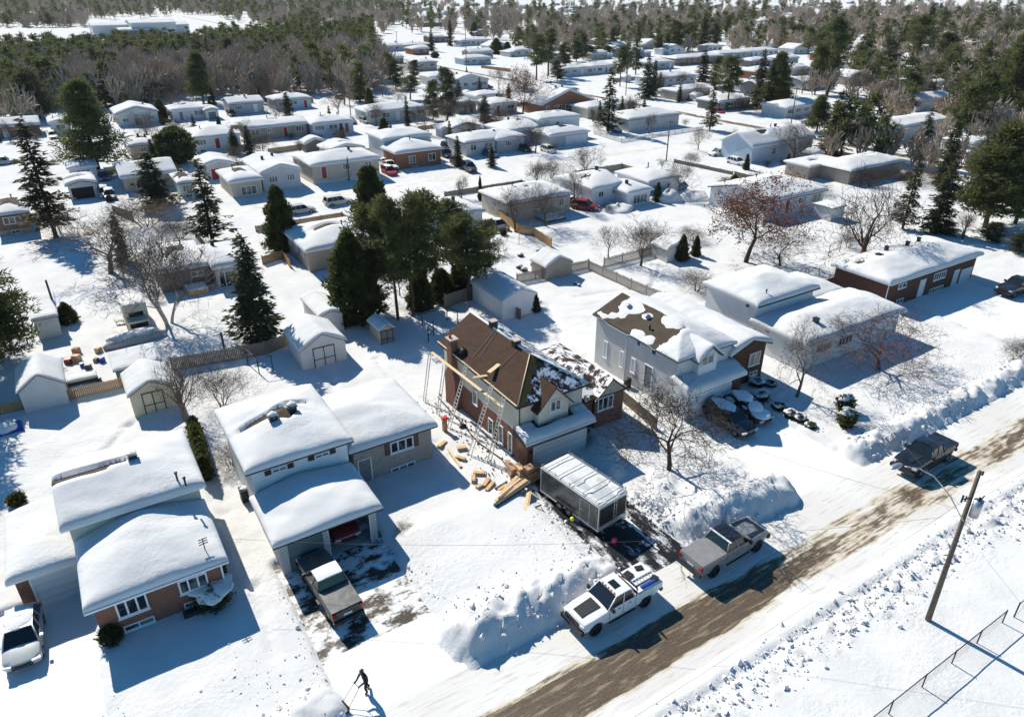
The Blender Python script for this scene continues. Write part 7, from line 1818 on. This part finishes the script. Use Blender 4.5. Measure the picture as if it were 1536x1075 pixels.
cp('blue snowy car left of the dark grey gabled bungalow', 'E', 598, 35, DOWN, 'paint_blue', 'suv', 4.4, .5); cp('red car before the gable house by the main road', 'B', 1345, 508, RIGHT, 'paint_red', 'sedan'); cp('black car in the trees at the upper right', 'D', 1035, 645, RIGHT, 'paint_black', 'sedan', 4.6); cp('car behind the first street row by the pale green house', 'B', 565, 712, DOWN, 'paint_darkgrey', 'hatch')
cp('dark car at the right end of the row by the wood', 'B', 1540 - 1536 + 1120, 860, DOWN, 'paint_black', 'suv', 4.4, .2); cp('car half hidden in front of the split level bay window', 'C', 95, 868, DOWN, 'paint_charcoal', 'suv', 4.4, .6); cp('blue car beside the white porch house', 'G', 975, 95, LEFT, 'paint_blue', 'hatch', 4.2, .3)
cp('blue car at the fence before the far white house', 'D', 960, 365, RIGHT, 'paint_blue', 'hatch', 4.0)
a = P(*K('D', 730, 770), .4); t = thing('white_van', 'tall white van on the drive behind the larch', 'van', (a[0] - .5, a[1] + .8, .1), LEFT + R(8))
side_extrude([(-2.7, .35)] + arch(-1.7, .42, .36, .35) + arch(1.7, .42, .36, .35) + [(2.7, .4), (2.75, 1.0), (2.2, 1.25), (1.5, 2.3), (1.1, 2.55), (-2.7, 2.6)], 1.0, 'body', 'paint_white', t, .06, .03, 1.2)
MB().add([(2.16, -.85, 1.34), (2.16, .85, 1.34), (1.56, .75, 2.26), (1.56, -.75, 2.26)], [(0, 1, 2, 3)]).build('windscreen', 'glass_dark', t)
for s in (-1, 1):
    MB().box(.8, min(s * .97, s * 1.0), 1.35, 1.6, max(s * .97, s * 1.0), 1.95).build('window', 'glass_dark', t)
    for x in (-1.7, 1.7): wheel(t, x, s * .85, .36, .22)

# ---------------------------------------------------------------- the far town and the woods
rf = random.Random(77)
def free(x, y, m=3):
    return all(not (b[0] - m < x < b[2] + m and b[1] - m < y < b[3] + m) for b in HOUSE_BOX) and not (148 < x < 160) and not (114 < y < 128)
WORD_C = {'siding_white': 'white', 'siding_light': 'off white', 'siding_beige': 'beige', 'siding_grey': 'grey', 'siding_tan': 'tan', 'brick_orange': 'orange brick', 'brick_brown': 'brown brick', 'siding_blue': 'pale blue', 'siding_dark': 'dark walled', 'siding_cream': 'cream'}
cand = []
y = 165.0
rows_y = []
while y < 1500:
    rows_y.append(y); y += 30 + (y - 165) * .022
for ri, yy in enumerate(rows_y):
    x = 60 + rf.uniform(0, 10)
    while x < 1300:
        w = rf.uniform(9.5, 13.5); st = w + (rf.uniform(7, 17) if yy < 420 else rf.uniform(3, 12)) + max(0, (yy + x - 500) * .012)
        px, py = pix(x + w / 2, yy, 2)
        if -40 < px < 1576 and 4 < py < 175:
            # the woods: left of this line no houses
            lim = 620 - (py - 20) * .2 if py < 75 else 560
            zone = px > lim
            if zone and not (148 - w < x < 160) and all(not (b[0] - 8 < x + w and x < b[2] + 8 and b[1] - 12 < yy + 9 and yy < b[3] + 12) for b in HOUSE_BOX): cand.append((yy + x, x, yy, w, px, py))
        x += st
cand.sort(); rf.shuffle(cand)
sel = sorted(cand)[:0]
near = [c for c in cand if c[5] > 75]; far = [c for c in cand if c[5] <= 75]
sel = near[:60] + far[:180]
sel.sort(key=lambda c: (round(c[5] / 18), c[4]))
for i, (_, x, yy, w, px, py) in enumerate(sel):
    wall = rf.choice(list(WORD_C)); gab = rf.random() < .3; dist = math.hypot(x, yy)
    where = 'upper middle' if px < 900 else 'upper right' if px < 1250 else 'top right'
    lab = f"far {WORD_C[wall]} {'gabled' if gab else 'hipped'} house, {where}, {'near the top edge' if py < 35 else 'below the top' if py < 75 else 'past main road'}"
    ze_ = rf.uniform(2.7, 3.5); dd = rf.uniform(7.5, 10.5)
    house_at(lab, x, yy, x + w, yy + dd, ze_, rf.choice(('x', 'x', 'y')) if gab else rf.choice(('xab', 'xab', 'xa')), wall, rf.uniform(.22, .36), 'auto' if dist < 420 else [(.3, 1.3, 1.8, 1.2, 2), (.75, 1.3, 1.6, 1.2, 2)], None, .45, 'shingle_greybrown', 'bungalow', 'house', None, dist < 300, dist < 420, .4, None, 'far bungalows', 1.2 if dist < 420 else 2.5, 'trim_white', 0)
    if rf.random() < .45:
        s_ = rf.choice((0, 1)); gw = rf.uniform(4, 6); gx_ = x - gw + 1.2 if s_ else x + w - 1.2; house_at(lab, gx_, yy + rf.uniform(-2, 2), gx_ + gw, yy + dd - 1, ze_ - .5, rf.choice(('yab', 'y')), wall, .26, None, None, .4, 'shingle_greybrown', 'garage_wing', 'garage', (.2, .8, 'garage_grey'), False, False, .4, None, None, 2.5, 'trim_white', 0)

def cheap_conifer(seed, kind):
    if kind == 'bare':
        rows, tips = bare_geo(seed, 1, .26, levels=3, kids=(6, 5, 5, 3), fork=.34, up=.5, tr=.011)
        rows = [(p, q, max(a, .0055) if i % 3 == 0 else max(a, .0035), max(b, .0028)) for i, (p, q, a, b) in enumerate(rows)]
        V, F = tube_chain(rows, 3); F = np.concatenate([F[:, [0, 1, 2]], F[:, [0, 2, 3]]])
        return V, F, None
    if kind == 'spruce': rows, (V, F) = spruce_geo(seed, 10, 2.1, dens=.42, spray=.8, clear=.08)
    else: rows, (V, F) = pine_geo(seed, 10, 2.7, clear=.25, n=22, per=14, spray=.75, shape='oval')
    Vt, Ft = tube_chain([q for q in rows if q[2] > .07], 4); Ft = np.concatenate([Ft[:, [0, 1, 2]], Ft[:, [0, 2, 3]]])
    nv = len(V); V = np.concatenate([V, Vt]) / 10; return V, np.concatenate([F, Ft + nv]), None
LIB = {k: [cheap_conifer(500 + i, k) for i in range(5)] for k in ('bare', 'spruce', 'pine')}
def mass(name, label, mat_, items):
    Vs, Fs, o = [], [], 0
    for (k, x, y, h, s) in items:
        V, F, _ = LIB[k][s % 5]; a = rf.uniform(0, 6.28); c, sn = math.cos(a), math.sin(a); w = h * rf.uniform(.85, 1.3)
        W_ = np.stack([(V[:, 0] * c - V[:, 1] * sn) * w + x, (V[:, 0] * sn + V[:, 1] * c) * w + y, V[:, 2] * h + .1], 1); Vs.append(W_.astype(np.float32)); Fs.append(F + o); o += len(V)
    ob = bpy.data.objects.new(name, np_mesh(name, np.concatenate(Vs), np.concatenate(Fs), [mat_])); C.objects.link(ob); return tag(ob, label, kind='stuff')
bare_i, con_i = [], []
def wood(poly, n, pc, hb, hc, keep=None):
    """scatter trees in an image-space outline, laid out on the ground"""
    xs = [q[0] for q in poly]; ys = [q[1] for q in poly]; got = 0; tries = 0
    def inside(x, y):
        r = False; j = len(poly) - 1
        for i in range(len(poly)):
            if (poly[i][1] > y) != (poly[j][1] > y) and x < (poly[j][0] - poly[i][0]) * (y - poly[i][1]) / (poly[j][1] - poly[i][1]) + poly[i][0]: r = not r
            j = i
        return r
    while got < n and tries < n * 60:
        tries += 1; px, py = rf.uniform(min(xs), max(xs)), rf.uniform(min(ys), max(ys))
        if not inside(px, py): continue
        x, y = P(px, py)
        if not free(x, y, 4): continue
        c = pc(px, py) if callable(pc) else pc
        clus = float(fbm(np.array([x * .02]), np.array([y * .02]))[0])
        if rf.random() < c + (clus - .47) * 1.6: con_i.append((rf.choice(('spruce', 'pine', 'pine')), x, y, rf.uniform(*hc), rf.randint(0, 9)))
        else: bare_i.append(('bare', x, y, rf.uniform(*hb), rf.randint(0, 9)))
        got += 1
# deciduous wood between the fields and the third row, with a conifer belt along its far edge
wood([(-120, 170), (-120, 128), (330, 92), (560, 72), (590, 120), (545, 160), (500, 140), (430, 150), (350, 148), (250, 150), (180, 165)], 820, .24, (8, 13), (9, 14))
wood([(-120, 140), (-120, 100), (100, 88), (300, 76), (420, 50), (560, 48), (560, 80), (330, 100), (100, 122)], 900, .9, (7, 10), (8, 13))
wood([(-60, 215), (-60, 150), (60, 160), (80, 190)], 26, .15, (8, 12), (8, 12))
# beyond the fields
wood([(-200, 44), (-200, 22), (130, 30), (130, 42)], 420, .35, (9, 13), (9, 13))
wood([(-400, 14), (-400, -22), (620, -22), (620, 10)], 1500, .45, (11, 17), (11, 18))
wood([(100, 34), (100, 8), (600, 8), (600, 38), (420, 46), (300, 24)], 520, .5, (9, 14), (9, 15))
wood([(-300, 24), (-300, 4), (560, 4), (560, 22)], 900, .4, (10, 15), (10, 16))
# trees mixed through the town
wood([(560, 52), (600, 8), (1600, 8), (1600, 52)], 640, .38, (9, 15), (9, 16))
wood([(600, 5), (600, -16), (2100, -16), (2100, 5)], 800, .5, (11, 16), (11, 17))
wood([(740, 84), (780, 50), (1600, 50), (1600, 110), (1200, 84)], 300, .6, (7, 12), (8, 14))
wood([(1180, 140), (1240, 90), (1600, 90), (1600, 190), (1420, 170)], 90, .5, (8, 13), (9, 15))
# denser brown trees through the right half of the town
wood([(700, 60), (700, 20), (1600, 20), (1600, 80), (1250, 80)], 620, .10, (8, 13), (8, 14))
wood([(1230, 260), (1280, 120), (1560, 120), (1560, 270)], 70, .25, (6, 10), (8, 13))
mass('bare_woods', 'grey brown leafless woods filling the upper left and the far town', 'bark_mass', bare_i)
mass('conifer_woods', 'dark green conifer belt and distant evergreens along the top', 'needles_pine', con_i)

# small bushes and hedges among the mid houses
for i in range(20):
    x, y = rf.uniform(45, 150), rf.uniform(74, 113)
    if i > 12: x, y = rf.uniform(20, 150), rf.uniform(130, 165)
    if free(x, y, 1.5):
        px, py = pix(x, y)
        if 0 < px < 1536 and 0 < py < 1075:
            t = tree(rf.choice(('bareslim', 'bush', 'bare')), rf.randint(0, 1), x, y, rf.uniform(2.5, 5), None, 'small bare garden tree in the yards of the second row', 'small garden trees')
# yard clutter of the middle distance: lot fences, sheds, bushes, cars and stray evergreens round each house
def zone(x, y):
    px, py = pix(x, y); return ('by the left edge', 'left of the pines', 'above the pines', 'right of centre', 'at the right')[min(4, int(px / 308))] + (', third row' if py < 190 else ', second row')
boxes_ = [b for b in HOUSE_BOX if 60 < b[1] < 240 and b[0] > -15 and b[2] < 260 and b[2] - b[0] > 6]
rf2 = random.Random(9)
for b in boxes_:
    x0, y0, x1, y1 = b
    px, py = pix((x0 + x1) / 2, y1)
    if not (-20 < px < 1560 and 60 < py < 430): continue
    fx = x1 + rf2.uniform(1.5, 3)
    if rf2.random() < .55 and free(fx, y1 + 4, .5) and free(fx, y1 + 9, .5):
        pts = [(fx, y1 - 1), (fx, y1 + 10)] + ([(x0 - 1, y1 + 10)] if rf2.random() < .6 else [])
        board_fence('lot fence ' + zone(fx, y1), pts, rf2.choice((1.2, 1.6)), rf2.choice(('wood_fence', 'wood_fence_new', 'wood_fence_pale')), post=3)
    if rf2.random() < .5:
        sx, sy = rf2.uniform(x0, x1 - 3), y1 + rf2.uniform(4, 8)
        if free(sx + 1.5, sy + 1.5, 2.2):
            t = thing('garden_shed', 'small snow capped shed ' + zone(sx, sy), 'shed', (0, 0, 0), 0, 'small snow capped sheds'); wing(t, sx, sy, sx + 3.2, sy + 3, 2.2, 'y', .4, rf2.choice(('siding_light', 'siding_tan', 'siding_grey')), .15, .3, step=.6, seed=3, k=.3); HOUSE_BOX.append((sx, sy, sx + 3.2, sy + 3))
    for q in range(4):
        sx, sy = rf2.uniform(x0 - 3, x1 + 3), rf2.choice((y0 - rf2.uniform(1.2, 4), y1 + rf2.uniform(2, 9)))
        if free(sx, sy, .8):
            k = rf2.choice(('bush', 'bush', 'cedarslim', 'cedarround', 'bareslim', 'bare', 'bare', 'spruce')); hh = dict(bush=(1.2, 2.4), cedarslim=(2, 3.5), cedarround=(1, 1.8), bareslim=(3, 6), bare=(5, 8), spruce=(4, 7))[k]
            tree(k, rf2.randint(0, 1), sx, sy, rf2.uniform(*hh), None, KINDNAME[k][1] + ' in a yard ' + zone(sx, sy), 'small yard ' + KINDNAME[k][1] + 's')
    if rf2.random() < .45:
        cx_ = x0 - 2.2; cy_ = y0 + rf2.uniform(-3, 3)
        if free(cx_, cy_, .9): car('parked car ' + zone(cx_, cy_), (cx_, cy_, .12), DOWN, rf2.choice(('paint_black', 'paint_silver', 'paint_white', 'paint_blue', 'paint_charcoal', 'paint_red')), rf2.choice(('suv', 'sedan', 'hatch')), 4.5, rf2.choice((0, .4, 1.2)), group='cars parked beside the houses', parts=False)
# snow heaps pushed up beside the drives
def heap(label, c, x, y, r, h):
    a = P(*K(c, x, y)); o = MB().blob((0, 0, 0), (r, r * .8, h), rf.randint(0, 99), 26, 14, .22).build('snow_heap', 'snow_ground', None, (a[0], a[1], .1)); tag(o, label, 'snow heap')
heap('tall snow heap beside the glass porch', 'G', 930, 160, 3.0, 1.9); heap('snow heap right of the tall one by the glass porch', 'G', 1060, 150, 3.4, 1.3); heap('snow heap left of the glass porch', 'G', 640, 215, 3.0, 1.0)

# ---------------------------------------------------------------- broken snow along the ploughed edges
def chunks():
    rs = np.random.RandomState(12); base = np.array([(1, 0, 0), (-1, 0, 0), (0, 1, 0), (0, -1, 0), (0, 0, 1), (0, 0, -1)], float)
    FF = np.array([(0, 2, 4), (2, 1, 4), (1, 3, 4), (3, 0, 4), (2, 0, 5), (1, 2, 5), (3, 1, 5), (0, 3, 5)]); Vs, Fs = [], []; o = 0
    P_ = []
    for i in range(1900): P_.append((rs.uniform(14, 82), 14.9 + rs.normal() * .75, .16))
    for i in range(900): P_.append((rs.uniform(12, 90), 15.8 + rs.normal() * .18, .13))
    for (x0, y0, x1, y1, w, h, ro) in BANKS[:17]:
        n = int(20 * (math.hypot(x1 - x0, y1 - y0) + 2) * ro ** 1.5)
        for i in range(n):
            f = rs.rand(); s = rs.choice((-1, 1)); P_.append((x0 + (x1 - x0) * f + rs.normal() * .3, y0 + (y1 - y0) * f + s * w * rs.uniform(.3, 1.25) , .17))
    for (x, y) in ((14, 27), (16.5, 26.8), (20, 30.5), (21.5, 28.5), (22.6, 31), (22.8, 27), (12.6, 31), (47.8, 29), (3, 28), (2, 30)):
        for i in range(38): P_.append((x + rs.normal() * 1.1, y + rs.normal() * .9, .09))
    P_ = np.array(P_); z = ground_h(P_[:, :1].copy(), P_[:, 1:2].copy())[:, 0]
    for (x, y, s), zz in zip(P_, z):
        r = s * (.22 + 1.1 * rs.rand() ** 4) * rs.uniform(.7, 1.3, (6, 1)); q, _ = np.linalg.qr(rs.normal(size=(3, 3)))
        Vs.append((base * r * [1.2, 1, .8]) @ q + [x, y, max(zz, .03) + s * .1]); Fs.append(FF + o); o += 6
    ob = bpy.data.objects.new('snow_chunks', np_mesh('snow_chunks', np.concatenate(Vs), np.concatenate(Fs), ['snow_ground'])); C.objects.link(ob)
    tag(ob, 'broken chunks of ploughed snow along banks and road verge', kind='stuff')
chunks()
# ---------------------------------------------------------------- haze
hz = MB().box(-1600, -600, -1.5, 3400, 3400, 52).build('haze', 'snow_ground'); tag(hz, 'thin winter haze over the far town', kind='stuff')
hm = bpy.data.materials.new('haze'); hm.use_nodes = True; hm.node_tree.nodes.remove(hm.node_tree.nodes['Principled BSDF'])
pv = hm.node_tree.nodes.new('ShaderNodeVolumePrincipled'); pv.inputs['Color'].default_value = (.86, .90, .95, 1); pv.inputs['Density'].default_value = .00005; pv.inputs['Anisotropy'].default_value = .2
hm.node_tree.links.new(pv.outputs[0], hm.node_tree.nodes['Material Output'].inputs['Volume']); hz.data.materials.clear(); hz.data.materials.append(hm)

# ---------------------------------------------------------------- labels: nothing that can be told apart keeps a shared one
ORD = ['first', 'second', 'third', 'fourth', 'fifth', 'sixth', 'seventh', 'eighth', 'ninth', 'tenth', 'eleventh', 'twelfth', 'thirteenth', 'fourteenth', 'fifteenth', 'sixteenth', 'seventeenth', 'eighteenth', 'nineteenth', 'twentieth']
bpy.context.view_layer.update()
by = {}
for o in S.objects:
    if o.parent is None and o.get('label'): by.setdefault(o['label'], []).append(o)
def where_px(o):
    pts = [q for c in [o] + list(o.children) if c.type == 'MESH' for q in [c.matrix_world @ Vector(c.bound_box[0]), c.matrix_world @ Vector(c.bound_box[6])]] or [o.location]
    c = sum(pts, Vector()) / len(pts); return pix(c[0], c[1], c[2])
for lab, obs in by.items():
    if len(obs) < 2: continue
    obs.sort(key=lambda o: where_px(o)[0]); n = len(obs)
    for i, o in enumerate(obs):
        o['label'] = f"{lab}, {ORD[min(i, 19)]} from the left" if i < 20 else lab
        if not o.get('group'): o['group'] = ' '.join(lab.split()[:5])
